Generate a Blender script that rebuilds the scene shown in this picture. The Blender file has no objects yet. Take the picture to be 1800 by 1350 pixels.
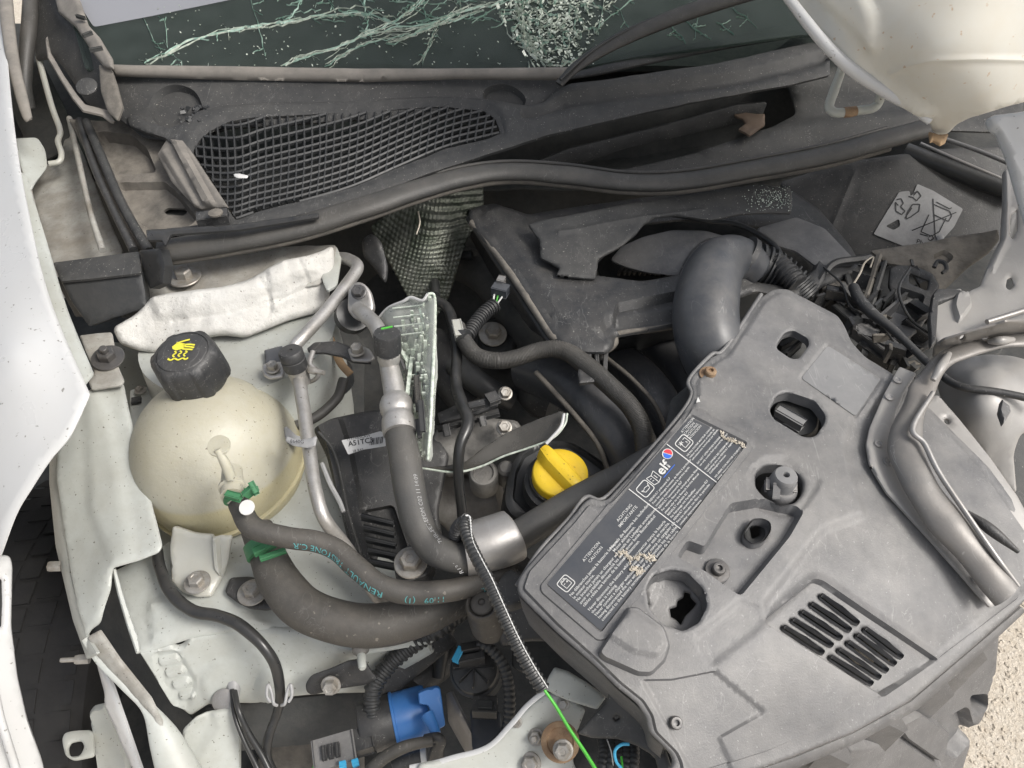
import bpy, bmesh, math, random
import numpy as np
from mathutils import Vector, Matrix, noise
from mathutils.geometry import delaunay_2d_cdt
R = math.radians
random.seed(7); np.random.seed(7)
S = bpy.context.scene
COL = S.collection
# ------------------------------------------------------------------ camera
PITCH = 46.0
CAMZ = 1.50
FPX = 1352.0                        # focal length in pixels of an 1800 px wide frame
cd = bpy.data.cameras.new('camera'); cam = bpy.data.objects.new('camera', cd); COL.objects.link(cam)
cam.location = (0, 0, CAMZ); cam.rotation_euler = (R(90 - PITCH), 0, 0)
cd.sensor_width = 36; cd.lens = FPX / 1800 * 36; cd.clip_start = .02; cd.clip_end = 500
S.camera = cam
# ------------------------------------------------------------------ sky and sun
SUN_DIR = Vector((0.75, -0.30, 0.95)).normalized()     # towards the sun
w = bpy.data.worlds.new('World'); S.world = w; w.use_nodes = True
nt = w.node_tree; bg = nt.nodes['Background']
sky = nt.nodes.new('ShaderNodeTexSky'); sky.sky_type = 'NISHITA'; sky.sun_disc = False
sky.sun_elevation = math.asin(SUN_DIR.z); sky.sun_rotation = math.atan2(SUN_DIR.x, SUN_DIR.y)
sky.air_density = 1.0; sky.dust_density = 5.0; sky.ozone_density = .6
hs = nt.nodes.new('ShaderNodeHueSaturation'); hs.inputs['Saturation'].default_value = .40
nt.links.new(sky.outputs[0], hs.inputs['Color']); nt.links.new(hs.outputs[0], bg.inputs[0]); bg.inputs[1].default_value = .135
ld = bpy.data.lights.new('sun', 'SUN'); ld.energy = 2.0; ld.angle = R(18); ld.color = (1, .965, .91)
sun = bpy.data.objects.new('sun', ld); COL.objects.link(sun)
sun.rotation_euler = SUN_DIR.to_track_quat('Z', 'Y').to_euler(); sun.location = (1, 0, 3)
S.view_settings.view_transform = 'Standard'; S.view_settings.look = 'None'
S.view_settings.exposure = 0.35; S.view_settings.gamma = 1
S.cycles.max_bounces = 6; S.cycles.diffuse_bounces = 4; S.cycles.transmission_bounces = 6; S.cycles.transparent_max_bounces = 8
# ------------------------------------------------------------------ measuring helpers
_s, _c = math.sin(R(PITCH)), math.cos(R(PITCH))
def rays(uv):
    uv = np.asarray(uv, float).reshape(-1, 2)
    x = (uv[:, 0] - 900) / FPX; y = (675 - uv[:, 1]) / FPX
    return np.stack([x, _c + y * _s, -_s + y * _c], 1)
def W(u, v, z):
    """world point at height z (cm) seen in direction (u, v)"""
    d = rays([(u, v)])[0]; t = (CAMZ - z / 100) / -d[2]
    return Vector(d * t + np.array([0, 0, CAMZ]))
def DEP(u, v, z):
    d = rays([(u, v)])[0]; return (CAMZ - z / 100) / -d[2]
def PX(u, v, z):                    # metres per photo pixel there
    return DEP(u, v, z) / FPX
class Surf:
    """smooth surface through measured points (u, v, height cm)"""
    def __init__(s, ctrl):
        if isinstance(ctrl, (int, float)): ctrl = [(0, 0, ctrl), (1800, 0, ctrl), (900, 1350, ctrl)]
        a = np.array(ctrl, float); s.c = a[:, :2] / 1000
        q = np.array([1 / DEP(*p) for p in a]); n = len(a)
        if n == 3:
            s.w = np.zeros(3); s.a = np.linalg.solve(np.c_[np.ones(3), s.c], q)
        else:
            K = s._k(s.c) + np.eye(n) * 1e-4; P = np.c_[np.ones(n), s.c]
            sol = np.linalg.solve(np.block([[K, P], [P.T, np.zeros((3, 3))]]), np.r_[q, 0, 0, 0])
            s.w, s.a = sol[:n], sol[n:]
    def _k(s, p):
        d = np.linalg.norm(p[:, None] - s.c[None], axis=2)
        return np.where(d > 0, d * d * np.log(d + 1e-12), 0)
    def pos(s, uv):
        uv = np.asarray(uv, float).reshape(-1, 2); p = uv / 1000
        q = s.a[0] + p @ s.a[1:] + s._k(p) @ s.w
        return rays(uv) / q[:, None] + np.array([0, 0, CAMZ])
    def nor(s, uv):
        uv = np.asarray(uv, float).reshape(-1, 2)
        n = np.cross(s.pos(uv + (0, -1)) - s.pos(uv + (0, 1)), s.pos(uv + (1, 0)) - s.pos(uv - (1, 0)))
        n = n / np.linalg.norm(n, axis=1)[:, None]
        f = np.sum(n * rays(uv), axis=1) > 0; n[f] *= -1
        return n
    def at(s, u, v, h=0): 
        return Vector(s.pos([(u, v)])[0] + s.nor([(u, v)])[0] * h)
    def n(s, u, v): return Vector(s.nor([(u, v)])[0])
def crom(pts, n=8, closed=False):
    P = [np.array(p, float) for p in pts]; m = len(P); out = []
    if m == 2: return [P[0] + (P[1] - P[0]) * k / n for k in range(n + 1)]
    rng = range(m) if closed else range(m - 1)
    for i in rng:
        if closed: p0, p1, p2, p3 = P[i - 1], P[i], P[(i + 1) % m], P[(i + 2) % m]
        else:
            p1, p2 = P[i], P[i + 1]; p0 = P[i - 1] if i else 2 * p1 - p2; p3 = P[i + 2] if i + 2 < m else 2 * p2 - p1
        for k in range(n):
            t = k / n
            out.append(.5 * (2 * p1 + (p2 - p0) * t + (2 * p0 - 5 * p1 + 4 * p2 - p3) * t * t + (3 * p1 - p0 - 3 * p2 + p3) * t ** 3))
    if not closed: out.append(P[-1])
    return out
def fillet(poly, r):
    if r <= 0: return [tuple(p) for p in poly]
    out = []; m = len(poly)
    for i in range(m):
        a, b, c = (np.array(poly[j % m], float) for j in (i - 1, i, i + 1))
        la, lc = np.linalg.norm(a - b), np.linalg.norm(c - b)
        k = min(r, la * .45, lc * .45)
        p, q = b + (a - b) / max(la, 1e-6) * k, b + (c - b) / max(lc, 1e-6) * k
        for t in (0, .25, .5, .75, 1): out.append(tuple((1 - t) ** 2 * p + 2 * t * (1 - t) * b + t * t * q))
    return out
def resamp(poly, step):
    out = []; m = len(poly)
    for i in range(m):
        a, b = np.array(poly[i], float), np.array(poly[(i + 1) % m], float)
        k = max(1, int(np.linalg.norm(b - a) / step))
        for j in range(k): out.append(a + (b - a) * j / k)
    P = [out[0]]
    for p in out[1:]:
        if np.linalg.norm(p - P[-1]) > step * .12: P.append(p)
    return np.array(P)
def area(P): return .5 * np.sum(P[:, 0] * np.roll(P[:, 1], -1) - np.roll(P[:, 0], -1) * P[:, 1])
def inset(P, d):
    """offset a closed loop inwards by d"""
    sg = 1 if area(P) > 0 else -1
    e = np.roll(P, -1, 0) - P; e /= np.linalg.norm(e, axis=1)[:, None] + 1e-9
    n = np.stack([-e[:, 1], e[:, 0]], 1) * sg
    v = n + np.roll(n, 1, 0); v /= np.maximum(np.linalg.norm(v, axis=1)[:, None], .35)
    return P + v * d
def inside(pts, P):
    x, y = pts[:, 0], pts[:, 1]; r = np.zeros(len(pts), bool)
    for i in range(len(P)):
        x1, y1 = P[i - 1]; x2, y2 = P[i]
        if y1 == y2: continue
        c = ((y1 > y) != (y2 > y)) & (x < (x2 - x1) * (y - y1) / (y2 - y1) + x1); r ^= c
    return r
def dist(pts, P, closed=True):
    best = np.full(len(pts), 1e9)
    for i in range(0 if closed else 1, len(P)):
        a, b = P[i - 1], P[i]; ab = b - a; L = ab @ ab + 1e-12
        t = np.clip(((pts - a) @ ab) / L, 0, 1)
        best = np.minimum(best, np.linalg.norm(pts - a - t[:, None] * ab, axis=1))
    return best
def sdf(pts, P):
    d = dist(pts, P); i = inside(pts, P); return np.where(i, d, -d)
def outline(o, r=6, sm=False, step=8):
    p = crom(o, 6, True) if sm else fillet(o, r)
    return resamp(p, step)
# ------------------------------------------------------------------ objects
def mk(name, vs, fs, m, parent=None, sharp=35, uvoff=None):
    me = bpy.data.meshes.new(name); me.from_pydata([tuple(map(float, v)) for v in vs], [], [tuple(f) for f in fs]); 
    me.update()
    if isinstance(m, (list, tuple)):
        for k in m: me.materials.append(k)
    else: me.materials.append(m)
    me.polygons.foreach_set('use_smooth', [True] * len(me.polygons))
    if sharp < 180: me.set_sharp_from_angle(angle=R(sharp))
    o = bpy.data.objects.new(name, me); COL.objects.link(o)
    if parent: attach(o, parent)
    return o
def attach(o, parent):
    o.parent = parent
    bpy_m = Matrix.Translation(-Vector(parent.get('_w', (0, 0, 0))))
    o.matrix_parent_inverse = bpy_m
    o['_w'] = (0, 0, 0)
def tag(o, label, cat=None, group=None, kind=None):
    if label: o['label'] = label
    if cat: o['category'] = cat
    if group: o['group'] = group
    if kind: o['kind'] = kind
    return o
def thing(name, label, cat, base, group=None):
    o = bpy.data.objects.new(name, None); COL.objects.link(o); o.empty_display_size = .02
    o.location = base; o['_w'] = tuple(base)
    return tag(o, label, cat, group)
def geo_join(gs):
    V, F = [], []
    for v, f in gs:
        k = len(V); V += list(v); F += [tuple(i + k for i in q) for q in f]
    return V, F
def lump(pos, amp, sc):
    return np.array([noise.fractal(Vector(p) * sc, 1.0, 2.0, 3) for p in pos]) * amp
def sheet_geo(o, z, holes=(), feats=(), thick=.003, r=6, sm=False, step=10, bev=3, bevh=.0015, rough=0, rsc=20, hr=4, hsm=False, rand=0):
    """a plate of real thickness over the outline o, following the surface z, with holes and raised or sunk features"""
    sf = z if isinstance(z, Surf) else Surf(z)
    O = outline(o, r, sm, step)
    H = [outline(h, hr, hsm, min(step, 5)) for h in holes]
    pts = []; edges = []
    def ring(P, k_):
        n = len(P); idx = {}
        for i in range(n):
            if k_[i]: idx[i] = len(pts); pts.append(P[i].tolist())
        for i in range(n):
            j = (i + 1) % n
            if i in idx and j in idx: edges.append((idx[i], idx[j]))
    def loop(P, con=True):
        k = len(pts); pts.extend(P.tolist()); n = len(P)
        if con: edges.extend([(k + i, k + (i + 1) % n) for i in range(n)])
    loop(O)
    for h in H: loop(h)
    fl = []; guards = [O] + H
    for f in feats:
        poly, dh, wd = f[:3]; fsm = len(f) > 3 and f[3]
        P = outline(poly, 6, fsm, min(step, max(4, wd)))
        fl.append((P, dh, wd))
        for d in ((-wd / 2, wd / 2) if wd < step * 1.5 else (-wd / 2, 0, wd / 2)):
            Q = inset(P, d); k = inside(Q, O)
            for h in H: k &= ~inside(Q, h)
            k &= dist(Q, O) > 1.2
            if k.any(): ring(Q, k)
    if bev:
        for L, sgn in [(O, 1)] + [(h, -1) for h in H]:
            Q = inset(L, bev * sgn); k = inside(Q, O) & (dist(Q, O) > bev * .7)
            for h in H: k &= ~inside(Q, h) & (dist(Q, h) > bev * .7)
            Q = Q[k]
            if len(Q): loop(Q, False)
    mn, mx = O.min(0), O.max(0)
    gx, gy = np.meshgrid(np.arange(mn[0], mx[0], step), np.arange(mn[1], mx[1], step * .87))
    gx[1::2] += step / 2
    G = np.stack([gx.ravel(), gy.ravel()], 1)
    k = inside(G, O)
    for h in H: k &= ~inside(G, h)
    G = G[k]
    if len(G):
        allp = np.array(pts); keep = np.ones(len(G), bool)
        for i in range(0, len(G), 400):
            d = np.linalg.norm(G[i:i + 400, None] - allp[None], axis=2).min(1); keep[i:i + 400] = d > step * .45
        for P_, dh_, wd_ in fl:
            if wd_ < 13: keep &= dist(G, P_) > wd_ / 2 + .8
        pts += G[keep].tolist()
    r_ = delaunay_2d_cdt([Vector(p) for p in pts], edges, [], 0, 1e-4)
    V = np.array([tuple(v) for v in r_[0]]); T = np.array([f for f in r_[2] if len(f) == 3])
    C = V[T].mean(1); k = inside(C, O)
    for h in H: k &= ~inside(C, h)
    T = T[k]
    used = np.unique(T); rem = -np.ones(len(V), int); rem[used] = np.arange(len(used)); V = V[used]; T = rem[T]
    P = sf.pos(V); N = sf.nor(V); h_ = np.zeros(len(V))
    for poly, dh, wd in fl:
        t = np.clip(sdf(V, poly) / wd + .5, 0, 1); h_ += dh * t * t * (3 - 2 * t)
    if bev:
        d = dist(V, O)
        for h in H: d = np.minimum(d, dist(V, h))
        h_ -= bevh * (1 - np.clip(d / bev, 0, 1)) ** 2
    if rough: h_ += lump(P, rough, rsc)
    P = P + N * h_[:, None]
    # orient faces towards the normal
    a, b, c = P[T[:, 0]], P[T[:, 1]], P[T[:, 2]]
    fl_ = np.sum(np.cross(b - a, c - a) * N[T[:, 0]], axis=1) < 0
    T[fl_] = T[fl_][:, ::-1]
    nv = len(P); F = [tuple(t) for t in T.tolist()]
    B = P - N * thick
    F += [(t[2] + nv, t[1] + nv, t[0] + nv) for t in T.tolist()]
    cnt = {}
    for t in T.tolist():
        for e in ((t[0], t[1]), (t[1], t[2]), (t[2], t[0])): cnt[e] = 1
    for (i, j) in cnt:
        if (j, i) not in cnt: F.append((j, i, i + nv, j + nv))
    return np.vstack([P, B]).tolist(), F
def sheet(name, o, z, m, parent=None, sharp=50, **k):
    V, F = sheet_geo(o, z, **k)
    return mk(name, V, F, m, parent, sharp)
def frames(P):
    n = len(P); T = [(P[min(i + 1, n - 1)] - P[max(i - 1, 0)]).normalized() for i in range(n)]
    up = Vector((0, 0, 1))
    if abs(T[0].dot(up)) > .95: up = Vector((0, 1, 0))
    nn = (up - T[0] * up.dot(T[0])).normalized(); out = []
    for i in range(n):
        nn = (nn - T[i] * nn.dot(T[i])).normalized(); out.append((T[i], nn, T[i].cross(nn)))
    return out
def tube_path(path, r, n=8, world=False, world_r=False):
    """(u, v, z[, r px]) points -> world points and radii"""
    A = []
    for p in path:
        if world: A.append(list(p[:3]) + [p[3] if len(p) > 3 else r])
        else:
            rr = p[3] if len(p) > 3 else r
            A.append(list(W(*p[:3])) + [rr if world_r else rr * PX(*p[:3])])
    C = crom(A, n); return [Vector(c[:3]) for c in C], [max(c[3], 1e-4) for c in C]
def tube_geo(path, r, seg=14, n=8, rib=0, period=.005, world=False, world_r=False, flat=1.0, cap=True, prof=None, spin=0):
    P, RR = tube_path(path, r, n, world, world_r)
    if rib:
        L = [0]
        for i in range(1, len(P)): L.append(L[-1] + (P[i] - P[i - 1]).length)
        N = max(4, int(L[-1] / period)) * 6; Q = []; RQ = []; j = 0
        for k in range(N + 1):
            s = L[-1] * k / N
            while j < len(L) - 2 and L[j + 1] < s: j += 1
            t = (s - L[j]) / max(L[j + 1] - L[j], 1e-9)
            ph = (s / period) % 1; q = 1 if ph < .5 else 0
            Q.append(P[j].lerp(P[j + 1], t)); RQ.append((RR[j] * (1 - t) + RR[j + 1] * t) * (1 + (rib if .12 < ph < .6 else -rib * .6)))
        P, RR = Q, RQ
    V, F = [], []
    for (T, A, B), p, r_ in zip(frames(P), P, RR):
        for k in range(seg):
            a = 2 * math.pi * k / seg + spin
            x, y = (prof(a) if prof else (math.cos(a) * flat, math.sin(a)))
            V.append(p + A * (x * r_) + B * (y * r_))
    for i in range(len(P) - 1):
        for k in range(seg):
            F.append((i * seg + k, i * seg + (k + 1) % seg, (i + 1) * seg + (k + 1) % seg, (i + 1) * seg + k))
    if cap:
        F.append(tuple(reversed(range(seg)))); F.append(tuple((len(P) - 1) * seg + k for k in range(seg)))
    return V, F
def tube(name, path, r, m, parent=None, sharp=50, rough=None, rsc=45, **k):
    V, F = tube_geo(path, r, **k)
    if rough is None: rough = 0 if k.get('rib') or k.get('seg', 14) < 14 else .0005
    if rough:
        V = [v + Vector((noise.noise(v * rsc), noise.noise(v * rsc + Vector((9, 9, 9))), noise.noise(v * rsc + Vector((5, 0, 3))))) * rough for v in V]
    return mk(name, V, F, m, parent, sharp)
def basis(ax, ref=None):
    z = Vector(ax).normalized(); ref = Vector(ref) if ref is not None else (Vector((1, 0, 0)) if abs(z.x) < .9 else Vector((0, 1, 0)))
    x = (ref - z * ref.dot(z)).normalized(); return x, z.cross(x), z
def lathe_geo(prof, c, ax=(0, 0, 1), seg=32, ref=None, mod=None):
    """prof: (radius, height) in metres along the axis from c"""
    x, y, z = basis(ax, ref); c = Vector(c); V, F = [], []
    for (r, h) in prof:
        for k in range(seg):
            a = 2 * math.pi * k / seg; rr = r * (mod(a, h) if mod else 1)
            V.append(c + x * (rr * math.cos(a)) + y * (rr * math.sin(a)) + z * h)
    n = len(prof)
    for i in range(n - 1):
        for k in range(seg): F.append((i * seg + k, i * seg + (k + 1) % seg, (i + 1) * seg + (k + 1) % seg, (i + 1) * seg + k))
    if prof[0][0] > 1e-5: F.append(tuple(reversed(range(seg))))
    if prof[-1][0] > 1e-5: F.append(tuple((n - 1) * seg + k for k in range(seg)))
    return V, F
def lathe(name, prof, c, ax, m, parent=None, sharp=40, **k):
    V, F = lathe_geo(prof, c, ax, **k); return mk(name, V, F, m, parent, sharp)
def box_geo(c, X, Y, Z, bev=.0015):
    """box from centre and three half-axis vectors"""
    bm = bmesh.new(); bmesh.ops.create_cube(bm, size=2)
    X, Y, Z, c = map(Vector, (X, Y, Z, c))
    for v in bm.verts: v.co = c + X * v.co.x + Y * v.co.y + Z * v.co.z
    if bev: bmesh.ops.bevel(bm, geom=bm.edges[:], offset=bev, segments=2, profile=.6, affect='EDGES')
    bmesh.ops.recalc_face_normals(bm, faces=bm.faces[:])
    bm.verts.index_update()
    V = [v.co.copy() for v in bm.verts]; F = [tuple(v.index for v in f.verts) for f in bm.faces]; bm.free(); return V, F
def box(name, c, X, Y, Z, m, parent=None, bev=.0015):
    V, F = box_geo(c, X, Y, Z, bev); return mk(name, V, F, m, parent, 40)
def pbox(name, a, b, wpx, h, m, parent=None, bev=.001):
    """box lying along a->b (u, v, z), wpx wide, h (m) deep"""
    A, B = W(*a), W(*b); d = (B - A); X = d / 2; n = Vector((0, 0, 1)); Y = d.normalized().cross(n); 
    if Y.length < .1: Y = Vector((1, 0, 0))
    Y = Y.normalized() * (wpx * PX(*a) / 2); Z = X.cross(Y).normalized() * h / 2
    return box(name, (A + B) / 2 - Vector((0, 0, h / 2)), X, Y, Z, m, parent, bev)
def bolt_geo(c, ax, r, washer=1.7, ht=None, recess=0, stud=0):
    ht = ht or r * 1.0; out = []
    if washer: out.append(lathe_geo([(r * washer * .98, 0), (r * washer, r * .12), (r * washer * .96, r * .22), (r * 1.05, r * .3), (r * 1.0, r * .3)], c, ax, 28))
    z = Vector(ax).normalized(); c2 = Vector(c) + z * r * .28
    if recess:
        out.append(lathe_geo([(r, 0), (r * 1.0, ht * .75), (r * .86, ht * .97), (r * .55, ht), (r * .45, ht * .98), (r * .42, ht * .55), (0.00001, ht * .5)], c2, ax, 24))
    else:
        out.append(lathe_geo([(r, 0), (r, ht * .82), (r * .86, ht), (r * .5, ht), (r * .42, ht * .93), (.00001, ht * .93)], c2, ax, 6))
    if stud: out.append(lathe_geo([(r * .45, 0), (r * .45, stud * .9), (r * .38, stud)], c2 + z * ht * .9, ax, 14))
    return geo_join(out)
def bolt(parent, u, v, z, rpx, m, ax=(0, 0, 1), name='hex_bolt', **k):
    p = W(u, v, z); V, F = bolt_geo(p, ax, rpx * PX(u, v, z), **k); return mk(name, V, F, m, parent, 30)
# lettering: a font outline turned into mesh, mapped onto a surface
_tc = {}
def text_flat(s, size=1, spacing=1.0, align='LEFT', bold=0, shear=0):
    cu = bpy.data.curves.new('t', 'FONT'); cu.body = s; cu.size = size; cu.space_line = spacing; cu.align_x = align; cu.resolution_u = 2; cu.offset = bold; cu.shear = shear
    o = bpy.data.objects.new('t', cu); me = bpy.data.meshes.new_from_object(o)
    V = np.array([v.co[:] for v in me.vertices]).reshape(-1, 3); F = [tuple(p.vertices) for p in me.polygons]
    bpy.data.objects.remove(o); bpy.data.curves.remove(cu); bpy.data.meshes.remove(me)
    return V[:, :2], F
def text_on(name, s, sf, org, e1, e2, size, m, parent, h=.0006, **k):
    """org px; e1 = text direction px (unit), e2 = down px (unit); size px"""
    V, F = text_flat(s, size, **k); e1, e2 = np.array(e1, float), np.array(e2, float)
    uv = np.array(org, float) + V[:, :1] * e1 - V[:, 1:] * e2
    P = sf.pos(uv) + sf.nor(uv) * h
    return mk(name, P.tolist(), F, m, parent, 180)
def text_tube(name, s, path, r, s0, size, ang, m, parent, flip=False, lift=.0004, **k):
    """text wrapped on a tube: s0 m from the start, letters of the given size (m)"""
    P, RR = tube_path(path, r, 10); L = [0]
    for i in range(1, len(P)): L.append(L[-1] + (P[i] - P[i - 1]).length)
    FR = frames(P); V, F = text_flat(s, size, **k); out = []
    for x, y in V:
        x = -x
        q = s0 + x; i = int(np.clip(np.searchsorted(L, q) - 1, 0, len(L) - 2)); t = (q - L[i]) / (L[i + 1] - L[i])
        p = P[i].lerp(P[i + 1], t); T, A, B = FR[i]; T2, A2, B2 = FR[i + 1]; A = A.lerp(A2, t); B = B.lerp(B2, t)
        rr = RR[i] * (1 - t) + RR[i + 1] * t; a = ang + y / rr
        out.append(p + (A * math.cos(a) + B * math.sin(a)) * (rr + lift))
    return mk(name, out, F, m, parent, 180)
# ------------------------------------------------------------------ materials
def mat(name, col, rough=.6, metal=0, col2=None, sc=25, amt=.5, bump=.15, bsc=250, dust=None, dustamt=.3, spec=.5, trans=0, alpha=1, coat=0, sss=0, speck=None, emit=None, scuff=0, bdist=.0012):
    m = bpy.data.materials.new(name); m.use_nodes = True; t = m.node_tree; N, L = t.nodes, t.links; b = N['Principled BSDF']
    def c4(c): return (*c, 1)
    tc = N.new('ShaderNodeTexCoord'); src = tc.outputs['Object']
    def nz(scale, det=5, ro=.6):
        n = N.new('ShaderNodeTexNoise'); n.inputs['Scale'].default_value = scale; n.inputs['Detail'].default_value = det; n.inputs['Roughness'].default_value = ro; L.new(src, n.inputs['Vector']); return n.outputs['Fac']
    def ramp(s, a, b_):
        n = N.new('ShaderNodeMapRange'); n.inputs['From Min'].default_value = a; n.inputs['From Max'].default_value = b_; L.new(s, n.inputs['Value']); return n.outputs['Result']
    def mix(f, a, b_):
        n = N.new('ShaderNodeMix'); n.data_type = 'RGBA'
        L.new(f, n.inputs['Factor'])
        for s, v in ((n.inputs['A'], a), (n.inputs['B'], b_)):
            if isinstance(v, tuple): s.default_value = c4(v)
            else: L.new(v, s)
        return n.outputs['Result']
    def mul(a, k):
        n = N.new('ShaderNodeMath'); n.operation = 'MULTIPLY'; L.new(a, n.inputs[0]); n.inputs[1].default_value = k; return n.outputs[0]
    c2 = col2 or tuple(x * .72 for x in col)
    base = mix(mul(ramp(nz(sc), .35, .7), amt), tuple(col), tuple(c2))
    base = mix(mul(ramp(nz(sc * 9, 4, .7), .45, .75), amt * .5), base, tuple(c2))
    if dust:
        g = N.new('ShaderNodeNewGeometry'); sx = N.new('ShaderNodeSeparateXYZ'); L.new(g.outputs['Normal'], sx.inputs[0])
        up = ramp(sx.outputs['Z'], .2, 1.0)
        mm = N.new('ShaderNodeMath'); mm.operation = 'MULTIPLY'; L.new(up, mm.inputs[0]); L.new(ramp(nz(sc * 2.3, 6, .7), .3, .75), mm.inputs[1])
        base = mix(mul(mm.outputs[0], dustamt), base, tuple(dust))
    if speck:
        base = mix(mul(ramp(nz(speck[1], 2, .5), .69, .73), speck[2]), base, tuple(speck[0]))
    if scuff:
        mp = N.new('ShaderNodeMapping'); mp.inputs['Scale'].default_value = (1, .22, 1); mp.inputs['Rotation'].default_value = (0, 0, .7); L.new(src, mp.inputs[0])
        for k_, (s_, w_) in enumerate(((38, .006), (95, .012))):
            n = N.new('ShaderNodeTexNoise'); n.inputs['Scale'].default_value = s_; n.inputs['Detail'].default_value = 3; n.inputs['Distortion'].default_value = .6; L.new(mp.outputs[0], n.inputs['Vector'])
            q = N.new('ShaderNodeMath'); q.operation = 'SUBTRACT'; L.new(n.outputs['Fac'], q.inputs[0]); q.inputs[1].default_value = .5
            q2 = N.new('ShaderNodeMath'); q2.operation = 'ABSOLUTE'; L.new(q.outputs[0], q2.inputs[0])
            q3 = ramp(q2.outputs[0], w_, 0); msk = N.new('ShaderNodeMath'); msk.operation = 'MULTIPLY'; L.new(q3, msk.inputs[0]); L.new(ramp(nz(19 + 7 * k_, 3, .6), .5, .66), msk.inputs[1])
            base = mix(mul(msk.outputs[0], scuff), base, (.5, .49, .47))
    L.new(base, b.inputs['Base Color'])
    rr = N.new('ShaderNodeMapRange'); rr.inputs['To Min'].default_value = max(.02, rough - .12); rr.inputs['To Max'].default_value = min(1, rough + .14); L.new(nz(sc * 3), rr.inputs['Value']); L.new(rr.outputs['Result'], b.inputs['Roughness'])
    b.inputs['Metallic'].default_value = metal; b.inputs['Specular IOR Level'].default_value = spec
    b.inputs['Transmission Weight'].default_value = trans; b.inputs['Alpha'].default_value = alpha; b.inputs['Coat Weight'].default_value = coat
    if sss: b.inputs['Subsurface Weight'].default_value = sss; b.inputs['Subsurface Radius'].default_value = (.02, .018, .012); b.inputs['Subsurface Scale'].default_value = .5
    if bump:
        bn = N.new('ShaderNodeBump'); bn.inputs['Strength'].default_value = bump; bn.inputs['Distance'].default_value = bdist
        L.new(nz(bsc, 6, .65), bn.inputs['Height']); L.new(bn.outputs[0], b.inputs['Normal'])
    return m
DUST = (.34, .31, .27)
M = {}
M['cover'] = mat('weathered_grey_plastic', (.135, .135, .138), .46, col2=(.065, .066, .07), sc=6, amt=1.0, bump=.3, bsc=650, dust=(.36, .345, .32), dustamt=.55, speck=((.5, .5, .48), 420, .28), scuff=.28)
M['gloss'] = mat('smooth_grey_plastic', (.20, .20, .20), .3, col2=(.16, .16, .165), sc=9, bump=.05, dust=(.42, .41, .39), dustamt=.3, scuff=.3)
M['plastic'] = mat('dusty_black_plastic', (.023, .024, .026), .45, col2=(.045, .046, .047), sc=16, amt=.7, bump=.3, bsc=600, dust=DUST, dustamt=.14, speck=((.4, .39, .36), 400, .45), scuff=.22)
M['black'] = mat('black_plastic', (.024, .026, .028), .42, col2=(.042, .043, .043), sc=30, bump=.15, dust=DUST, dustamt=.10)
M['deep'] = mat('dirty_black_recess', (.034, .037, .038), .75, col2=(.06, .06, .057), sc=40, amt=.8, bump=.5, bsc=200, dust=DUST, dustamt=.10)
M['duct'] = mat('satin_black_duct', (.045, .049, .057), .38, col2=(.07, .074, .08), sc=14, bump=.12, bsc=120, dust=DUST, dustamt=.24, scuff=.2)
M['cowl'] = mat('dusty_cowl_plastic', (.028, .029, .030), .6, col2=(.05, .049, .047), sc=13, amt=.8, bump=.35, bsc=500, dust=(.21, .20, .18), dustamt=.18, speck=((.45, .43, .38), 420, .6), scuff=.15)
M['mud'] = mat('mud_caked_plastic', (.15, .135, .115), .85, col2=(.06, .057, .052), sc=18, amt=.9, bump=.5, bsc=350, dust=(.42, .38, .32), dustamt=.4)
M['beige'] = mat('sun_bleached_trim', (.19, .175, .155), .6, col2=(.12, .112, .10), sc=15, amt=.9, bump=.25, bsc=300, dust=(.42, .38, .33), dustamt=.4)
M['rubber'] = mat('aged_black_rubber', (.036, .036, .035), .5, col2=(.062, .058, .052), sc=9, amt=.8, bump=.35, bsc=350, dust=(.27, .25, .22), dustamt=.18, scuff=.12)
M['hose'] = mat('aged_rubber_hose', (.045, .043, .039), .55, col2=(.078, .070, .060), sc=14, amt=.85, bump=.35, bsc=450, dust=DUST, dustamt=.16, speck=((.4, .36, .3), 150, .3), scuff=.15)
M['achose'] = mat('smooth_grey_rubber_hose', (.058, .059, .059), .55, col2=(.085, .08, .072), sc=12, amt=.7, bump=.2, bsc=500, dust=DUST, dustamt=.12, scuff=.15)
M['cable'] = mat('shiny_black_cable', (.02, .021, .022), .3, col2=(.03, .03, .03), bump=.05, dust=DUST, dustamt=.10)
M['white'] = mat('white_car_paint', (.52, .525, .525), .3, col2=(.475, .475, .465), sc=4, amt=.5, bump=.03, bsc=60, coat=.25, dust=(.52, .50, .46), dustamt=.2, speck=((.12, .11, .09), 168, .7))
M['inner'] = mat('dirty_white_inner_paint', (.46, .485, .465), .42, col2=(.34, .345, .31), sc=9, amt=.8, bump=.12, bsc=200, dust=(.27, .24, .19), dustamt=.30, speck=((.08, .07, .05), 312, .85), scuff=.1)
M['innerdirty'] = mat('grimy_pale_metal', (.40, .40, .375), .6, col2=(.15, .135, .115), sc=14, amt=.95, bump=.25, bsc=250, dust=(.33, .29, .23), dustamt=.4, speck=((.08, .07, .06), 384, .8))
M['hood'] = mat('stained_cream_hood_paint', (.60, .605, .57), .38, col2=(.56, .52, .43), sc=6, amt=.7, bump=.06, bsc=80, speck=((.42, .25, .12), 144, .6))
M['wad'] = mat('white_foam_insulation', (.56, .555, .53), .8, col2=(.42, .40, .36), sc=9, amt=.45, bump=.6, bsc=190, bdist=.0025, dust=(.38, .34, .28), dustamt=.15, speck=((.10, .08, .06), 288, .8), scuff=.1)
M['tank'] = mat('yellowed_translucent_plastic', (.44, .428, .355), .44, col2=(.37, .345, .255), sc=7, amt=.75, bump=.7, bsc=110, sss=.3, dust=(.34, .30, .22), dustamt=.35, speck=((.10, .08, .06), 300, .8), scuff=.12)
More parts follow.
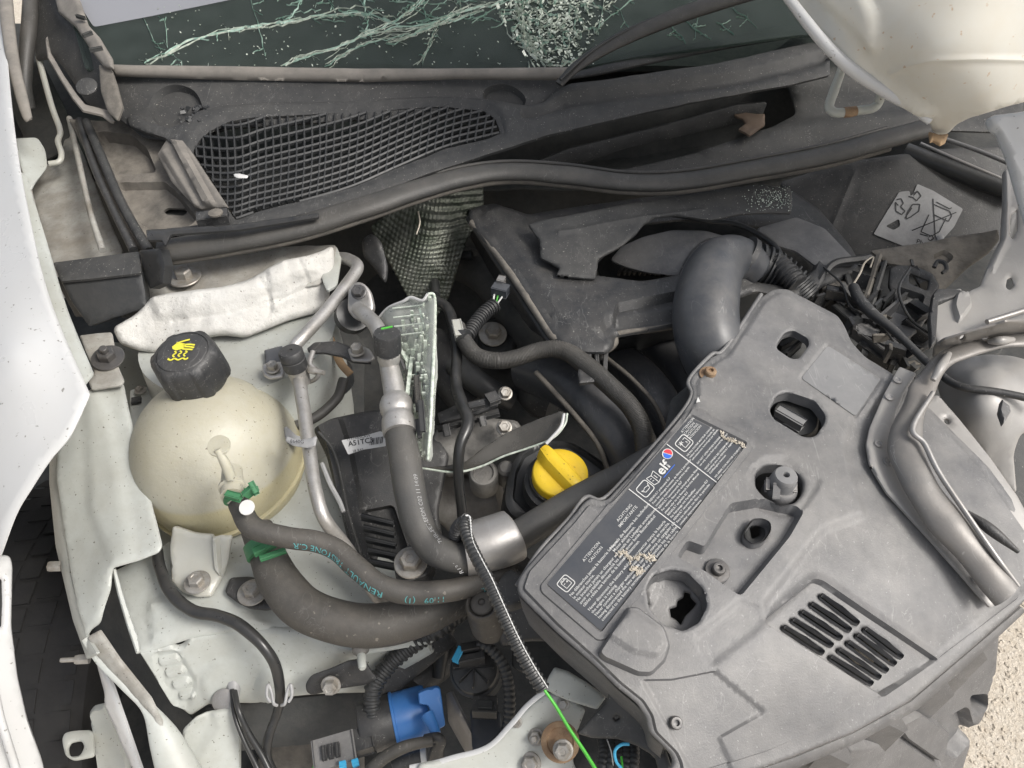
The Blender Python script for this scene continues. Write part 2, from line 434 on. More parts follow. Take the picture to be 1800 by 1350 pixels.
M['tankleg'] = mat('frosted_plastic', (.46, .46, .42), .35, col2=(.38, .38, .33), sc=9, amt=.5, bump=.08, sss=.2, dust=(.3, .27, .22), dustamt=.25)
M['alu'] = mat('dull_aluminium', (.50, .49, .475), .46, .65, col2=(.33, .31, .28), sc=35, amt=.8, bump=.35, bsc=400, speck=((.12, .10, .08), 260, .7), scuff=.3)
M['cast'] = mat('cast_aluminium', (.26, .255, .24), .6, .45, col2=(.14, .13, .12), sc=22, amt=.9, bump=.6, bsc=260, dust=DUST, dustamt=.25)
M['steel'] = mat('bare_grey_steel', (.36, .355, .35), .42, .55, col2=(.24, .225, .21), sc=11, amt=.8, bump=.15, bsc=200, dust=(.42, .38, .33), dustamt=.25, scuff=.3)
M['chan'] = mat('burnished_steel', (.14, .14, .138), .45, .25, col2=(.21, .195, .18), sc=9, amt=.8, bump=.2, bsc=150, dust=(.38, .34, .30), dustamt=.3, scuff=.4)
M['lampback'] = mat('silver_grey_plate', (.33, .322, .31), .42, .1, col2=(.26, .25, .24), sc=7, amt=.7, bump=.08, dust=(.40, .37, .33), dustamt=.35, scuff=.2)
M['boltm'] = mat('zinc_bolt', (.42, .41, .39), .45, .6, col2=(.24, .21, .17), sc=90, amt=.8, bump=.3, dust=(.3, .26, .2), dustamt=.25)
M['rustbolt'] = mat('rusty_bolt', (.34, .24, .15), .7, .3, col2=(.20, .12, .07), sc=90, amt=.9, bump=.4)
M['darkbolt'] = mat('dark_bolt', (.09, .09, .092), .4, .5, col2=(.14, .13, .12), sc=60, amt=.8, bump=.2)
M['yellow'] = mat('yellow_plastic', (.80, .56, .018), .42, col2=(.66, .43, .012), sc=22, amt=.7, bump=.12, speck=((.16, .10, .03), 330, .8), dust=(.5, .40, .18), dustamt=.2)
M['blue'] = mat('blue_plastic', (.035, .16, .46), .38, col2=(.05, .20, .50), sc=14, amt=.5, bump=.08, dust=(.3, .35, .42), dustamt=.12)
M['cyan'] = mat('cyan_plastic', (.06, .42, .68), .4, bump=.05)
M['green'] = mat('green_clamp', (.045, .17, .075), .45, col2=(.07, .22, .11), sc=30, bump=.1)
M['gwire'] = mat('green_wire', (.07, .42, .04), .4, bump=0)
M['label'] = mat('dark_blue_grey_sticker', (.045, .051, .062), .45, col2=(.06, .065, .075), sc=9, bump=.04, dust=DUST, dustamt=.12)
M['print'] = mat('white_print', (.62, .62, .60), .6, bump=0, amt=.25, sc=60)
M['printy'] = mat('yellow_print', (.72, .66, .06), .6, bump=0, amt=.2)
M['printt'] = mat('teal_print', (.10, .36, .38), .6, bump=0, amt=.7, sc=70)
M['printk'] = mat('black_print', (.035, .035, .038), .6, bump=0)
M['red'] = mat('red_print', (.62, .05, .07), .5, bump=0, amt=.1)
M['bprint'] = mat('blue_print', (.04, .14, .58), .5, bump=0, amt=.1)
M['stick'] = mat('worn_white_sticker', (.36, .36, .36), .5, col2=(.22, .22, .22), sc=25, amt=.8, bump=.1)
M['stickw'] = mat('white_sticker', (.62, .62, .61), .5, col2=(.45, .44, .42), sc=30, amt=.7, bump=.1)
M['tear'] = mat('torn_paper_pulp', (.55, .50, .42), .9, col2=(.32, .28, .22), sc=90, amt=.8, bump=.6, bsc=500)
M['tyre'] = mat('tyre_rubber', (.009, .009, .010), .9, col2=(.02, .019, .018), sc=12, amt=.8, bump=.3, bsc=300)
M['ground'] = mat('pale_concrete', (.66, .60, .51), .9, col2=(.50, .43, .34), sc=60, amt=.8, bump=1.0, bsc=140, bdist=.006, speck=((.80, .76, .68), 90, .7))
M['foil'] = mat('quilted_foil', (.17, .175, .15), .4, .7, col2=(.035, .045, .03), sc=30, amt=.95, bump=.4, bsc=300)
M['shard'] = mat('cracked_glass_edge', (.42, .54, .47), .2, col2=(.12, .25, .19), sc=90, amt=.9, bump=.2)
M['crumb'] = mat('crushed_glass', (.70, .74, .66), .15, col2=(.22, .28, .22), sc=160, amt=.9, bump=.3)
M['brownflap'] = mat('brown_flap', (.14, .10, .07), .8, col2=(.08, .06, .05), sc=50, bump=.4)
M['leaf'] = mat('dry_leaf', (.36, .22, .11), .8, col2=(.22, .13, .06), sc=50, bump=.3)
M['dirt'] = mat('debris', (.05, .045, .04), .8, col2=(.2, .18, .15), sc=80, bump=.4)
M['orange'] = mat('tan_flap', (.30, .20, .11), .75, col2=(.19, .13, .08), sc=60, bump=.4, amt=.8)
M['reflgrey'] = mat('pale_reflection_grey', (.25, .255, .275), .35, bump=.03, sc=3, amt=.15)  # flat grey for the reflection painted on the windscreen
def glassmat(name, tint, rough=.05, alpha=.4, col=(.085, .10, .092)):
    m = bpy.data.materials.new(name); m.use_nodes = True; t = m.node_tree; N, L = t.nodes, t.links; b = N['Principled BSDF']
    tr = N.new('ShaderNodeBsdfTransparent'); tr.inputs[0].default_value = (*tint, 1); mx = N.new('ShaderNodeMixShader')
    b.inputs['Base Color'].default_value = (*col, 1); b.inputs['Roughness'].default_value = rough
    n = N.new('ShaderNodeTexNoise'); n.inputs['Scale'].default_value = 30; n.inputs['Detail'].default_value = 8
    tc = N.new('ShaderNodeTexCoord'); L.new(tc.outputs['Object'], n.inputs['Vector'])
    r = N.new('ShaderNodeMapRange'); r.inputs['From Min'].default_value = .3; r.inputs['From Max'].default_value = .8; r.inputs['To Min'].default_value = alpha * .8; r.inputs['To Max'].default_value = min(1, alpha * 1.3); L.new(n.outputs['Fac'], r.inputs['Value'])
    L.new(r.outputs[0], mx.inputs[0]); L.new(tr.outputs[0], mx.inputs[1]); L.new(b.outputs[0], mx.inputs[2]); L.new(mx.outputs[0], N['Material Output'].inputs['Surface'])
    return m
M['glass'] = glassmat('windscreen_glass', (.62, .70, .66), .04, .34)
M['lens'] = glassmat('lamp_lens_plastic', (.94, .95, .93), .12, .36, (.60, .62, .58))
M['smoke'] = glassmat('smoked_lens_plastic', (.45, .43, .40), .15, .62, (.12, .115, .105))

def liquid_line(m, level, col):
    t = m.node_tree; N, L = t.nodes, t.links; b_ = N['Principled BSDF']; src = b_.inputs['Base Color'].links[0].from_socket
    tc = N.new('ShaderNodeTexCoord'); sx = N.new('ShaderNodeSeparateXYZ'); L.new(tc.outputs['Object'], sx.inputs[0])
    r = N.new('ShaderNodeMapRange'); r.inputs['From Min'].default_value = level + .003; r.inputs['From Max'].default_value = level - .003; r.inputs['To Max'].default_value = .6; L.new(sx.outputs['Z'], r.inputs['Value'])
    x = N.new('ShaderNodeMix'); x.data_type = 'RGBA'; L.new(r.outputs[0], x.inputs['Factor']); L.new(src, x.inputs['A']); x.inputs['B'].default_value = (*col, 1); L.new(x.outputs['Result'], b_.inputs['Base Color'])
# =================================================================== the ground
def grid_floor():
    V, F = [], []; n = 60; L = 8
    for i in range(n + 1):
        for j in range(n + 1):
            x = -L + 2 * L * i / n; y = -L + 2 * L * j / n
            V.append((x, y, .004 * noise.noise(Vector((x * 2, y * 2, 0)))))
    for i in range(n):
        for j in range(n): a = i * (n + 1) + j; F.append((a, a + n + 1, a + n + 2, a + 1))
    far = 60; k = len(V)
    for s in ((-far, -far), (far, -far), (far, far), (-far, far)): V.append((s[0], s[1], -.012))
    F.append((k, k + 1, k + 2, k + 3))
    return V, F
tag(mk('ground', *grid_floor(), M['ground']), 'pale rough concrete ground beyond the bumper', kind='structure')
# pebbles lying on it where it shows
gs = []
for i in range(900):
    u = random.uniform(1660, 1860); v = random.uniform(1040, 1420); p = W(u, v, -.2); r = random.uniform(.0015, .0045)
    gs.append(lathe_geo([(r * .7, 0), (r, r * .3), (r * .6, r * .8), (.0001, r * .9)], p, (random.uniform(-.3, .3), random.uniform(-.3, .3), 1), 7, mod=lambda a, h, s=random.random() * 6: 1 + .25 * math.sin(2 * a + s)))
tag(mk('gravel', *geo_join(gs), M['ground']), 'loose pale grit on the concrete', kind='stuff')
# =================================================================== shell of the engine bay (dark, under everything)
bay = thing('engine_bay_shell', 'dark grimy steel walls and tray round the whole engine bay', 'bodywork', (0, .75, .38))
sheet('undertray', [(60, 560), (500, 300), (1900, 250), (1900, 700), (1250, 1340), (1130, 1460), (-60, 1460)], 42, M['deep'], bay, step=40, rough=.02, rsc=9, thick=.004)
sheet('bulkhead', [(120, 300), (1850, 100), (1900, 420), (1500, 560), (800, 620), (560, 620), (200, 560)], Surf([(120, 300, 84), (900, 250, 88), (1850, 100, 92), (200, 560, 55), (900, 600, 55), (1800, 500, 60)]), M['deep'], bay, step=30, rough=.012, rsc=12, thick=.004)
sheet('shaded_ground_patch', [(470, 1215), (640, 1205), (640, 1350), (600, 1400), (430, 1400), (470, 1300)], 46, M['mud'], bay, step=20, rough=.006, rsc=20)  # stands in for the ground below, its shade put into the dull colour
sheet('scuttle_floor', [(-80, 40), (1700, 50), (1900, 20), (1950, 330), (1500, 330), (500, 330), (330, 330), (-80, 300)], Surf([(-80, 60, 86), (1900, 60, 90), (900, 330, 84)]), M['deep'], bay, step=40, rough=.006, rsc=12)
# =================================================================== windscreen and interior
car = thing('car_interior', 'dark dashboard behind the cracked windscreen', 'car interior', (0, 1.6, .8))
sheet('dashboard', [(120, 112), (1640, 112), (1700, -300), (60, -300)], Surf([(100, 112, 94), (1700, 112, 94), (900, -200, 100)]), M['deep'], car, step=60, rough=.02, rsc=4, thick=.01)
box('dashboard_back', (0, 2.7, 1.15), (1.2, 0, 0), (0, .02, 0), (0, 0, .5), M['deep'], car)
wsS = Surf([(100, 118, 100), (1600, 100, 100.5), (900, -120, 110)])
ws = thing('windscreen', 'shattered green tinted windscreen along the top edge', 'windscreen', W(640, 118, 100))
sheet('glass', [(150, 122), (100, -60), (60, -220), (1640, -220), (1560, 60), (1400, 62), (1120, 100), (1000, 122)], wsS, M['glass'], ws, step=40, thick=.005, bev=0)
sheet('painted_reflection', [(110, -80), (137, 4), (165, 48), (270, 28), (415, -2), (640, -80)], wsS, M['reflgrey'], ws, step=20, thick=.0004, bev=0, feats=[([(-400, -400), (1500, -400), (1500, 500), (-400, 500)], .0006, 2)])  # bright reflection in the glass, put in as a thin grey sheet
# cracks: ragged slivers of broken glass
def sliver(path, wpx, n=14, jit=2.2, seed=0, hmax=.002):
    rr = random.Random(seed); P = crom(path, 5); out = []
    Q = []
    for i in range(len(P) - 1):
        a, b = np.array(P[i]), np.array(P[i + 1]); k = max(1, int(np.linalg.norm(b - a) / 7))
        for j in range(k): Q.append(a + (b - a) * j / k + np.array([rr.gauss(0, jit), rr.gauss(0, jit)]) * .6)
    Q.append(np.array(P[-1]))
    V, F = [], []
    for i, q in enumerate(Q):
        t = i / max(1, len(Q) - 1); ww = wpx * rr.uniform(.25, 1.3) * (1 - abs(2 * t - 1) * .6)
        T = Q[min(i + 1, len(Q) - 1)] - Q[max(i - 1, 0)]; T = T / (np.linalg.norm(T) + 1e-6); n_ = np.array([-T[1], T[0]])
        pts = np.array([q - n_ * ww, q, q + n_ * ww]); P3 = wsS.pos(pts); N3 = wsS.nor(pts)
        V += [P3[0] + N3[0] * .0004, P3[1] + N3[1] * rr.uniform(.0012, hmax + .001), P3[2] + N3[2] * .0004]
    for i in range(len(Q) - 1):
        a = i * 3; F += [(a, a + 1, a + 4, a + 3), (a + 1, a + 2, a + 5, a + 4)]
    return [tuple(v) for v in V], F
def crackset(paths, m, seed):
    gs = []
    for k, (w_, pth) in enumerate(paths):
        g = sliver(pth, w_, seed=seed + k); gs.append(g)
        rr = random.Random(seed + 50 + k)
        L = len(pth)
        for _ in range(int(2 + w_ * 2)):      # side splinters
            i = rr.randrange(L - 1); t = rr.random(); a = np.array(pth[i]) * (1 - t) + np.array(pth[i + 1]) * t
            ang = rr.uniform(0, 6.28); l = rr.uniform(8, 26)
            gs.append(sliver([tuple(a), tuple(a + np.array([math.cos(ang), math.sin(ang) * .6]) * l)], w_ * .45, seed=rr.randrange(9999), jit=1))
    return mk('crack', *geo_join(gs), m, ws, 20)
long_ = [(2.6, [(255, 112), (290, 92), (340, 70), (400, 55), (470, 43), (540, 33), (600, 24), (650, 26), (700, 45)]),
         (2.2, [(500, 115), (530, 103), (590, 85), (640, 62), (690, 40), (730, 12), (760, -20)]),
         (2.4, [(640, 65), (700, 48), (760, 40), (820, 18), (870, 8), (900, -10)]),
         (1.0, [(252, 30), (270, 70), (284, 90)]), (.9, [(291, 30), (295, 85)]), (.9, [(300, 90), (320, 118)]),
         (1.2, [(440, -10), (455, 50), (466, 100)]), (2.0, [(510, 34), (525, 10), (540, -20)]), (1.6, [(590, 20), (575, -5), (560, -30)]),
         (1.8, [(650, 30), (640, 5), (650, -20)]), (1.6, [(640, 62), (648, 35)]), (1.2, [(750, 40), (745, 10), (750, -20)]), (1.0, [(570, 118), (640, 80), (720, 60)]),
         (1.0, [(740, 116), (755, 80), (765, 50)]), (1.2, [(680, 80), (740, 55), (800, 35), (850, 20)]), (1.2, [(810, 25), (806, 0), (810, -20)])]
far_ = [(1.0, [(1180, 45), (1205, 78)]), (.8, [(1228, 20), (1222, 70)]), (.9, [(1200, 35), (1250, 70)]), (.8, [(1260, 40), (1290, 62)]), (.8, [(1290, 15), (1330, 50)]), (.8, [(1060, 40), (1100, 10), (1140, -20)]), (.8, [(1090, 20), (1110, 60)])]
rr = random.Random(77); fuzz = []
for w_, pth in long_[:3] + long_[12:]:
    for q in range(3): fuzz.append((w_ * .3, [(x + rr.gauss(0, 4), y + rr.gauss(0, 4)) for x, y in pth]))
crackset(fuzz, M['crumb'], 500)
web = []
for i in range(30):
    x0, y0 = rr.uniform(480, 900), rr.uniform(-20, 60); an = rr.uniform(-.9, .3); l = rr.uniform(30, 90); web.append((rr.uniform(.4, .9), [(x0, y0), (x0 + l * .5 * math.cos(an), y0 + l * .5 * math.sin(an) + rr.gauss(0, 4)), (x0 + l * math.cos(an), y0 + l * math.sin(an))]))
crackset(web, M['shard'], 900)
tag(crackset(long_, M['shard'], 10), None); tag(crackset(far_, M['shard'], 60), None)
# the crushed zone: a dense web of splinters and crumbs
gs = []; rr = random.Random(3)
def inzone(p): return inside(np.array([p]), np.array([(868, -60), (878, 40), (905, 80), (940, 118), (1010, 118), (1030, 90), (1060, 60), (1095, 20), (1130, -60)]))[0]
pts = []
while len(pts) < 190:
    p = (rr.gauss(965, 62), rr.uniform(-55, 118))
    if inzone(p): pts.append(p)
A_ = np.array(pts)
for i in range(len(A_)):
    d = np.linalg.norm(A_ - A_[i], axis=1); o = np.argsort(d)[1:4]
    for j in o:
        if j > i or rr.random() < .3: gs.append(sliver([tuple(A_[i]), tuple(A_[j])], rr.uniform(.7, 2.0), seed=rr.randrange(99999), jit=1.4, hmax=.004))
tag(mk('crack', *geo_join(gs[::2]), M['crumb'], ws, 20), None); tag(mk('crack', *geo_join(gs[1::2]), M['shard'], ws, 20), None)
gs = []
for i in range(70):
    t = rr.random(); x0 = 895 + 45 * t + rr.gauss(0, 6); y0 = -30 + 140 * t; an = 1.15 + rr.gauss(0, .35); l = rr.uniform(8, 30)
    gs.append(sliver([(x0, y0), (x0 + l * math.cos(an), y0 + l * math.sin(an))], rr.uniform(.8, 2.6), seed=i, jit=1, hmax=.004))
for cx_, cy_ in ((960, 30), (1010, 60)):
    for q in range(9):
        a0 = rr.uniform(0, 6.28); r0_ = 14 + q * 9
        P_ = [(cx_ + r0_ * 1.1 * math.cos(a0 + k * .35), cy_ + r0_ * .7 * math.sin(a0 + k * .35)) for k in range(5)]
        P_ = [p for p in P_ if inzone(p)]
        if len(P_) > 2: gs.append(sliver(P_, 1.2, seed=q, jit=1.5))
mk('crack', *geo_join(gs), M['crumb'], ws, 20)
gs = []
for i in range(1150):
    if i < 950:
        p = (rr.gauss(965, 55), rr.uniform(-50, 120))
        if not inzone(p): continue
    else: p = (rr.uniform(250, 1050), rr.uniform(10, 116))
    c = wsS.at(p[0], p[1], .0015); r = rr.uniform(.0008, .0026 if i < 950 else .0010); ax = Vector((rr.gauss(0, 1), rr.gauss(0, 1), rr.gauss(0, 1))).normalized()
    an = rr.uniform(0, 3.14); X_ = Vector((math.cos(an), math.sin(an), rr.gauss(0, .5))); Y_ = Vector((-math.sin(an), math.cos(an), rr.gauss(0, .5)))
    gs.append(box_geo(c, X_ * r * rr.uniform(.5, 1.3), Y_ * r * rr.uniform(.5, 1.1), Vector((rr.gauss(0, .4), rr.gauss(0, .4), 1)) * r * .3, 0))
tag(mk('glass_crumbs', *geo_join(gs), M['crumb'], ws, 20), None, kind='stuff')
for p in [(560, 118), (596, 120), (620, 121), (640, 120), (975, 119)]:
    pass
# =================================================================== cowl: ledge, panel, grille
cowl = thing('scuttle_ledge', 'sun bleached beige ledge and dark panel below the windscreen', 'trim', W(600, 150, 98))
sheet('ledge', [(192, 112), (400, 115), (620, 119), (800, 119), (1012, 117), (990, 140), (800, 138), (640, 143), (400, 139), (200, 132)], Surf([(190, 112, 101), (1010, 117, 101), (190, 135, 99.6), (1000, 138, 99.6)]), M['beige'], cowl, step=12, r=3, bev=5, bevh=.004, rough=.0012, rsc=30)
sheet('cowl_panel', [(185, 126), (400, 136), (620, 139), (800, 134), (1000, 134), (985, 160), (900, 215), (700, 205), (400, 225), (330, 250), (250, 240), (205, 205)], Surf([(185, 126, 99), (1000, 134, 99), (400, 220, 95.4), (900, 210, 95.4)]), M['cowl'], cowl, step=10, r=3, rough=.001,
      feats=[([(268, 205), (266, 178), (285, 157), (312, 151), (340, 162), (354, 190), (350, 215), (310, 240)], -.010, 5, True), ([(852, 172), (858, 156), (885, 150), (910, 160), (922, 178), (905, 200), (870, 195)], -.009, 5, True)])
# debris lying on the panel
gs = []
for i in range(26):
    u, v = random.uniform(318, 372), random.uniform(188, 214); p = W(u, v, 96.6); r = random.uniform(.0015, .0055)
    gs.append(lathe_geo([(r, -r * .4), (r * .7, r * .5)], p, (random.gauss(0, 1), random.gauss(0, 1), 1.5), random.choice((3, 4, 5))))
tag(mk('rubber_crumbs', *geo_join(gs), M['black']), 'black shiny crumbs in the left hollow of the scuttle panel', 'debris', kind='stuff')
# the grille moulding
gm = thing('cowl_grille', 'black plastic cowl panel with a curved square mesh air grille', 'grille', W(620, 290, 95))
GH = [(336, 262), (348, 240), (366, 224), (400, 208), (455, 199), (620, 192), (780, 181), (850, 188), (870, 203), (880, 228), (858, 238), (780, 256), (700, 288), (620, 322), (540, 345), (450, 366), (412, 380), (392, 352), (362, 302)]
gS = Surf([(340, 250, 96), (620, 180, 97), (900, 200, 97), (420, 400, 93.5), (700, 320, 94.5), (900, 270, 95.5), (1200, 180, 98), (1400, 100, 100), (1400, 160, 97.5), (230, 210, 96)])
sheet('grille_surround', [(222, 202), (238, 200), (262, 214), (296, 224), (318, 215), (350, 192), (400, 182), (500, 177), (620, 173), (760, 167), (850, 171), (925, 184), (955, 178), (975, 160), (1000, 146), (1060, 138), (1150, 125), (1260, 110), (1430, 72), (1460, 90), (1460, 130), (1390, 147), (1250, 172), (1150, 192), (1050, 215), (960, 236), (880, 262), (760, 300), (640, 345), (520, 378), (430, 402), (300, 412), (290, 400), (400, 388), (385, 372), (340, 320), (318, 270), (290, 240), (250, 228), (226, 218)],
      gS, M['cowl'], gm, holes=[GH], step=9, r=5, thick=.004, bev=4, bevh=.002, rough=.0012, rsc=22,
      feats=[([(1000, 168), (1150, 150), (1300, 130), (1440, 95), (1440, 112), (1300, 146), (1150, 167), (1010, 185), (930, 205), (920, 195), (960, 190)], -.008, 7, True),
             ([(930, 262), (1000, 232), (1150, 205), (1300, 178), (1450, 140), (1450, 160), (1300, 195), (1150, 225), (900, 290), (760, 330), (600, 385), (420, 430), (420, 408), (620, 352), (760, 306)], .006, 6, True),
             ([(330, 262), (342, 236), (362, 217), (400, 201), (455, 192), (620, 185), (780, 174), (856, 181), (880, 198), (890, 232), (862, 246), (782, 264), (704, 297), (622, 331), (542, 354), (452, 375), (408, 388), (384, 354), (354, 304)], -.004, 4)])
sheet('air_well', [(330, 240), (450, 190), (780, 175), (890, 200), (890, 240), (620, 335), (430, 385), (380, 350)], Surf([(330, 240, 88), (780, 175, 90), (430, 385, 86)]), M['deep'], gm, step=25, rough=.008, rsc=20)
GHa = np.array(outline(GH, 6, False, 5))
def clip_runs(P):
    i = inside(P, GHa); runs = []; cur = []
    for p, k in zip(P, i):
        if k: cur.append(p)
        elif cur: runs.append(cur); cur = []
    if cur: runs.append(cur)
    return [r for r in runs if len(r) > 2]
barmesh = []
def bar(runpts, wd, dp):
    P = np.array(runpts[::2] if len(runpts) > 6 else runpts); T = np.gradient(P, axis=0); T /= np.linalg.norm(T, axis=1)[:, None] + 1e-9; n_ = np.stack([-T[:, 1], T[:, 0]], 1)
    V = []; m_ = len(P)
    A = gS.pos(P - n_ * wd / 2); B = gS.pos(P + n_ * wd / 2); N = gS.nor(P); C = gS.pos(P)
    for i in range(m_): V += [A[i] - N[i] * .0045, C[i] - N[i] * .0032, B[i] - N[i] * .0045, B[i] - N[i] * (.0045 + dp), A[i] - N[i] * (.0045 + dp)]
    F = []
    for i in range(m_ - 1):
        for k in range(5): F.append((i * 5 + k, (i + 1) * 5 + k, (i + 1) * 5 + (k + 1) % 5, i * 5 + (k + 1) % 5))
    F += [(4, 3, 2, 1, 0), tuple((m_ - 1) * 5 + k for k in range(5))]
    mk('grille_bar', V, F, M['black'], gm, 40)
bot = crom([(300, 385), (392, 392), (450, 376), (540, 354), (620, 331), (700, 297), (780, 264), (862, 243), (940, 225)], 14)
bot = np.array(bot)
off = 12
for k in range(17):
    sp = 11.6 if k < 8 else 11.6 + (k - 7) * 2.6
    n_ = np.stack([np.zeros(len(bot)), -np.ones(len(bot))], 1)
    shear = np.stack([np.full(len(bot), off * .1), np.zeros(len(bot))], 1)
    sag = np.exp(-((bot[:, 0] - 500) / 130) ** 2) * math.sin(min(off / 90, 1) * math.pi) * 6
    P = bot + n_ * off + shear + np.stack([np.zeros(len(bot)), sag], 1)
    P = np.array(crom(P[::3], 6))
    for r_ in clip_runs(P): bar(r_, 3.6, .004)
    off += sp
x = 300
while x < 960:
    pts = []
    for v in np.arange(150, 410, 3.0):
        lean = (300 - v) * (.22 - .00012 * (x - 300)) ; bulge = 5 * math.sin((v - 180) / 190 * math.pi) * (1 if x < 560 else .3)
        pts.append((x - lean * -.35 + bulge - (v - 300) * .16 * ((600 - x) / 300 if x > 330 else 1) * -1, v))
    for r_ in clip_runs(np.array(pts)): bar(r_, 3.2, .008)
    x += 13.4
# small dry leaf on the mesh
tag(sheet('leaf', [(410, 304), (420, 303), (436, 307), (434, 311), (418, 311), (411, 308)], 96.6, M['stickw'], step=4, r=2, thick=.0006), 'tiny pale leaf scrap caught on the grille mesh', 'leaf')
# =================================================================== hood seal
seal = thing('bonnet_seal', 'long black rubber bonnet seal curving across below the grille', 'seal', W(900, 300, 92))
def sprof(a):
    x, y = math.cos(a), math.sin(a); return (x * .72 if x > 0 else x * .5, y * 1.05)
sp = [(282, 444, 92, 26), (400, 425, 92.5, 27), (520, 402, 93, 26), (640, 366, 94, 25), (730, 336, 94.5, 23), (820, 312, 95, 21), (900, 303, 95, 20), (1000, 310, 95, 21), (1100, 322, 95, 20), (1200, 320, 95, 20), (1320, 300, 95.5, 20), (1450, 275, 96, 21), (1560, 245, 97, 21), (1660, 218, 98, 20)]
tube('seal_tube', sp, 22, M['rubber'], seal, seg=22, prof=sprof, sharp=60)
lip = [(p[0] + 3, p[1] + p[3] * .72, p[2] - .8, 6.5) for p in sp[:-1]]
tube('seal_lip', lip, 6, M['mud'], seal, seg=10)
lip2 = [(p[0], p[1] - p[3] * .95, p[2] - .6, 4) for p in sp[1:-1]]
tube('seal_lip', lip2, 4, M['rubber'], seal, seg=8)
strip = sheet('seal_carrier', [(256, 402), (300, 400), (420, 392), (560, 372), (560, 380), (420, 402), (300, 410), (290, 430), (284, 420), (258, 420)], 95.4, M['cable'], seal, step=10, r=3)
sheet('lower_strip', [(930, 292), (1000, 262), (1100, 238), (1200, 212), (1290, 186), (1350, 180), (1340, 205), (1290, 222), (1200, 240), (1100, 262), (1030, 285), (980, 296)], Surf([(930, 290, 90), (1350, 185, 94), (1200, 250, 90)]), M['cowl'], gm, step=12, rough=.003, rsc=18)
tag(sheet('plastic_flap', [(1290, 200), (1312, 196), (1345, 200), (1345, 218), (1318, 236), (1298, 226), (1312, 215), (1306, 208)], 93.5, M['brownflap'], step=6, r=2, rough=.002, rsc=60), 'small torn tan flap in the dark gap above the seal', 'plastic scrap')
# right side of the scuttle, grey hazy mouldings
rc = thing('scuttle_end_panel', 'dark grey moulded scuttle end under the bonnet corner at upper right', 'trim', W(1500, 170, 95))
sheet('end_panel', [(1330, 110), (1400, 60), (1480, 40), (1800, 40), (1800, 230), (1640, 228), (1560, 240), (1440, 268), (1300, 298), (1080, 318), (1000, 305), (1100, 296), (1250, 262), (1330, 235), (1400, 200), (1390, 150)], Surf([(1330, 110, 97), (1500, 50, 99), (1800, 60, 99), (1640, 230, 93), (1300, 290, 90), (1080, 310, 90), (1400, 200, 93)]), M['cowl'], rc, step=14, r=8, rough=.0025, rsc=8,
      feats=[([(1380, 140), (1560, 135), (1560, 165), (1350, 160)], -.004, 8, True), ([(1250, 250), (1420, 215), (1640, 190), (1660, 205), (1420, 240), (1260, 275)], .006, 8, True)])
# wiper arm
wip = thing('wiper_arm', 'dark wiper arm rising across the right end of the grille', 'wiper', W(1000, 140, 100))
tube('arm', [(982, 148, 100, 9), (1020, 112, 102, 13), (1080, 76, 104, 17), (1150, 44, 106, 19), (1250, 8, 108.5, 20), (1380, -30, 111, 20)], 14, M['rubber'], wip, prof=lambda a: (math.cos(a) * .45, math.sin(a)), seg=16)
tube('blade', [(985, 140, 101, 3), (1030, 98, 103, 3.5), (1090, 60, 105, 4), (1170, 26, 107, 4), (1300, -18, 110, 4)], 3, M['black'], wip, seg=8)
tube('dark_gutter', [(1000, 135, 99, 8), (1060, 122, 99.5, 14), (1200, 90, 100, 18), (1350, 62, 101, 20), (1450, 50, 101, 20)], 12, M['cowl'], gm, prof=lambda a: (math.cos(a) * .4, math.sin(a)), seg=14)
# =================================================================== left corner: pillar trims, hinge, tray
tray = thing('scuttle_tray', 'grimy black plastic tray with two hollows left of the mesh grille', 'tray', W(250, 330, 90))
tS = Surf([(120, 205, 93), (230, 215, 93.5), (300, 245, 93), (400, 390, 92), (270, 440, 90), (160, 250, 92)])
sheet('tray_top', [(120, 208), (150, 210), (222, 212), (296, 236), (330, 262), (412, 385), (400, 398), (255, 404), (258, 424), (274, 440), (280, 462), (240, 468), (225, 440), (190, 350), (150, 268)], tS, M['mud'], tray, step=7, r=4, rough=.0016, rsc=40,
      holes=[[(280, 360), (287, 355), (318, 355), (322, 360), (316, 367), (286, 367)]],
      feats=[([(154, 238), (186, 234), (230, 240), (256, 262), (272, 300), (235, 304), (192, 304), (170, 268)], -.016, 6), ([(200, 324), (288, 322), (310, 340), (345, 385), (330, 398), (262, 400), (232, 380)], -.010, 5),
             ([(150, 214), (170, 236), (250, 420), (262, 440), (246, 446), (225, 420), (155, 262), (140, 225)], .006, 6)])
sheet('tray_floor', [(150, 228), (280, 235), (345, 400), (255, 400)], 89, M['deep'], tray, step=20)
rb = [(292, 242), (318, 244), (332, 262), (398, 362), (372, 364), (352, 366), (340, 362), (300, 318), (275, 272)]
sheet('tray_channel', rb, Surf([(292, 242, 95.5), (398, 362, 95), (340, 362, 93.5)]), M['beige'], tray, step=6, r=4, rough=.001, feats=[([(300, 246), (316, 248), (378, 360), (360, 362)], .006, 6), ([(284, 268), (292, 262), (352, 360), (344, 366)], .004, 5)])
pbox('channel_end', (346, 380, 95), (398, 372, 95), 26, .012, M['plastic'], tray)
lathe('clip', [(.006, 0), (.009, .002), (.009, .004), (.005, .005)], W(380, 378, 95.6), (0, 0, 1), M['mud'], tray, seg=16)
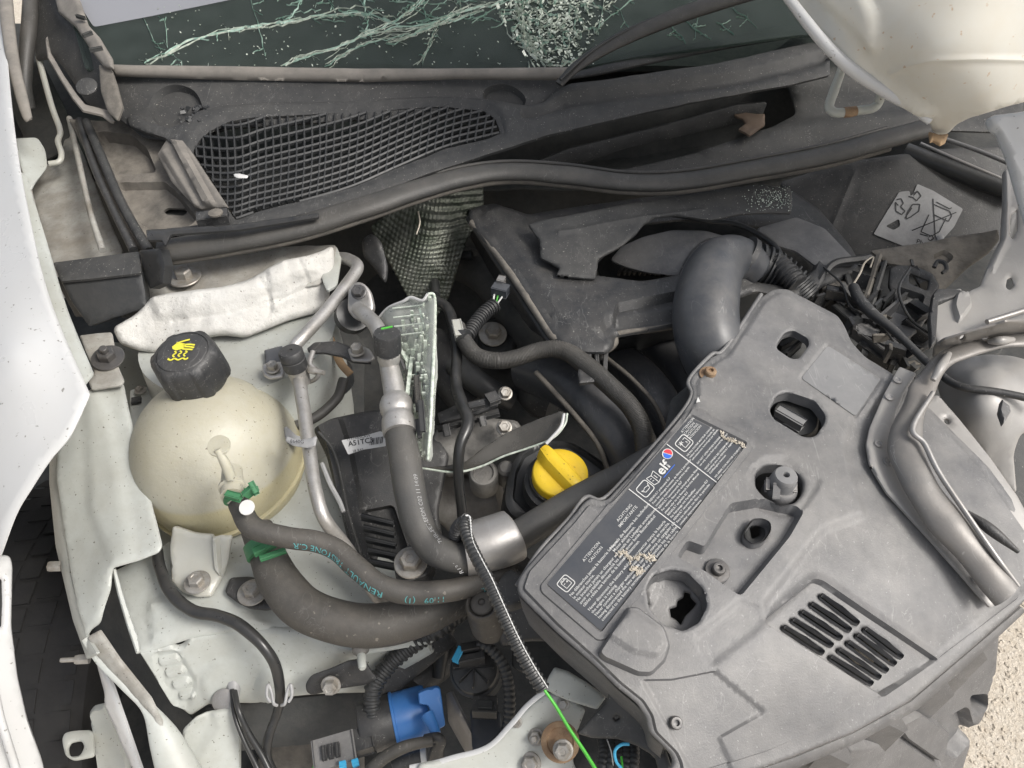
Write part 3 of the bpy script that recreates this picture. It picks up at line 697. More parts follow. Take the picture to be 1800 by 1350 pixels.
# rails of the inner wing, left of the tray
iw = thing('inner_wing_top', 'dirty pale inner wing metal left of the plastic tray', 'bodywork', W(130, 340, 86))
sheet('wing_floor', [(62, 285), (100, 290), (120, 215), (150, 280), (180, 360), (215, 440), (200, 462), (95, 470), (80, 440), (55, 330)], Surf([(62, 285, 86), (150, 270, 87), (215, 440, 87), (90, 470, 86)]), M['innerdirty'], iw, step=9, r=4, rough=.002, rsc=25)
tube('rail', [(122, 208, 92, 5), (140, 290, 91.5, 5), (158, 370, 91, 5), (180, 440, 90.5, 6)], 5, M['innerdirty'], iw, seg=8)
tube('rail', [(140, 212, 93, 7), (165, 290, 92.5, 7), (200, 370, 92, 7), (235, 440, 91, 8)], 6, M['plastic'], iw, seg=8)
tube('rail', [(152, 214, 93.6, 7), (180, 280, 93.2, 8), (215, 360, 92.6, 8), (262, 442, 91.6, 9)], 6, M['cowl'], iw, seg=8)
sheet('pale_gusset', [(24, 242), (66, 240), (80, 262), (84, 292), (62, 320), (55, 335), (40, 300)], Surf([(24, 242, 93), (84, 290, 90), (55, 335, 90)]), M['inner'], iw, step=8, r=8, sm=False)
sheet('dark_gusset', [(20, 120), (70, 105), (108, 180), (122, 215), (118, 260), (80, 280), (45, 250), (22, 200)], Surf([(20, 120, 90), (120, 215, 88), (60, 280, 84)]), M['deep'], iw, step=14)
ends = thing('seal_end_block', 'charcoal foam block closing the left end of the bonnet seal', 'seal', W(180, 520, 86))
sheet('block_top', [(92, 460), (130, 455), (244, 440), (248, 478), (160, 488), (106, 493)], 92, M['cowl'], ends, step=10, r=4)
sheet('block_face', [(106, 493), (248, 478), (259, 540), (210, 556), (156, 574), (124, 530)], Surf([(106, 493, 91.6), (248, 478, 91.6), (259, 540, 88), (156, 574, 87)]), M['black'], ends, step=10, r=3, thick=.02)
box('block_core', W(188, 508, 87.5), (.045, 0, 0), (0, .02, 0), (0, 0, .03), M['black'], ends)
sheet('small_cap', [(243, 440), (280, 436), (288, 466), (284, 498), (262, 508), (252, 485)], Surf([(243, 440, 92.8), (288, 466, 92.8), (262, 505, 90)]), M['cable'], ends, step=8, r=3, thick=.012)
# pillar trim
pt = thing('pillar_trim', 'brown black windscreen pillar trim with a cracked edge strip', 'trim', W(150, 120, 98))
sheet('corner_trim', [(62, -40), (86, -40), (100, 20), (125, 45), (160, 85), (192, 118), (200, 150), (214, 190), (208, 205), (190, 198), (150, 180), (118, 130), (96, 100), (62, 105), (58, 60)], Surf([(62, 0, 102), (200, 120, 101), (200, 200, 97), (62, 105, 97)]), M['cowl'], pt, step=8, r=6, rough=.001)
sheet('edge_strip', [(112, -40), (135, -5), (150, 40), (170, 62), (193, 100), (195, 118), (180, 116), (160, 90), (130, 45), (100, 20), (85, -40)], Surf([(112, -20, 106), (195, 115, 102.6), (100, 20, 104)]), M['beige'], pt, step=6, r=3, bev=4, bevh=.003)
for (a, b) in [((134, 26), (148, 30)), ((146, 60), (160, 55)), ((158, 86), (178, 82))]:
    pbox('split', (*a, 105.2), (*b, 105.2), 3, .004, M['deep'], pt)
sheet('curled_lip', [(84, 62), (90, 92), (112, 130), (136, 165), (150, 182), (190, 192), (202, 212), (196, 212), (180, 200), (146, 192), (128, 170), (104, 132), (84, 98), (80, 66)], Surf([(84, 62, 101), (150, 182, 98.6), (202, 210, 97)]), M['beige'], pt, step=6, r=2, bev=2)
sheet('pillar_cover', [(172, 112), (194, 120), (204, 150), (214, 188), (205, 212), (188, 195), (176, 160)], Surf([(172, 112, 101.8), (204, 150, 100.6), (200, 210, 98)]), M['mud'], pt, step=7, r=4)
lathe('round_plug', [(.015, 0), (.0148, .002), (.012, .0035), (.0001, .0045)], W(153, 153, 99.6), (.1, -.5, 1), M['cowl'], pt, seg=28)
tag(tube('hinge_rod', [(68, 100, 97, 5), (78, 140, 95, 5), (92, 190, 93, 5), (106, 230, 91.5, 5), (102, 248, 91, 5), (108, 270, 90.5, 5), (104, 284, 90, 5), (86, 288, 90, 5)], 4.5, M['tankleg'], seg=10), 'thin pale green bent rod hanging by the left pillar', 'rod')
tag(tube('wing_seal', [(8, -20, 106, 12), (16, 60, 104, 11), (26, 120, 102, 10), (38, 170, 100, 10), (48, 205, 98.6, 8), (52, 212, 98.2, 5)], 9, M['beige'], seg=14, prof=lambda a: (math.cos(a) * .5, math.sin(a))), 'grey beige rubber strip curving down the top left corner', 'seal strip')
tag(tube('wing_gutter', [(55, -30, 104, 12), (52, 40, 102, 13), (46, 100, 99, 12), (44, 150, 96, 11), (52, 190, 93, 10)], 9, M['rubber'], seg=12), 'dark rubber gutter behind the beige strip at top left', 'seal strip')
# =================================================================== left wing
wing = thing('front_wing', 'bright white front wing panel filling the left edge', 'car wing', W(0, 600, 80))
wS = Surf([(10, 60, 104), (20, 200, 101), (38, 340, 99), (70, 440, 98), (112, 605, 96), (155, 686, 95), (118, 765, 93), (50, 858, 90), (0, 960, 86), (-80, 0, 101), (-80, 500, 94), (-80, 1000, 80), (20, 620, 96.5), (-330, -60, 94), (-330, 500, 84), (-330, 1050, 66)])
sheet('wing_panel', [(-330, -60)] + [tuple(p) for p in crom([(2, -60), (8, 90), (22, 230), (42, 350), (80, 508), (154, 690)], 6)] + [tuple(p) for p in crom([(152, 697), (120, 764), (85, 806), (50, 858), (22, 905), (-5, 978)], 6)] + [(-90, 1040), (-330, 1060)], wS, M['white'], wing, step=9, r=3, thick=.0012, bev=6, bevh=.003)
sheet('wing_flange', [(24, 292)] + [tuple(p) for p in crom([(46, 306), (78, 410), (118, 540), (166, 655)], 6)] + [(152, 672), (138, 690), (76, 530), (36, 372)], Surf([(24, 292, 98.6), (98, 490, 95.5), (166, 655, 93.4), (60, 470, 95.8), (140, 680, 94)]), M['inner'], wing, step=8, r=4, thick=.0012, bev=4, bevh=.002)
sheet('wing_lower', [(-40, 960), (0, 974), (20, 975), (25, 992), (23, 1100), (34, 1190), (50, 1260), (78, 1340), (90, 1400), (-40, 1400)], Surf([(0, 975, 82), (25, 1100, 78), (80, 1350, 66), (-40, 1350, 72)]), M['white'], wing, step=12, r=8, thick=.0015, bev=5, bevh=.003, holes=[[(-30, 1016), (7, 1016), (8, 1060), (6, 1102), (-30, 1106)]])
tube('wing_lower_edge', [(-10, 1215, 77, 7), (0, 1260, 75, 7), (12, 1300, 73, 7), (26, 1345, 70, 7), (40, 1400, 68, 7)], 6, M['white'], wing, seg=10)
sheet('wing_liner_gap', [(-60, 1010), (12, 1010), (12, 1110), (-60, 1110)], Surf([(0, 1010, 77), (12, 1110, 73), (-50, 1010, 77)]), M['deep'], wing)
# wheel
tc_ = W(10, 1130, 0); ty = thing('tyre', 'dusty black tyre with blocky tread inside the left wheel arch', 'tyre', (tc_.x, .5, .02))
ctr = Vector((W(62, 1100, 58).x - .015, W(62, 1080, 58).y + .06, .30)); RAD = .31
def tyre_geo():
    prof = [(RAD - .11, -.075), (RAD - .05, -.098), (RAD - .02, -.094), (RAD - .004, -.075), (RAD, -.03), (RAD, .03), (RAD - .004, .075), (RAD - .02, .094), (RAD - .05, .098), (RAD - .11, .075)]
    return lathe_geo(prof, ctr, (1, 0, 0), 96)
mk('carcass', *tyre_geo(), M['tyre'], ty, 30)
gs = []
for row, (x0, x1) in enumerate([(-.088, -.052), (-.046, -.018), (-.012, .012), (.018, .046), (.052, .088)]):
    nb = 56
    for k in range(nb):
        a = 2 * math.pi * (k + .3 * row) / nb; da = 2 * math.pi / nb * .40
        if math.sin(a) < -.2: continue
        V = []
        for rr_ in (RAD - .004, RAD + .0045 - abs(x0 + x1) * .05):
            for (xx, aa) in ((x0, a - da), (x1, a - da + .012), (x1, a + da + .012), (x0, a + da)):
                V.append(ctr + Vector((xx, -math.cos(aa) * rr_, math.sin(aa) * rr_)))
        gs.append((V, [(0, 1, 2, 3), (7, 6, 5, 4), (0, 4, 5, 1), (1, 5, 6, 2), (2, 6, 7, 3), (3, 7, 4, 0)]))
blk = mk('tread_blocks', *geo_join(gs), M['tyre'], ty, 30)
lathe('wheel_rim', [(.12, -.06), (.2, -.07), (.205, .07), (.1, .05), (.0001, .05)], ctr, (1, 0, 0), M['steel'], ty)
# =================================================================== strut tower and insulation
tow = thing('strut_tower', 'pale painted strut tower under the white insulation', 'bodywork', W(500, 640, 60))
def band_geo(top, botm, zt, zb, m_=6, amp=0, sc=30):
    """wall between two curves"""
    A = crom(top, 8); B = crom(botm, 8); V, F = [], []
    for i, (a, b) in enumerate(zip(A, B)):
        p, q = W(a[0], a[1], zt), W(b[0], b[1], zb)
        for k in range(m_ + 1): V.append(p.lerp(q, k / m_))
    n = m_ + 1
    for i in range(len(A) - 1):
        for k in range(m_): F.append((i * n + k, i * n + k + 1, (i + 1) * n + k + 1, (i + 1) * n + k))
    k0 = len(V); V2 = [v + Vector((0, .004, -.001)) for v in V]; F2 = [tuple(reversed([i + k0 for i in f])) for f in F]
    return V + V2, F + F2
# round pot
pc = W(440, 600, 84)
tube('pot_wall', [(420, 585, 84, 168), (440, 650, 78, 166), (455, 740, 70, 166)], 166, M['inner'], tow, seg=56, n=4, spin=0)
tube('pot_band', [(446, 668, 75, 171), (450, 690, 73.4, 171)], 171, M['black'], tow, seg=56, n=3, sharp=30)
sheet('tower_foot', [(180, 600), (480, 620), (600, 760), (640, 800), (560, 900), (400, 960), (240, 960), (180, 720)], Surf([(200, 600, 76), (600, 760, 67), (400, 950, 64), (240, 960, 66)]), M['inner'], tow, step=20, rough=.002, rsc=14)
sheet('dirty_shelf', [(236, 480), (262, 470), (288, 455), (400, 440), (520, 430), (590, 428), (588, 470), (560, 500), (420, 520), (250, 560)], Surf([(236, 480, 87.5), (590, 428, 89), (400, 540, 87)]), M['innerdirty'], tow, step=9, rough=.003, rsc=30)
bolt(tow, 325, 488, 88, 15, M['boltm'], washer=1.9)
padS = Surf([(205, 590, 87), (250, 520, 89.2), (420, 490, 90), (545, 448, 91), (590, 440, 90), (590, 480, 88), (540, 525, 86.5), (450, 580, 86), (340, 600, 86), (280, 612, 85)])
pad = sheet('insulation_pad', [(196, 574), (232, 554), (262, 522), (300, 512), (340, 508), (392, 502), (440, 488), (470, 470), (500, 456), (545, 448), (570, 440), (588, 430), (592, 460), (584, 492), (580, 530), (560, 548), (512, 560), (470, 576), (430, 590), (390, 584), (340, 590), (300, 598), (272, 618), (240, 612), (208, 600)],
      padS, M['wad'], None, step=6, r=10, thick=.012, bev=9, bevh=.006, rough=.0025, rsc=40, sharp=180,
      feats=[([(300, 560), (400, 548), (500, 520), (590, 480), (592, 486), (502, 527), (402, 556), (300, 568)], -.0025, 4), ([(452, 486), (458, 484), (480, 530), (474, 560), (468, 560), (472, 530)], -.002, 4), ([(520, 452), (526, 450), (548, 500), (540, 540), (534, 540), (540, 500)], -.002, 4), ([(262, 520), (420, 500), (540, 460), (560, 475), (430, 530), (280, 560)], .006, 20), ([(470, 470), (500, 456), (510, 530), (480, 550)], .004, 8)])
tag(pad, 'crumpled white foam insulation draped over the strut tower', 'insulation')
tag(sheet('tower_bracket', [(560, 440), (590, 430), (600, 450), (592, 500), (575, 510), (566, 490)], 88.5, M['inner'], step=8, r=5), 'pale green tab standing beside the right end of the foam insulation', 'bracket')
tube('tower_band', [(478, 752, 79, 9), (520, 748, 79.5, 9), (560, 730, 80, 9), (592, 700, 80.5, 9), (604, 668, 81, 9)], 9, M['rubber'], tow, seg=14)
sheet('tower_gap', [(560, 690), (600, 560), (640, 600), (640, 740), (580, 780), (530, 740)], 70, M['deep'], tow, step=14)
# clips on inner panel behind tank
clip = thing('panel_clip', 'small grey clip with a screw left of the coolant tank', 'clip', W(246, 700, 80))
sheet('clip_plate', [(228, 684), (262, 678), (272, 700), (256, 730), (234, 770), (228, 740)], 80, M['inner'], clip, step=6, r=5, thick=.004, bev=3)
bolt(clip, 247, 686, 80.6, 6, M['boltm'])
pbox('clip_window', (232, 704, 80.5), (246, 701, 80.5), 12, .003, M['deep'], clip)
# =================================================================== inner wing rail, folded
rail = thing('wing_rail', 'crumpled white inner wing rail standing left of the coolant tank', 'bodywork', W(190, 850, 60))
rS = Surf([(152, 690, 86), (215, 672, 86), (283, 960, 80), (195, 1000, 79), (150, 1118, 75), (85, 800, 82), (118, 960, 77)])
sheet('rail_panel', [(98, 770), (120, 740), (152, 688), (168, 680), (216, 672), (238, 780), (268, 900), (284, 958), (278, 970), (258, 978), (196, 999), (192, 1035), (172, 1096), (156, 1108), (150, 1121), (134, 1070), (121, 1010), (112, 950), (106, 900), (96, 840)], rS, M['inner'], rail, step=8, r=7, thick=.0014, bev=4, bevh=.002, rough=.0022, rsc=14, feats=[([(150, 690), (175, 680), (205, 780), (235, 975), (200, 1000), (160, 900)], .003, 26)])
sheet('rail_side', [(98, 770), (96, 840), (106, 900), (121, 1010), (134, 1070), (150, 1121), (168, 1150), (150, 1160), (125, 1090), (95, 960), (84, 850), (84, 790)], Surf([(98, 770, 82.5), (150, 1121, 75), (84, 850, 77)]), M['inner'], rail, step=10, r=4)
sheet('mount_tab', [(138, 588), (196, 582), (206, 640), (218, 668), (212, 676), (160, 684), (154, 668), (166, 654)], 87, M['innerdirty'], rail, step=7, r=5, thick=.002, bev=3, rough=.001, rsc=30)
V, F = bolt_geo(W(190, 630, 87.4), (.1, -.15, 1), 15 * PX(190, 630, 87), washer=1.85, stud=.008)
mk('hex_bolt', V, F, M['darkbolt'], rail, 30)
sheet('rail_edge', [(197, 1000), (204, 998), (222, 1060), (243, 1120), (247, 1146), (240, 1148), (222, 1095), (206, 1040)], Surf([(197, 1000, 78.6), (247, 1146, 75), (222, 1060, 77)]), M['inner'], rail, step=5, r=2, thick=.004, bev=2)
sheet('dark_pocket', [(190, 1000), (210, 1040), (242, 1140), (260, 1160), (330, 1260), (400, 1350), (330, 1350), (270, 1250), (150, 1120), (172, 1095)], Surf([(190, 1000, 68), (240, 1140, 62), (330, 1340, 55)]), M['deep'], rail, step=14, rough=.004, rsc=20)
tube('rail_fold', [(150, 1122, 75, 7), (178, 1160, 73.5, 10), (220, 1202, 72, 10), (260, 1245, 70, 11), (290, 1300, 68, 26), (330, 1400, 64, 42)], 8, M['inner'], rail, seg=18, prof=lambda a: (math.cos(a) * .55, math.sin(a)))
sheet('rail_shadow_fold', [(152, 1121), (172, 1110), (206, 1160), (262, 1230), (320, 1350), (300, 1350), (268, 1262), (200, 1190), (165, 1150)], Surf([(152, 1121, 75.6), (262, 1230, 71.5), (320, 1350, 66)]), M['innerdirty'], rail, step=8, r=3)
sheet('thin_flange', [(163, 1150), (176, 1166), (196, 1210), (248, 1360), (236, 1365), (182, 1240), (181, 1216)], Surf([(163, 1150, 71), (196, 1210, 69), (240, 1360, 62)]), M['white'], rail, step=7, r=2, thick=.003, bev=2)
for (u, v, z, r_) in [(112, 995, 74, 10), (160, 1158, 71.5, 9)]:
    V, F = bolt_geo(W(u, v, z), (-1, -.1, .1), r_ * PX(u, v, z), washer=0, ht=.014, stud=.016 if u > 140 else 0); mk('hex_bolt', V, F, M['boltm'], rail, 30)
low = thing('lower_bracket', 'small white bracket with an oval hole low by the tyre', 'bracket', W(160, 1300, 50))
sheet('bracket_tab', [(108, 1300), (112, 1288), (126, 1284), (162, 1282), (166, 1328), (128, 1336), (114, 1328)], 58, M['inner'], low, step=6, r=8, bev=3, holes=[[(122, 1304), (142, 1300), (148, 1312), (140, 1328), (122, 1330), (118, 1316)]], hr=6)
sheet('bracket_wall', [(154, 1256), (162, 1246), (184, 1240), (200, 1270), (225, 1350), (230, 1400), (172, 1400), (166, 1330), (160, 1290)], Surf([(154, 1256, 60), (184, 1240, 61), (230, 1400, 50), (170, 1390, 50)]), M['inner'], low, step=8, r=6, bev=4, bevh=.004, rough=.003, rsc=20)
# =================================================================== chassis leg (apron)
leg = thing('chassis_leg', 'white painted chassis leg running below the coolant tank and hoses', 'bodywork', W(480, 1150, 60))
aS = Surf([(200, 1000, 73), (262, 975, 74), (440, 960, 74), (560, 960, 73), (700, 1050, 72), (242, 1147, 72.5), (420, 1105, 72.8), (690, 1120, 71)])
sheet('leg_top', [(200, 1002), (262, 975), (300, 950), (440, 930), (480, 820), (560, 820), (640, 960), (760, 1020), (800, 1040), (760, 1130), (640, 1150), (500, 1110), (420, 1108), (330, 1122), (244, 1149), (222, 1090)], aS, M['inner'], leg, step=12, r=5, thick=.0015, rough=.0015, rsc=12,
      feats=[([(262, 1060), (330, 1050), (440, 1080), (480, 1100), (330, 1118), (268, 1130)], .005, 14), ([(330, 985), (440, 985), (480, 1040), (430, 1075), (340, 1050)], .004, 12)])
fS = Surf([(242, 1147, 72.6), (420, 1105, 73), (600, 1120, 72), (740, 1120, 71), (330, 1262, 64), (450, 1242, 64), (645, 1222, 63), (300, 1230, 66.5)])
sheet('leg_face', [(241, 1147), (262, 1142), (300, 1134), (310, 1140), (322, 1136), (332, 1120), (420, 1104), (520, 1112), (620, 1130), (740, 1110), (765, 1150), (700, 1190), (646, 1222), (560, 1224), (500, 1230), (450, 1241), (400, 1240), (366, 1242), (334, 1263), (314, 1248), (300, 1244), (272, 1196)], fS, M['inner'], leg, step=8, r=6, thick=.002, bev=5, bevh=.004, rough=.0012, rsc=14,
      feats=[([(270, 1150), (310, 1145), (345, 1200), (330, 1245), (308, 1242), (282, 1200)], -.004, 6)] +
            [([(276 + k * 12, 1162 + k * 20), (312 + k * 9, 1154 + k * 20), (318 + k * 9, 1164 + k * 20), (284 + k * 12, 1173 + k * 20)], .005, 5) for k in range(4)] +
            [([(355, 1195), (380, 1165), (430, 1155), (448, 1190), (420, 1225), (370, 1235)], .004, 16, True), ([(452, 1200), (470, 1178), (505, 1180), (512, 1215), (480, 1238), (455, 1225)], .004, 9, True), ([(585, 1130), (610, 1120), (640, 1128), (645, 1142), (610, 1150), (590, 1145)], .003, 6, True)])
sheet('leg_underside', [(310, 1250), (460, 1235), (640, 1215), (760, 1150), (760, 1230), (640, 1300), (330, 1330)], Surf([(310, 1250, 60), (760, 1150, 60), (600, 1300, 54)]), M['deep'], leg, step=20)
sheet('front_gusset', [(320, 1290), (345, 1262), (410, 1244), (424, 1246), (424, 1400), (330, 1400), (322, 1340)], Surf([(320, 1290, 66), (424, 1246, 66), (370, 1390, 60)]), M['inner'], leg, step=10, r=8, thick=.002, bev=4, bevh=.003, feats=[([(372, 1250), (378, 1280), (345, 1330), (330, 1350), (300, 1300)], -.004, 8)])
lathe('sensor_washer', [(.013, 0), (.013, .001), (.009, .003), (.0001, .003)], W(394, 1232, 66.5), (0, -.6, .8), M['steel'], leg, seg=24)
sn = thing('earth_connector', 'pale plug with a black twin cable on the chassis leg', 'connector', W(412, 1200, 65))
lathe('plug_body', [(.009, 0), (.010, .004), (.008, .010), (.0065, .016), (.005, .024), (.004, .03)], W(412, 1192, 67), (.12, -.8, -.2), M['stick'], sn, seg=10)
tube('twin_cable', [(412, 1215, 68, 5), (420, 1250, 68, 5), (438, 1290, 66, 5.5), (462, 1330, 64, 6), (490, 1390, 62, 6)], 5, M['cable'], sn, seg=10)
tube('twin_cable', [(408, 1212, 67.4, 4), (412, 1255, 67, 4), (428, 1300, 65.5, 4), (450, 1345, 63.5, 5), (470, 1390, 62, 5)], 4, M['cable'], sn, seg=10)
# black cable along the leg with its fork clip
cb = thing('bonnet_release_cable', 'thick black cable snaking down over the white chassis leg', 'cable', W(450, 1120, 73))
tube('cable', [(276, 968, 76, 10), (282, 1000, 76, 10), (300, 1040, 76, 11), (335, 1072, 76, 11), (380, 1082, 76, 11), (420, 1098, 76, 11), (462, 1135, 75, 10), (484, 1170, 73, 10), (492, 1215, 70, 9), (488, 1250, 67, 8), (474, 1290, 65, 8), (468, 1330, 63, 9), (486, 1370, 62, 9)], 10, M['cable'], cb, n=10)
for s in (-1, 1):
    tube('fork_clip', [(491 + s * 4, 1240, 70, 3), (491 + s * 10, 1236, 70.5, 3), (491 + s * 14, 1216, 71, 3), (491 + s * 20, 1204, 71.5, 3), (491 + s * 22, 1222, 71, 3), (491 + s * 16, 1234, 70.6, 3)], 3, M['stick'], cb, seg=8)
# dark rubber plates with bolts on the leg
bp = thing('bracket_plate', 'black plate with a flange bolt right of the tank bracket', 'bracket', W(445, 1035, 74))
sheet('plate', [(394, 1040), (404, 1014), (440, 1012), (478, 1024), (500, 1060), (470, 1070), (440, 1068), (415, 1056)], 75, M['plastic'], bp, step=7, r=7, thick=.003, bev=3)
bolt(bp, 444, 1042, 75.4, 15, M['boltm'], washer=1.75)
sp_ = thing('bumper_stay', 'black slotted plate bolted to the face of the chassis leg', 'bracket', W(590, 1200, 66))
sheet('plate', [(536, 1204), (546, 1190), (580, 1178), (612, 1164), (640, 1160), (650, 1180), (664, 1196), (640, 1206), (585, 1214), (548, 1224), (538, 1218)], Surf([(536, 1204, 69.5), (650, 1165, 72), (600, 1214, 69)]), M['plastic'], sp_, step=7, r=6, thick=.002, bev=3)
V, F = bolt_geo(W(582, 1204, 70.4), (0, -.75, .6), 13 * PX(582, 1204, 70), washer=1.35); mk('hex_bolt', V, F, M['boltm'], sp_, 30)
st = thing('bleed_stud', 'pale stud pointing down between the large hose and the leg', 'stud', W(640, 1145, 71))
lathe('stud_base', [(.006, 0), (.009, .002), (.009, .007), (.006, .010), (.005, .012)], W(633, 1134, 73), (.2, -.8, .1), M['cast'], st, seg=14)
lathe('stud_shank', [(.0045, .008), (.0045, .018), (.0042, .026), (.003, .028)], W(633, 1134, 73), (.2, -.8, .1), M['inner'], st, seg=12)
# =================================================================== expansion tank
tank = thing('expansion_tank', 'round yellowed coolant expansion tank with a black screw cap', 'coolant tank', W(370, 1020, 75))
TC = W(386, 806, 78); tr = 141 * PX(385, 800, 78)
tax = Vector((-.10, -.13, 1)).normalized(); liquid_line(M['tank'], TC.z + .022, (.42, .37, .20))
prof = []
for i in range(41):
    a = -math.pi / 2 + math.pi * i / 40
    r_ = tr * max(math.cos(a), 0) ** (.85 if a < 0 else .96)
    prof.append((max(r_, 1e-5), tr * (1.0 if a < 0 else 1.1) * math.sin(a)))
def tmod(a, h): return 1 + .012 * math.sin(3 * a + 1)
body = lathe('tank_body', prof, TC, tax, M['tank'], tank, seg=72, mod=tmod, sharp=180)
lathe('weld_seam', [(tr * .99, -.004), (tr * 1.03, -.003), (tr * 1.03, .002), (tr * .995, .003)], TC - tax * .016, tax, M['tank'], tank, seg=72, mod=tmod)
# cap
CC = W(343, 657, 89.0); cax = Vector((-.06, -.10, 1)).normalized(); cr = 58 * PX(342, 640, 90)
lathe('neck', [(cr * 1.0, -.07), (cr * .80, -.03), (cr * .74, -.012), (cr * .74, .004)], CC, cax, M['tank'], tank, seg=40)
def cmod(a, h):
    t = (a / (2 * math.pi) * 6 + .35) % 1; lob = math.exp(-((t - .5) / .17) ** 6)
    return 1 + (.07 * lob if -.008 < h < .034 else 0)
cap = lathe('tank_cap', [(cr * .90, -.010), (cr * .96, -.006), (cr * .98, .003), (cr * .97, .018), (cr * .955, .026), (cr * .90, .0335), (cr * .82, .0365), (cr * .77, .0372), (cr * .755, .0362), (cr * .74, .0372), (cr * .7, .0378), (cr * .4, .0382), (.0001, .0384)], CC, cax, M['plastic'], tank, seg=160, mod=cmod, sharp=50)
# warning symbol: a hand over steam, printed in yellow
ctop = CC + cax * .0390; bx, by, bz = basis(cax, (1, .05, 0))
def capdraw(polys, m, lift=0):
    V, F = [], []
    for P in polys:
        k = len(V); V += [ctop + bx * x * cr + by * y * cr + bz * lift for x, y in P]; F.append(tuple(range(k, k + len(P))))
    o = mk('printed_symbol', V, F, m, cap, 180); return o
def stroke(P, wd):
    P = crom(P, 4); out = []; 
    for i in range(len(P) - 1):
        a, b = P[i], P[i + 1]; d = (b - a) / (np.linalg.norm(b - a) + 1e-9); n_ = np.array([-d[1], d[0]]) * wd; out.append([a - n_, b - n_, b + n_, a + n_])
    return out
capdraw([[(-.32, .20), (-.20, .34), (.02, .30), (.10, .22), (.02, .08), (-.16, .04), (-.28, .10)]] + stroke([(-.22, .32), (0, .40), (.16, .44)], .03) + stroke([(.0, .25), (.2, .24), (.36, .20)], .03) + stroke([(.02, .17), (.2, .15), (.36, .10)], .03) + stroke([(.02, .08), (.2, .05), (.33, .02)], .028)
        + stroke([(-.2, .02), (-.14, -.06), (-.22, -.14), (-.16, -.22)], .025) + stroke([(-.04, .02), (.02, -.06), (-.06, -.14), (0, -.22)], .025) + stroke([(.12, .0), (.18, -.06), (.10, -.14), (.16, -.22)], .025)
        + stroke([(-.34, -.26), (-.24, -.33), (-.14, -.27), (-.02, -.34), (.1, -.28), (.2, -.34), (.26, -.28)], .028), M['printy'])
tube('inner_stem', [(382, 790, 93, 6), (396, 815, 91.6, 9), (406, 840, 90, 9)], 8, M['tank'], tank, seg=12)
lathe('outlet_stub', [(.010, -.02), (.011, 0), (.013, .002), (.013, .005), (.011, .006), (.011, .016)], W(408, 852, 88.5), (.25, -.9, .1), M['tank'], tank, seg=20)
lathe('round_window', [(.011, -.002), (.0105, .0004), (.0001, .0005)], W(384, 783, 93.0), (.0, -.35, 1), M['tank'], tank, seg=24)
fr = sheet('bracket_leg', [(302, 925), (340, 938), (392, 944), (406, 944), (400, 985), (392, 1012), (372, 1048), (345, 1050), (318, 1040), (300, 1022), (297, 960)], Surf([(302, 925, 79), (400, 940, 79), (300, 1020, 75.2), (392, 1012, 75.2), (350, 1045, 75)]), M['tankleg'], tank, step=8, r=6, thick=.004, bev=4, bevh=.002, feats=[([(376, 938), (384, 942), (390, 1014), (378, 1000)], .006, 4)])
bolt(tank, 347, 1024, 76.2, 14, M['boltm'], washer=1.65)
sheet('tank_sticker', [(498, 752), (503, 748), (520, 765), (535, 768), (535, 785), (518, 783), (500, 768)], Surf([(498, 752, 83), (535, 768, 82.5), (518, 783, 82)]), M['stick'], tank, step=5, r=2, thick=.0006)
# =================================================================== coolant hoses
sh = [(414, 868, 87.5, 17), (424, 895, 87, 19), (446, 928, 86.5, 20), (500, 944, 86, 19), (556, 952, 85.5, 19), (594, 968, 85, 19), (630, 1000, 84.5, 20), (670, 1030, 84, 20), (720, 1042, 83.5, 21), (790, 1038, 83, 20), (850, 1022, 82.5, 20), (900, 1005, 82, 20)]
h1 = thing('small_coolant_hose', 'thin grey coolant hose with teal lettering curving from the tank', 'hose', W(600, 970, 85))
tube('hose', sh, 18, M['hose'], h1, seg=22, n=10)
text_tube('printed_text', 'TRISTONE C.R.   RENAULT TRISTONE C.R.', sh, 18, .115, .0085, math.pi * .92, M['printt'], h1, bold=.0001) if 0 else None
text_tube('printed_text', 'RENAULT TRISTONE C.R', [p for p in sh], 18, .190, .0095, .75, M['printt'], h1, flip=True)
text_tube('printed_text', '1208 RENAULT TRISTONE C.R.', [p for p in sh], 18, .400, .0090, .80, M['printt'], h1, flip=True)
text_tube('printed_text', '11.09   (1)', [p for p in sh], 18, .245, .0088, .75, M['printt'], h1, flip=True)
lathe('clamp_dot', [(.0075, 0), (.0072, .0008), (.0001, .001)], W(434, 892, 89.2), (0, -.45, 1), M['print'], h1, seg=20)
def clamp(parent, path, r, w_=.012):
    tube('clamp_band', path, r, M['green'], parent, seg=24, sharp=30)
cl = thing('small_hose_clamp', 'green spring clamp on the small tank outlet', 'hose clamp', W(414, 870, 88))
clamp(cl, [(409, 862, 88.2, 20), (414, 878, 88, 20.5)], 20)
pbox('clamp_ear', (398, 866, 90), (420, 872, 90), 9, .006, M['green'], cl); pbox('clamp_ear', (430, 866, 90), (446, 852, 90.6), 8, .008, M['green'], cl)
pbox('clamp_ear', (440, 846, 90.8), (449, 862, 90.4), 7, .008, M['green'], cl)
lh = [(452, 930, 80, 28), (470, 975, 79.5, 31), (492, 1022, 79, 36), (530, 1066, 78.5, 38), (590, 1092, 78, 38), (660, 1100, 77.5, 38), (740, 1082, 77, 36), (800, 1055, 76.5, 33), (870, 1030, 76, 32), (930, 1010, 75, 32)]
h2 = thing('large_coolant_hose', 'fat grey brown lower coolant hose looping below the small one', 'hose', W(600, 1090, 78))
tube('hose', lh, 34, M['hose'], h2, seg=30, n=10)
text_tube('printed_text', '11 11 1.27  11', lh, 34, .28, .011, .9, M['achose'], h2, flip=True, lift=.0002)
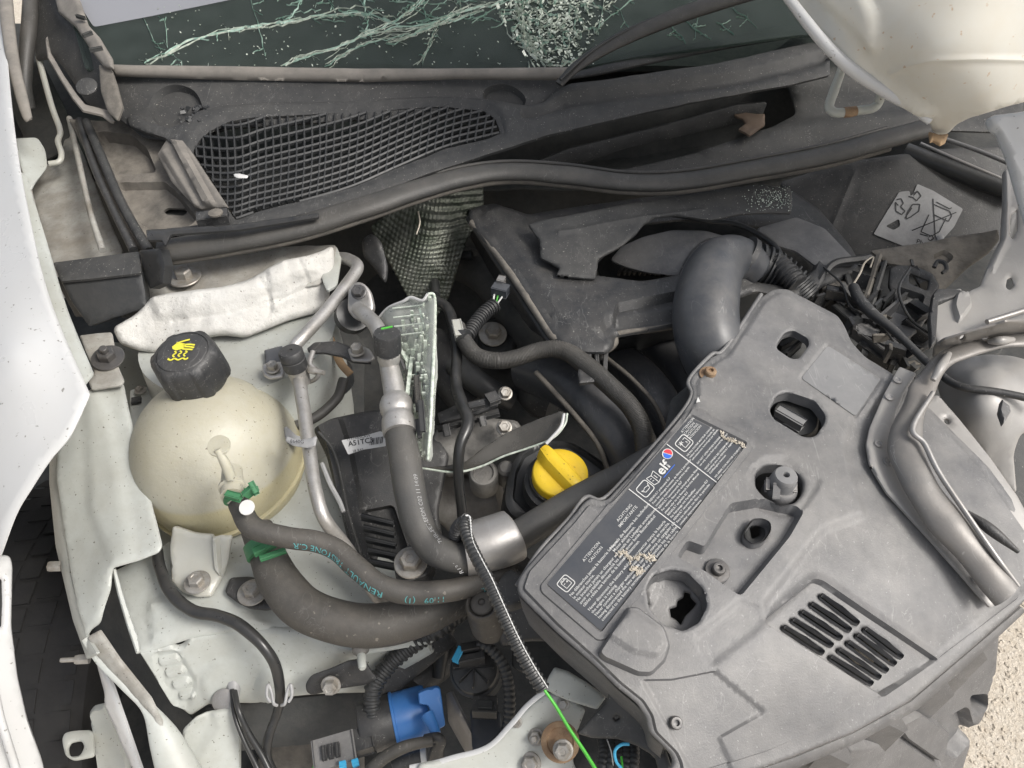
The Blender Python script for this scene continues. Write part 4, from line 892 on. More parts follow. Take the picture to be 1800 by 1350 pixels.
c2_ = thing('large_hose_clamp', 'green clamp round the top of the fat coolant hose', 'hose clamp', W(468, 975, 80))
clamp(c2_, [(462, 952, 80.6, 35), (470, 972, 80.2, 36)], 35); pbox('clamp_ear', (446, 968, 83.2), (480, 952, 83.2), 12, .006, M['green'], c2_); pbox('clamp_ear', (458, 980, 83), (500, 966, 83), 6, .004, M['green'], c2_)
# =================================================================== thin air conditioning pipe
ap = thing('thin_aircon_pipe', 'thin silver aircon pipe with a black valve cap right of the tank', 'pipe', W(545, 800, 82))
tube('pipe', [(585, 452, 87, 9), (612, 456, 88, 11), (628, 470, 88.5, 11), (610, 500, 88.6, 11), (570, 550, 88.8, 11), (535, 590, 89, 11), (518, 610, 88.6, 11), (520, 640, 87.8, 11)], 11, M['alu'], ap, seg=18)
tube('pipe', [(524, 655, 87, 12), (534, 720, 86.6, 12), (545, 800, 86, 12), (556, 870, 85.4, 12), (572, 915, 84, 12), (610, 965, 80, 12), (650, 1030, 76, 11), (685, 1080, 73, 11)], 12, M['alu'], ap, seg=18)
lathe('valve_body', [(.0105, -.022), (.0115, -.012), (.0125, -.004), (.0115, .002)], W(522, 645, 88), (-.1, .25, 1), M['alu'], ap, seg=20)
lathe('valve_cap', [(.0128, -.006), (.0138, -.003), (.0138, .007), (.0130, .0075), (.0130, .009), (.0138, .0095), (.0138, .017), (.012, .0195), (.003, .0197), (.0026, .018), (.0001, .0178)], W(518, 640, 89), (-.1, .12, 1), M['plastic'], ap, seg=32)
sheet('label_band', [(503, 765), (520, 772), (540, 770), (556, 765), (554, 782), (538, 786), (514, 782), (500, 774)], Surf([(503, 765, 87.5), (556, 765, 88), (530, 784, 87.6)]), M['stick'], ap, step=4, r=3, thick=.0008)
sfl = Surf(87.9); 
text_on('printed_text', '8640G', sfl, (510, 779), (1, .05), (0, 1), 9, M['printk'], ap)
br = thing('pipe_bracket', 'small steel bracket with a bolt holding the thin silver pipe', 'bracket', W(480, 650, 84))
sheet('bracket_plate', [(460, 640), (470, 636), (496, 634), (500, 650), (498, 660), (474, 664), (462, 658)], 86.6, M['alu'], br, step=5, r=5, thick=.002, bev=2)
bolt(br, 480, 648, 86.9, 10, M['boltm'], washer=1.3)
sheet('rubber_pad', [(464, 614), (496, 606), (500, 634), (466, 640)], 85.6, M['label'], br, step=6, r=2, thick=.004)
sheet('arm_strip', [(538, 612), (552, 600), (590, 598), (612, 606), (626, 620), (652, 630), (652, 636), (620, 634), (600, 624), (570, 618), (546, 618)], 87, M['plastic'], br, step=6, r=4, thick=.003, bev=2)
sheet('bracket_plate', [(610, 612), (636, 606), (650, 612), (660, 628), (648, 634), (618, 632)], 87.3, M['steel'], br, step=5, r=4, thick=.002, bev=2)
bolt(br, 628, 618, 87.7, 11, M['boltm'], washer=1.3)
lathe('small_screw', [(.004, 0), (.0045, .008), (.003, .010), (.003, .02)], W(544, 650, 88), (.75, -.3, .1), M['boltm'], br, seg=12)
tube('hook', [(550, 618, 87, 5), (545, 640, 86.6, 5), (560, 655, 86, 5), (552, 668, 85, 4), (530, 674, 84, 4)], 5, M['steel'], br, seg=8)
tag(tube('brown_wire_strap', [(582, 592, 84, 5), (588, 615, 83, 7), (600, 640, 82, 7), (616, 658, 81.5, 7)], 6, M['orange'], seg=8, prof=lambda a: (math.cos(a) * .4, math.sin(a))), 'tan strap dangling beside the strut tower', 'strap')
# =================================================================== thick air conditioning pipe and hose
tp = thing('thick_aircon_hose', 'thick silver aircon fitting and grey hose sweeping to the right', 'hose', W(700, 800, 82))
sheet('flange', [(612, 506), (626, 494), (640, 498), (650, 512), (656, 540), (648, 556), (636, 564), (622, 560), (610, 545)], Surf([(612, 506, 90), (640, 498, 90.6), (636, 564, 88)]), M['alu'], tp, step=5, r=8, thick=.007, bev=3, bevh=.0015)
V, F = bolt_geo(W(631, 514, 90.6), (-.05, -.5, .9), 11 * PX(631, 514, 90), washer=1.25); mk('hex_bolt', V, F, M['darkbolt'], tp, 30)
tube('elbow_pipe', [(630, 542, 90, 13), (645, 556, 91, 14), (660, 572, 91.5, 14), (672, 596, 91.2, 15), (680, 625, 90.6, 16), (688, 660, 90, 18), (696, 700, 89.2, 20)], 15, M['alu'], tp, seg=24)
tube('flange_seal', [(622, 552, 87, 30), (618, 558, 85.8, 31)], 30, M['black'], tp, seg=28, n=2)
lathe('port_neck', [(.011, -.014), (.0125, -.008), (.0125, -.001), (.011, 0)], W(683, 620, 92), (.05, .15, 1), M['alu'], tp, seg=24)
lathe('service_cap', [(.0125, 0), (.0148, .001), (.0148, .022), (.0138, .0245), (.006, .0248), (.0001, .0245)], W(682, 618, 92.2), (.05, .15, 1), M['plastic'], tp, seg=40, mod=lambda a, h: 1 + .03 * math.sin(18 * a))
tube('green_mark', [(670, 578, 95.4, 2), (690, 574, 95.4, 2)], 2, M['gwire'], tp, seg=6)
tube('crimp_ring', [(694, 700, 89.4, 24), (696, 710, 89.3, 29), (698, 722, 89.2, 29), (699, 730, 89.1, 26), (700, 738, 89, 29), (702, 752, 88.8, 30), (703, 762, 88.7, 29)], 28, M['alu'], tp, seg=36, n=5)
hp = [(702, 755, 88.6, 26), (712, 810, 88, 28), (722, 870, 87, 28), (736, 925, 86, 28), (762, 964, 85, 28), (806, 980, 84.5, 28), (852, 972, 84.3, 28), (900, 948, 84.3, 28), (960, 912, 84.5, 27), (1030, 872, 85, 27), (1100, 835, 85.5, 26), (1160, 800, 86, 26)]
tube('rubber_hose', hp, 27, M['achose'], tp, seg=28, n=10)
text_tube('printed_text', 'R134a-1234HF7 TIR-FET-EPDM C02 11', hp, 27, .01, .0085, -.15, M['print'], tp, flip=False) if 0 else None
text_tube('printed_text', 'R134a-1234S-7HR-FET-EPDM C02 11 14:09', hp[:5], 27, .172, .0062, -.62, M['stick'], tp, flip=True)
sl = thing('hose_sleeve', 'short grey metallic sleeve round the thick hose', 'sleeve', W(862, 955, 86))
tube('sleeve', [(816, 966, 84.8, 46), (832, 963, 84.8, 47), (862, 955, 84.8, 48), (896, 944, 84.8, 47), (903, 941, 84.8, 44)], 47, M['steel'], sl, seg=44, n=4, sharp=35)
tag(lathe('service_port_cap', [(.0115, 0), (.0125, .002), (.0125, .008), (.011, .010), (.0001, .0105)], W(707, 595, 89.5), (.1, -.1, 1), M['black'], seg=30), 'round flat black cap just right of the ribbed aircon cap', 'cap')
# =================================================================== broken lamp lens
ln = thing('lamp_lens_fragment', 'broken clear headlamp lens standing upright among the pipes', 'lens fragment', W(730, 810, 80))
lS = Surf([(690, 545, 93), (762, 522, 95), (745, 810, 86), (700, 650, 88), (758, 660, 91.5), (720, 800, 84.5)])
sheet('lens', [(664, 560), (682, 540), (708, 530), (720, 522), (740, 528), (752, 518), (763, 520), (764, 560), (760, 660), (754, 800), (750, 812), (735, 806), (726, 770), (712, 700), (690, 640), (672, 600)], lS, M['lens'], ln, step=6, r=3, thick=.003, rough=.003, rsc=40)
tube('lens_rim', [(752, 516, 95.6, 2.6), (764, 524, 95, 3), (763, 600, 93, 3.4), (758, 720, 90.5, 3.4), (752, 808, 87.6, 3)], 3, M['crumb'], ln, seg=8)
sheet('lens_side', [(738, 530), (762, 522), (757, 660), (752, 806), (738, 800), (742, 660)], Surf([(738, 530, 94), (762, 522, 95.6), (752, 806, 87.8)]), M['lens'], ln, step=8, r=2, thick=.002)
for k in range(4):
    v0 = 534 + k * 16; tube('lens_rib', [(690 + k * 1.5, v0 + 8, 93.6 - k * .25, 1.6), (720, v0 + 5, 94 - k * .25, 1.6), (744, v0 + 2, 94.8 - k * .3, 1.6)], 1.6, M['crumb'], ln, seg=6, n=4)
gs = []; rr = random.Random(8)
for i in range(150):
    u = rr.uniform(700, 760); v = rr.uniform(530, 800)
    if not inside(np.array([(u, v)]), np.array([(700, 540), (760, 522), (752, 805), (735, 800), (712, 690)]))[0]: continue
    c = lS.at(u, v, .002); r_ = rr.uniform(.0006, .002); ax = Vector((rr.gauss(0, 1), rr.gauss(0, 1), rr.gauss(0, 1))); L_ = Vector((rr.gauss(0, .3), rr.gauss(0, .3), rr.uniform(1, 5) * -1)) * r_
    gs.append(geo_join([box_geo(c, Vector((r_, 0, 0)), L_, Vector((0, r_ * .3, r_ * .3)), 0)]))
tag(mk('splinters', *geo_join(gs), M['crumb'], ln, 20), None, kind='stuff')
tube('broken_edge', [(664, 560, 91, 2), (682, 541, 92.6, 2.2), (708, 530, 94, 2.6), (722, 523, 94.6, 3), (742, 528, 95, 2.6), (752, 517, 95.6, 3)], 2.4, M['stickw'], ln, seg=7)
for (u, v, dx, dy, wd, m_) in [(722, 575, 8, 3, 8, 'black'), (735, 612, 4, 18, 6, 'smoke'), (738, 650, 3, 26, 8, 'black'), (734, 690, 2, 30, 7, 'smoke'), (741, 730, 2, 26, 8, 'black'), (738, 640, 1, 50, 3, 'crumb'), (722, 640, -6, 50, 3, 'crumb'), (716, 610, -8, 22, 4, 'crumb')]:
    pbox('reflector_piece', (u - dx, v - dy, 90.8), (u + dx, v + dy, 90), wd, .003, M[m_], ln)
rr = random.Random(21)
LP_ = np.array([(690, 560), (756, 530), (750, 800), (735, 800), (712, 690)])
for i in range(46):
    u, v = rr.uniform(690, 757), rr.uniform(560, 800)
    if not inside(np.array([(u, v)]), LP_)[0]: continue
    dx, dy = rr.gauss(0, 3), rr.uniform(4, 22); h_ = rr.uniform(90.2, 91.6) - (v - 560) * .014
    pbox('reflector_piece', (u - dx, v - dy, h_ + .5), (u + dx, v + dy, h_), rr.uniform(1.5, 7), .002, M[rr.choice(('crumb', 'crumb', 'alu', 'stickw', 'smoke', 'black', 'shard'))], ln, .0004)
sd = thing('smoked_shard', 'long curved smoky plastic shard lying across the engine', 'shard', W(870, 800, 84))
sS = Surf([(742, 822, 84), (820, 828, 84), (900, 790, 86), (995, 730, 89), (985, 722, 89), (900, 762, 86.5), (820, 812, 85)])
sheet('shard', [(740, 822), (780, 820), (815, 815), (850, 786), (890, 760), (940, 738), (985, 722), (996, 726), (992, 748), (968, 772), (920, 788), (880, 802), (840, 822), (805, 832), (765, 828)], sS, M['smoke'], sd, step=6, r=3, thick=.002, rough=.001)
tube('shard_edge', [(742, 823, 84.4, 1.6), (800, 830, 84.4, 2), (845, 820, 84.8, 2), (885, 802, 86, 1.8), (930, 787, 87, 1.8), (972, 770, 88.2, 1.8), (993, 746, 89.2, 1.8), (997, 727, 89.6, 2)], 2, M['crumb'], sd, seg=7)
tube('shard_edge', [(960, 780, 88, 3), (985, 752, 89, 3), (992, 728, 89.4, 3)], 3, M['stickw'], sd, seg=7)
# =================================================================== black fan housing with label, engine below
fh = thing('belt_cover', 'black ribbed plastic cover with a white barcode label below the pipes', 'engine cover', W(640, 850, 75))
bS = Surf([(555, 745, 81), (670, 722, 82), (760, 740, 81), (600, 990, 72), (760, 960, 74), (620, 860, 78)])
sheet('cover_shell', [(548, 752), (580, 735), (640, 722), (700, 716), (760, 740), (790, 800), (770, 900), (780, 960), (740, 1000), (680, 1010), (640, 1000), (610, 950), (590, 870), (572, 800)], bS, M['plastic'], fh, step=9, r=10, thick=.004, bev=5, bevh=.003, rough=.0012, rsc=20,
      feats=[([(560, 750), (600, 735), (620, 800), (640, 900), (660, 990), (630, 980), (600, 880), (578, 790)], .010, 6), ([(640, 900), (690, 890), (720, 980), (670, 1000)], -.012, 6)])
for k in range(5): pbox('cooling_rib', (636 + k * 4, 905 + k * 20, 79.2 - k * .7), (690 + k * 2, 918 + k * 19, 79.2 - k * .7), 5, .008, M['black'], fh)
tube('cover_edge', [(560, 760, 82, 3), (585, 790, 81.2, 3), (600, 840, 80, 3), (612, 900, 79, 3), (636, 980, 76, 3)], 3, M['cowl'], fh, seg=8)
lbS = Surf([(600, 770, 83.6), (672, 752, 84.4), (612, 798, 83)])
lb = sheet('barcode_label', [(600, 774), (640, 766), (668, 758), (676, 760), (678, 784), (640, 790), (612, 799)], lbS, M['stickw'], fh, step=6, r=2, thick=.0005, bev=0)
text_on('printed_text', 'A51TC3', lbS, (613, 785), (.98, -.17), (.17, .98), 13, M['printk'], lb, h=.0006, bold=.2)
text_on('printed_text', '1137A65CAW', lbS, (610, 775), (.98, -.17), (.17, .98), 7, M['printk'], lb, h=.0006)
text_on('printed_text', '18 R43', lbS, (620, 796), (.98, -.17), (.17, .98), 7, M['printk'], lb, h=.0006)
for k in range(9):
    a = (650 + k * 2.6, 783 - k * .45); V = [lbS.at(a[0] + dx, a[1] + dy, .0006) for dx, dy in ((0, 0), (1.5 if k % 3 else .8, 0), (3.0 if k % 3 else 2.2, -12), (1.5, -12))]; mk('bar_code_bar', V, [(0, 1, 2, 3)], M['printk'], lb)
tag(tube('twig', [(566, 815, 83, 4), (580, 850, 82.6, 4.5), (596, 880, 82, 4.5), (604, 900, 81.6, 4)], 4, M['stick'], seg=7), 'pale bent strip of plastic on the black belt cover', 'debris')
# =================================================================== quilted foil heat shield
hsS = Surf([(660, 405, 84), (850, 350, 85), (700, 540, 76), (800, 470, 80), (745, 430, 84)])
hso = [(650, 400), (690, 370), (760, 335), (850, 315), (850, 370), (822, 420), (805, 470), (790, 520), (765, 560), (735, 550), (718, 525), (700, 490), (672, 440)]
V, F = sheet_geo(hso, hsS, step=3.2, r=8, thick=.001, bev=0)
Va = np.array(V); nh = len(Va) // 2
q = np.sin(Va[:, 0] * 640 + Va[:, 2] * 420) * np.sin(Va[:, 2] * 760 - Va[:, 0] * 380)
Va[:, 1] -= .0022 * q; Va[:, 2] += .0022 * q + lump(Va, .005, 14)
tag(mk('heat_shield', Va.tolist(), F, M['foil'], None, 180), 'quilted shiny foil heat shield sagging under the rubber seal', 'heat shield')
tag(tube('dry_grass', [(735, 372, 89, 1.4), (738, 392, 89, 1.4), (732, 412, 88.6, 1.2)], 1.3, M['tear'], seg=5), 'dry grass stalk stuck on the foil heat shield', 'grass stalk')
tag(sheet('shield_lobe', [(634, 420), (652, 408), (668, 424), (680, 470), (676, 500), (655, 470), (636, 450)], Surf([(634, 420, 86), (676, 430, 86), (660, 500, 82)]), M['plastic'], step=7, r=10, bev=4, bevh=.003), 'small black plastic lobe left of the foil heat shield', 'bracket')
# =================================================================== engine block region
eng = thing('engine', 'grey cast engine parts glimpsed in the dark between the hoses', 'engine', W(860, 800, 60))
sheet('block_lump', [(560, 560), (660, 480), (860, 420), (960, 560), (1000, 700), (900, 800), (700, 760), (600, 700)], Surf([(560, 560, 68), (860, 430, 72), (1000, 700, 66), (600, 700, 64)]), M['deep'], eng, step=16, rough=.016, rsc=14)
sheet('cast_cover', [(756, 770), (770, 750), (850, 735), (905, 740), (915, 752), (905, 775), (880, 800), (840, 830), (790, 840), (760, 830)], Surf([(756, 770, 80), (905, 740, 82), (800, 840, 77)]), M['cast'], eng, step=6, r=8, thick=.02, bev=5, bevh=.005, rough=.003, rsc=45)
sheet('cast_base', [(745, 820), (800, 835), (870, 845), (885, 900), (870, 950), (800, 950), (750, 900)], Surf([(745, 820, 76), (880, 850, 76), (800, 950, 70)]), M['cast'], eng, step=9, r=14, thick=.02, bev=6, bevh=.006, rough=.005, rsc=30)
lathe('cast_boss', [(.017, -.03), (.017, .004), (.015, .007), (.012, .0075), (.011, .005), (.0001, .005)], W(850, 835, 79), (0, -.25, 1), M['cast'], eng, seg=28)
lathe('cast_boss', [(.010, -.03), (.010, .003), (.007, .006), (.0001, .006)], W(890, 825, 79), (0, -.2, 1), M['cast'], eng, seg=20)
for (u, v, z, r_) in [(888, 692, 83, 10), (886, 752, 83, 11)]:
    V, F = bolt_geo(W(u, v, z), (.1, -.5, 1), r_ * PX(u, v, z), washer=1.3); mk('hex_bolt', V, F, M['boltm'], eng, 30)
V, F = bolt_geo(W(722, 990, 82), (.05, -.2, 1), 19 * PX(722, 990, 82), washer=1.55); mk('mount_bolt', V, F, M['boltm'], eng, 30)
sheet('mount_plate', [(695, 975), (720, 955), (752, 962), (765, 985), (750, 1010), (715, 1022), (692, 1005)], 81.6, M['plastic'], eng, step=8, r=8, thick=.02, bev=4)
V, F = bolt_geo(W(866, 588, 74), (.1, -.3, 1), 14 * PX(866, 588, 74), washer=1.8); mk('hex_bolt', V, F, M['boltm'], eng, 30)
sheet('inner_mount', [(838, 590), (850, 560), (900, 555), (915, 590), (900, 625), (850, 628)], 73.2, M['black'], eng, step=8, r=14, thick=.02, bev=5, bevh=.004)
tube('black_runner', [(800, 470, 74, 20), (860, 490, 75, 34), (920, 560, 74, 40), (960, 620, 73, 36)], 30, M['deep'], eng, seg=20)
tube('dark_pipe', [(760, 600, 72, 30), (790, 660, 72, 34), (830, 720, 71, 30)], 30, M['plastic'], eng, seg=20)
tube('dark_pipe', [(800, 640, 76, 22), (850, 680, 76, 22), (900, 705, 74, 20)], 20, M['black'], eng, seg=18)
sheet('rail_clip', [(768, 726), (800, 712), (850, 700), (872, 698), (876, 712), (850, 724), (800, 738), (772, 745)], Surf([(768, 726, 85), (872, 700, 86), (800, 745, 84.4)]), M['plastic'], eng, step=6, r=3, thick=.006, bev=2)
for (a, b, w_) in [((770, 750, 83.6), (876, 722, 84.6), 10), ((858, 700, 86.8), (874, 694, 86.8), 22), ((806, 716, 86.6), (850, 706, 86.8), 12), ((782, 745, 84.2), (786, 762, 83.6), 10), ((815, 738, 84.4), (819, 752, 84), 10), ((846, 730, 84.6), (850, 744, 84), 9)]:
    pbox('clip_tooth', a, b, w_, .006, M['plastic'], eng)
tag(tube('right_engine_hose', [(930, 680, 74, 30), (950, 700, 75, 34), (975, 712, 75, 34)], 30, M['plastic'], seg=26, sharp=35), 'dark round stub in the shadow above the yellow filler cap', 'pipe stub')
# oil filler
of = thing('oil_filler', 'black oil filler housing with its bright yellow turn cap', 'oil filler', W(980, 860, 80))
sheet('filler_housing', [(888, 880), (895, 830), (912, 790), (950, 772), (1000, 772), (1035, 792), (1080, 825), (1100, 860), (1060, 900), (1000, 930), (930, 915), (900, 905)], Surf([(888, 880, 80), (950, 772, 81), (1100, 860, 80), (980, 930, 78)]), M['black'], of, step=9, r=18, thick=.03, bev=8, bevh=.004,
      feats=[([(903, 876), (908, 830), (922, 800), (952, 782), (1000, 782), (1030, 800), (1070, 830), (1085, 858), (1050, 888), (1000, 912), (930, 902)], -.005, 5)])
OC = W(982, 848, 82); oax = Vector((.04, -.12, 1)).normalized(); orr = 50 * PX(982, 830, 84.5)
lathe('filler_collar', [(orr * 1.3, -.012), (orr * 1.25, .002), (orr * 1.1, .004), (orr * 1.08, .010)], OC, oax, M['plastic'], of, seg=48)
oc = lathe('yellow_cap', [(orr * .97, .004), (orr, .006), (orr * 1.0, .018), (orr * .985, .021), (orr * .94, .0225), (orr * .7, .0232), (.0001, .0235)], OC, oax, M['yellow'], of, seg=64, mod=lambda a, h: 1 + (.006 * math.cos(30 * a) if h < .017 else 0), sharp=50)
x_, y_, z_ = basis(oax, (.62, -.78, 0)); top = OC + oax * .023
def ridge():
    L = orr * 1.04; V = []; sec = [(-.014, 0), (-.0085, .015), (-.006, .017), (.006, .017), (.0085, .015), (.014, 0)]
    st_ = [(-L * .98, .35, 1.0), (-L * .93, .45, 1.05), (-L * .5, .62, 1), (0, .62, 1), (L * .6, .6, .98), (L * .9, .5, .9), (L * .97, .4, .75)]
    for (s, w_, h_) in st_:
        for (a, b) in sec: V.append(top + x_ * s + y_ * a * w_ * 1.5 + z_ * (b * h_ * .92 - .003))
    F = []; n = 6
    for i in range(len(st_) - 1):
        for k in range(n): F.append((i * n + k, i * n + (k + 1) % n, (i + 1) * n + (k + 1) % n, (i + 1) * n + k))
    F += [tuple(reversed(range(n))), tuple((len(st_) - 1) * n + k for k in range(n))]
    bm = bmesh.new(); vs = [bm.verts.new(v) for v in V]; [bm.faces.new([vs[i] for i in f]) for f in F]; bmesh.ops.recalc_face_normals(bm, faces=bm.faces[:])
    bmesh.ops.bevel(bm, geom=bm.edges[:], offset=.0012, segments=2, affect='EDGES'); bm.verts.index_update()
    r_ = ([v.co.copy() for v in bm.verts], [tuple(v.index for v in f.verts) for f in bm.faces]); bm.free(); return r_
mk('grip_ridge', *ridge(), M['yellow'], oc, 40)
# =================================================================== wiring in the middle
tag(tube('black_cable', [(758, 525, 84, 9), (785, 540, 84.5, 9), (798, 575, 85, 10), (803, 620, 86, 10), (802, 675, 87, 10), (812, 710, 87.8, 11), (823, 742, 88, 11), (808, 785, 87, 10), (806, 840, 84, 9), (812, 900, 80, 9), (815, 950, 76, 9)], 10, M['cable'], seg=16, n=9), 'glossy black cable running down behind the broken lamp lens', 'cable')
tag(tube('loom_branch', [(766, 520, 80, 8), (764, 480, 78, 9), (775, 455, 78, 9), (830, 448, 79, 8)], 8, M['black'], seg=12), 'black cable looping up toward the foil heat shield', 'cable')
hr_ = thing('braided_loom', 'black braided wiring loom arching across the intake pipes', 'wiring loom', W(950, 630, 86))
tube('sleeve', [(806, 574, 87, 12), (818, 602, 87.4, 14), (838, 626, 87.6, 15), (870, 634, 87.8, 15), (905, 630, 88, 15), (950, 616, 88.6, 15), (990, 616, 89, 16), (1030, 642, 89, 17), (1080, 686, 88.6, 17), (1112, 720, 88, 17), (1130, 760, 87, 17), (1134, 820, 85, 16)], 15, M['achose'] if 0 else M['rubber'], hr_, seg=16, rib=.03, period=.0016)
pbox('white_tag', (802, 562, 88.6), (808, 588, 88.6), 14, .008, M['tankleg'], hr_)
tube('tape_wrap', [(808, 592, 87.6, 15), (822, 594, 87.8, 15)], 14, M['black'], hr_, seg=12, n=3)
cg = thing('coil_connector', 'black corrugated conduit with white and green wires into a grey plug', 'connector', W(850, 560, 86))
tube('conduit', [(822, 590, 87, 11), (835, 570, 87, 12), (852, 550, 87, 12), (870, 536, 87, 12)], 12, M['plastic'], cg, rib=.12, period=.0045, seg=18)
for (a, m_) in [([(868, 534, 87.4), (868, 522, 88), (872, 508, 88)], 'print'), ([(872, 532, 87.4), (876, 518, 88), (882, 508, 88)], 'gwire'), ([(874, 534, 87.4), (884, 520, 88), (890, 512, 88)], 'print')]:
    tube('wire', [(*p, 1.6) for p in a], 1.6, M[m_], cg, seg=8)
pbox('plug', (868, 500, 89), (892, 506, 89), 20, .012, M['label'], cg); pbox('plug_key', (876, 488, 89.4), (886, 490, 89.4), 14, .010, M['cyan'] if 0 else M['steel'], cg)
# =================================================================== intake manifold runners
mf = thing('intake_manifold', 'three black curved plastic intake runners below the air box', 'intake manifold', W(1080, 700, 76))
def runner(path, r, lipoff=None):
    tube('runner', path, r, M['duct'], mf, seg=24, prof=lambda a: (math.copysign(abs(math.cos(a)) ** .75, math.cos(a)) * .8, math.copysign(abs(math.sin(a)) ** .75, math.sin(a))), n=8)
runner([(930, 650, 78, 38), (985, 668, 81, 44), (1040, 700, 83, 48), (1085, 750, 83, 50), (1110, 800, 81, 50), (1120, 860, 78, 48)], 45)
runner([(1020, 600, 77, 30), (1090, 632, 80, 32), (1150, 690, 82, 33), (1180, 760, 80, 34), (1190, 830, 76, 34)], 32)
runner([(1110, 590, 76, 34), (1150, 600, 79, 36), (1200, 650, 80, 38), (1240, 720, 79, 38)], 36)
tube('runner_lip', [(942, 655, 85, 5), (975, 690, 85, 5), (1015, 735, 84, 5), (1050, 780, 83, 5), (1070, 830, 81, 5)], 5, M['mud'], mf, seg=8)
tube('runner_lip', [(1065, 628, 85, 4), (1110, 665, 85, 4), (1150, 710, 84, 4), (1172, 760, 82, 4)], 4, M['mud'], mf, seg=8)
sheet('support_foot', [(1020, 618), (1036, 616), (1040, 650), (1052, 668), (1018, 672), (1016, 655)], 89.2, M['plastic'], mf, step=6, r=2, thick=.004)
for (a, b) in [((1036, 616, 89.4), (1036, 650, 88.6)), ((1048, 614, 89.4), (1052, 662, 88.4)), ((1066, 612, 89.2), (1064, 650, 88))]: pbox('support_rib', a, b, 4, .012, M['plastic'], mf)
# =================================================================== air box
ab = thing('air_box', 'large dusty black air filter box with its lid torn open', 'air box', W(1050, 520, 80))
abS = Surf([(822, 365, 89), (900, 480, 89.5), (1000, 590, 90), (1080, 580, 90), (1200, 500, 90), (1500, 440, 88), (1100, 350, 87), (1390, 340, 88)])
hole = [(1052, 452), (1075, 430), (1095, 418), (1125, 388), (1200, 380), (1300, 388), (1380, 400), (1440, 440), (1430, 470), (1390, 500), (1330, 490), (1290, 470), (1190, 480), (1130, 488), (1080, 492), (1048, 486)]
sheet('box_lid', [(822, 368), (840, 356), (870, 352), (930, 372), (1000, 360), (1200, 332), (1390, 326), (1440, 360), (1500, 430), (1520, 470), (1440, 500), (1400, 520), (1330, 506), (1290, 520), (1200, 540), (1196, 566), (1120, 578), (1082, 584), (1080, 600), (1068, 612), (1030, 612), (985, 600), (965, 580), (938, 540), (905, 490), (870, 440), (832, 396)],
      abS, M['plastic'], ab, holes=[hole], step=9, r=8, thick=.003, bev=6, bevh=.005, rough=.001, rsc=14,
      feats=[([(850, 378), (875, 366), (925, 385), (960, 440), (985, 480), (1050, 490), (1130, 500), (1200, 486), (1330, 494), (1250, 510), (1205, 520), (1195, 545), (1085, 562), (1065, 570), (1055, 590), (1000, 585), (975, 560), (930, 490), (880, 420)], .008, 9),
             ([(1085, 545), (1205, 520), (1200, 560), (1086, 580), (1078, 566)], -.010, 6)])
tube('lid_rim', [(830, 392, 88.4, 7), (870, 442, 88.6, 7), (905, 492, 89, 7), (945, 552, 89.2, 7), (975, 594, 89.2, 8), (1010, 612, 89, 9), (1055, 616, 89, 9), (1078, 604, 89, 8), (1086, 588, 89, 6), (1140, 580, 89, 6), (1200, 572, 89, 6)], 7, M['mud'], ab, seg=12)
tube('lid_rim', [(824, 384, 86.4, 6), (862, 442, 86.6, 6), (900, 500, 87, 6), (940, 562, 87.2, 6), (975, 608, 87.2, 7), (1020, 626, 87, 7), (1060, 628, 87, 6)], 6, M['plastic'], ab, seg=12)
sheet('box_side', [(822, 366), (840, 400), (905, 500), (975, 600), (1030, 620), (1084, 600), (1200, 575), (1200, 600), (1090, 625), (1000, 625), (930, 580), (860, 480), (815, 400)], Surf([(822, 366, 86), (975, 600, 86), (1200, 580, 86), (815, 400, 78), (1000, 640, 79), (1200, 605, 80)]), M['black'], ab, step=14)
sheet('box_inside', [(1040, 440), (1120, 370), (1400, 380), (1460, 440), (1420, 510), (1060, 500)], 82, M['deep'], ab, step=16, rough=.006, rsc=30)
for k in range(10): pbox('filter_pleat', (1088 + k * 9, 478, 83.5), (1120 + k * 9, 440, 83.5), 3.5, .006, M['dirt'], ab)
sheet('inner_lid', [(1072, 456), (1092, 432), (1130, 415), (1180, 403), (1240, 404), (1290, 418), (1330, 440), (1300, 462), (1250, 476), (1190, 484), (1140, 478), (1100, 468)], Surf([(1072, 456, 87), (1190, 405, 89.5), (1330, 440, 88.4), (1190, 484, 88), (1200, 445, 89.5)]), M['cover'], ab, step=8, r=8, thick=.003, bev=4)
sheet('inner_lid', [(1330, 400), (1400, 380), (1450, 400), (1500, 452), (1505, 462), (1440, 470), (1400, 440), (1350, 425)], Surf([(1330, 400, 88.6), (1500, 455, 89), (1400, 380, 89.2)]), M['cover'], ab, step=8, r=6, thick=.003, bev=4)
tube('guide_wall', [(1120, 384, 88.6, 4), (1180, 378, 88.8, 4), (1240, 388, 88.8, 5), (1300, 396, 89, 5), (1360, 430, 89, 5), (1380, 470, 88.6, 5)], 5, M['black'], ab, seg=8)
tflS = Surf([(930, 395, 92), (1200, 350, 93.2), (1390, 330, 93.6), (1390, 370, 92.8), (1045, 485, 90.8), (978, 480, 91), (1115, 410, 92.4)])
tf = sheet('torn_lid_flap', [(928, 392), (960, 384), (1060, 366), (1200, 340), (1280, 328), (1340, 322), (1390, 330), (1393, 352), (1391, 374), (1350, 372), (1300, 376), (1250, 386), (1190, 378), (1150, 382), (1132, 392), (1118, 410), (1094, 430), (1060, 448), (1052, 452), (1050, 470), (1047, 487), (1020, 486), (978, 482), (984, 470), (970, 462), (950, 452), (948, 420)], tflS, M['cowl'], None, step=7, r=3, thick=.0025, bev=2, rough=.0018, rsc=24,
           feats=[([(980, 412), (1130, 385), (1240, 372), (1240, 368), (1130, 380), (980, 407)], .0022, 3)])
tag(tf, 'torn matte black plastic flap with a ragged edge over the air box', 'torn plastic')
gs = []; rr = random.Random(5)
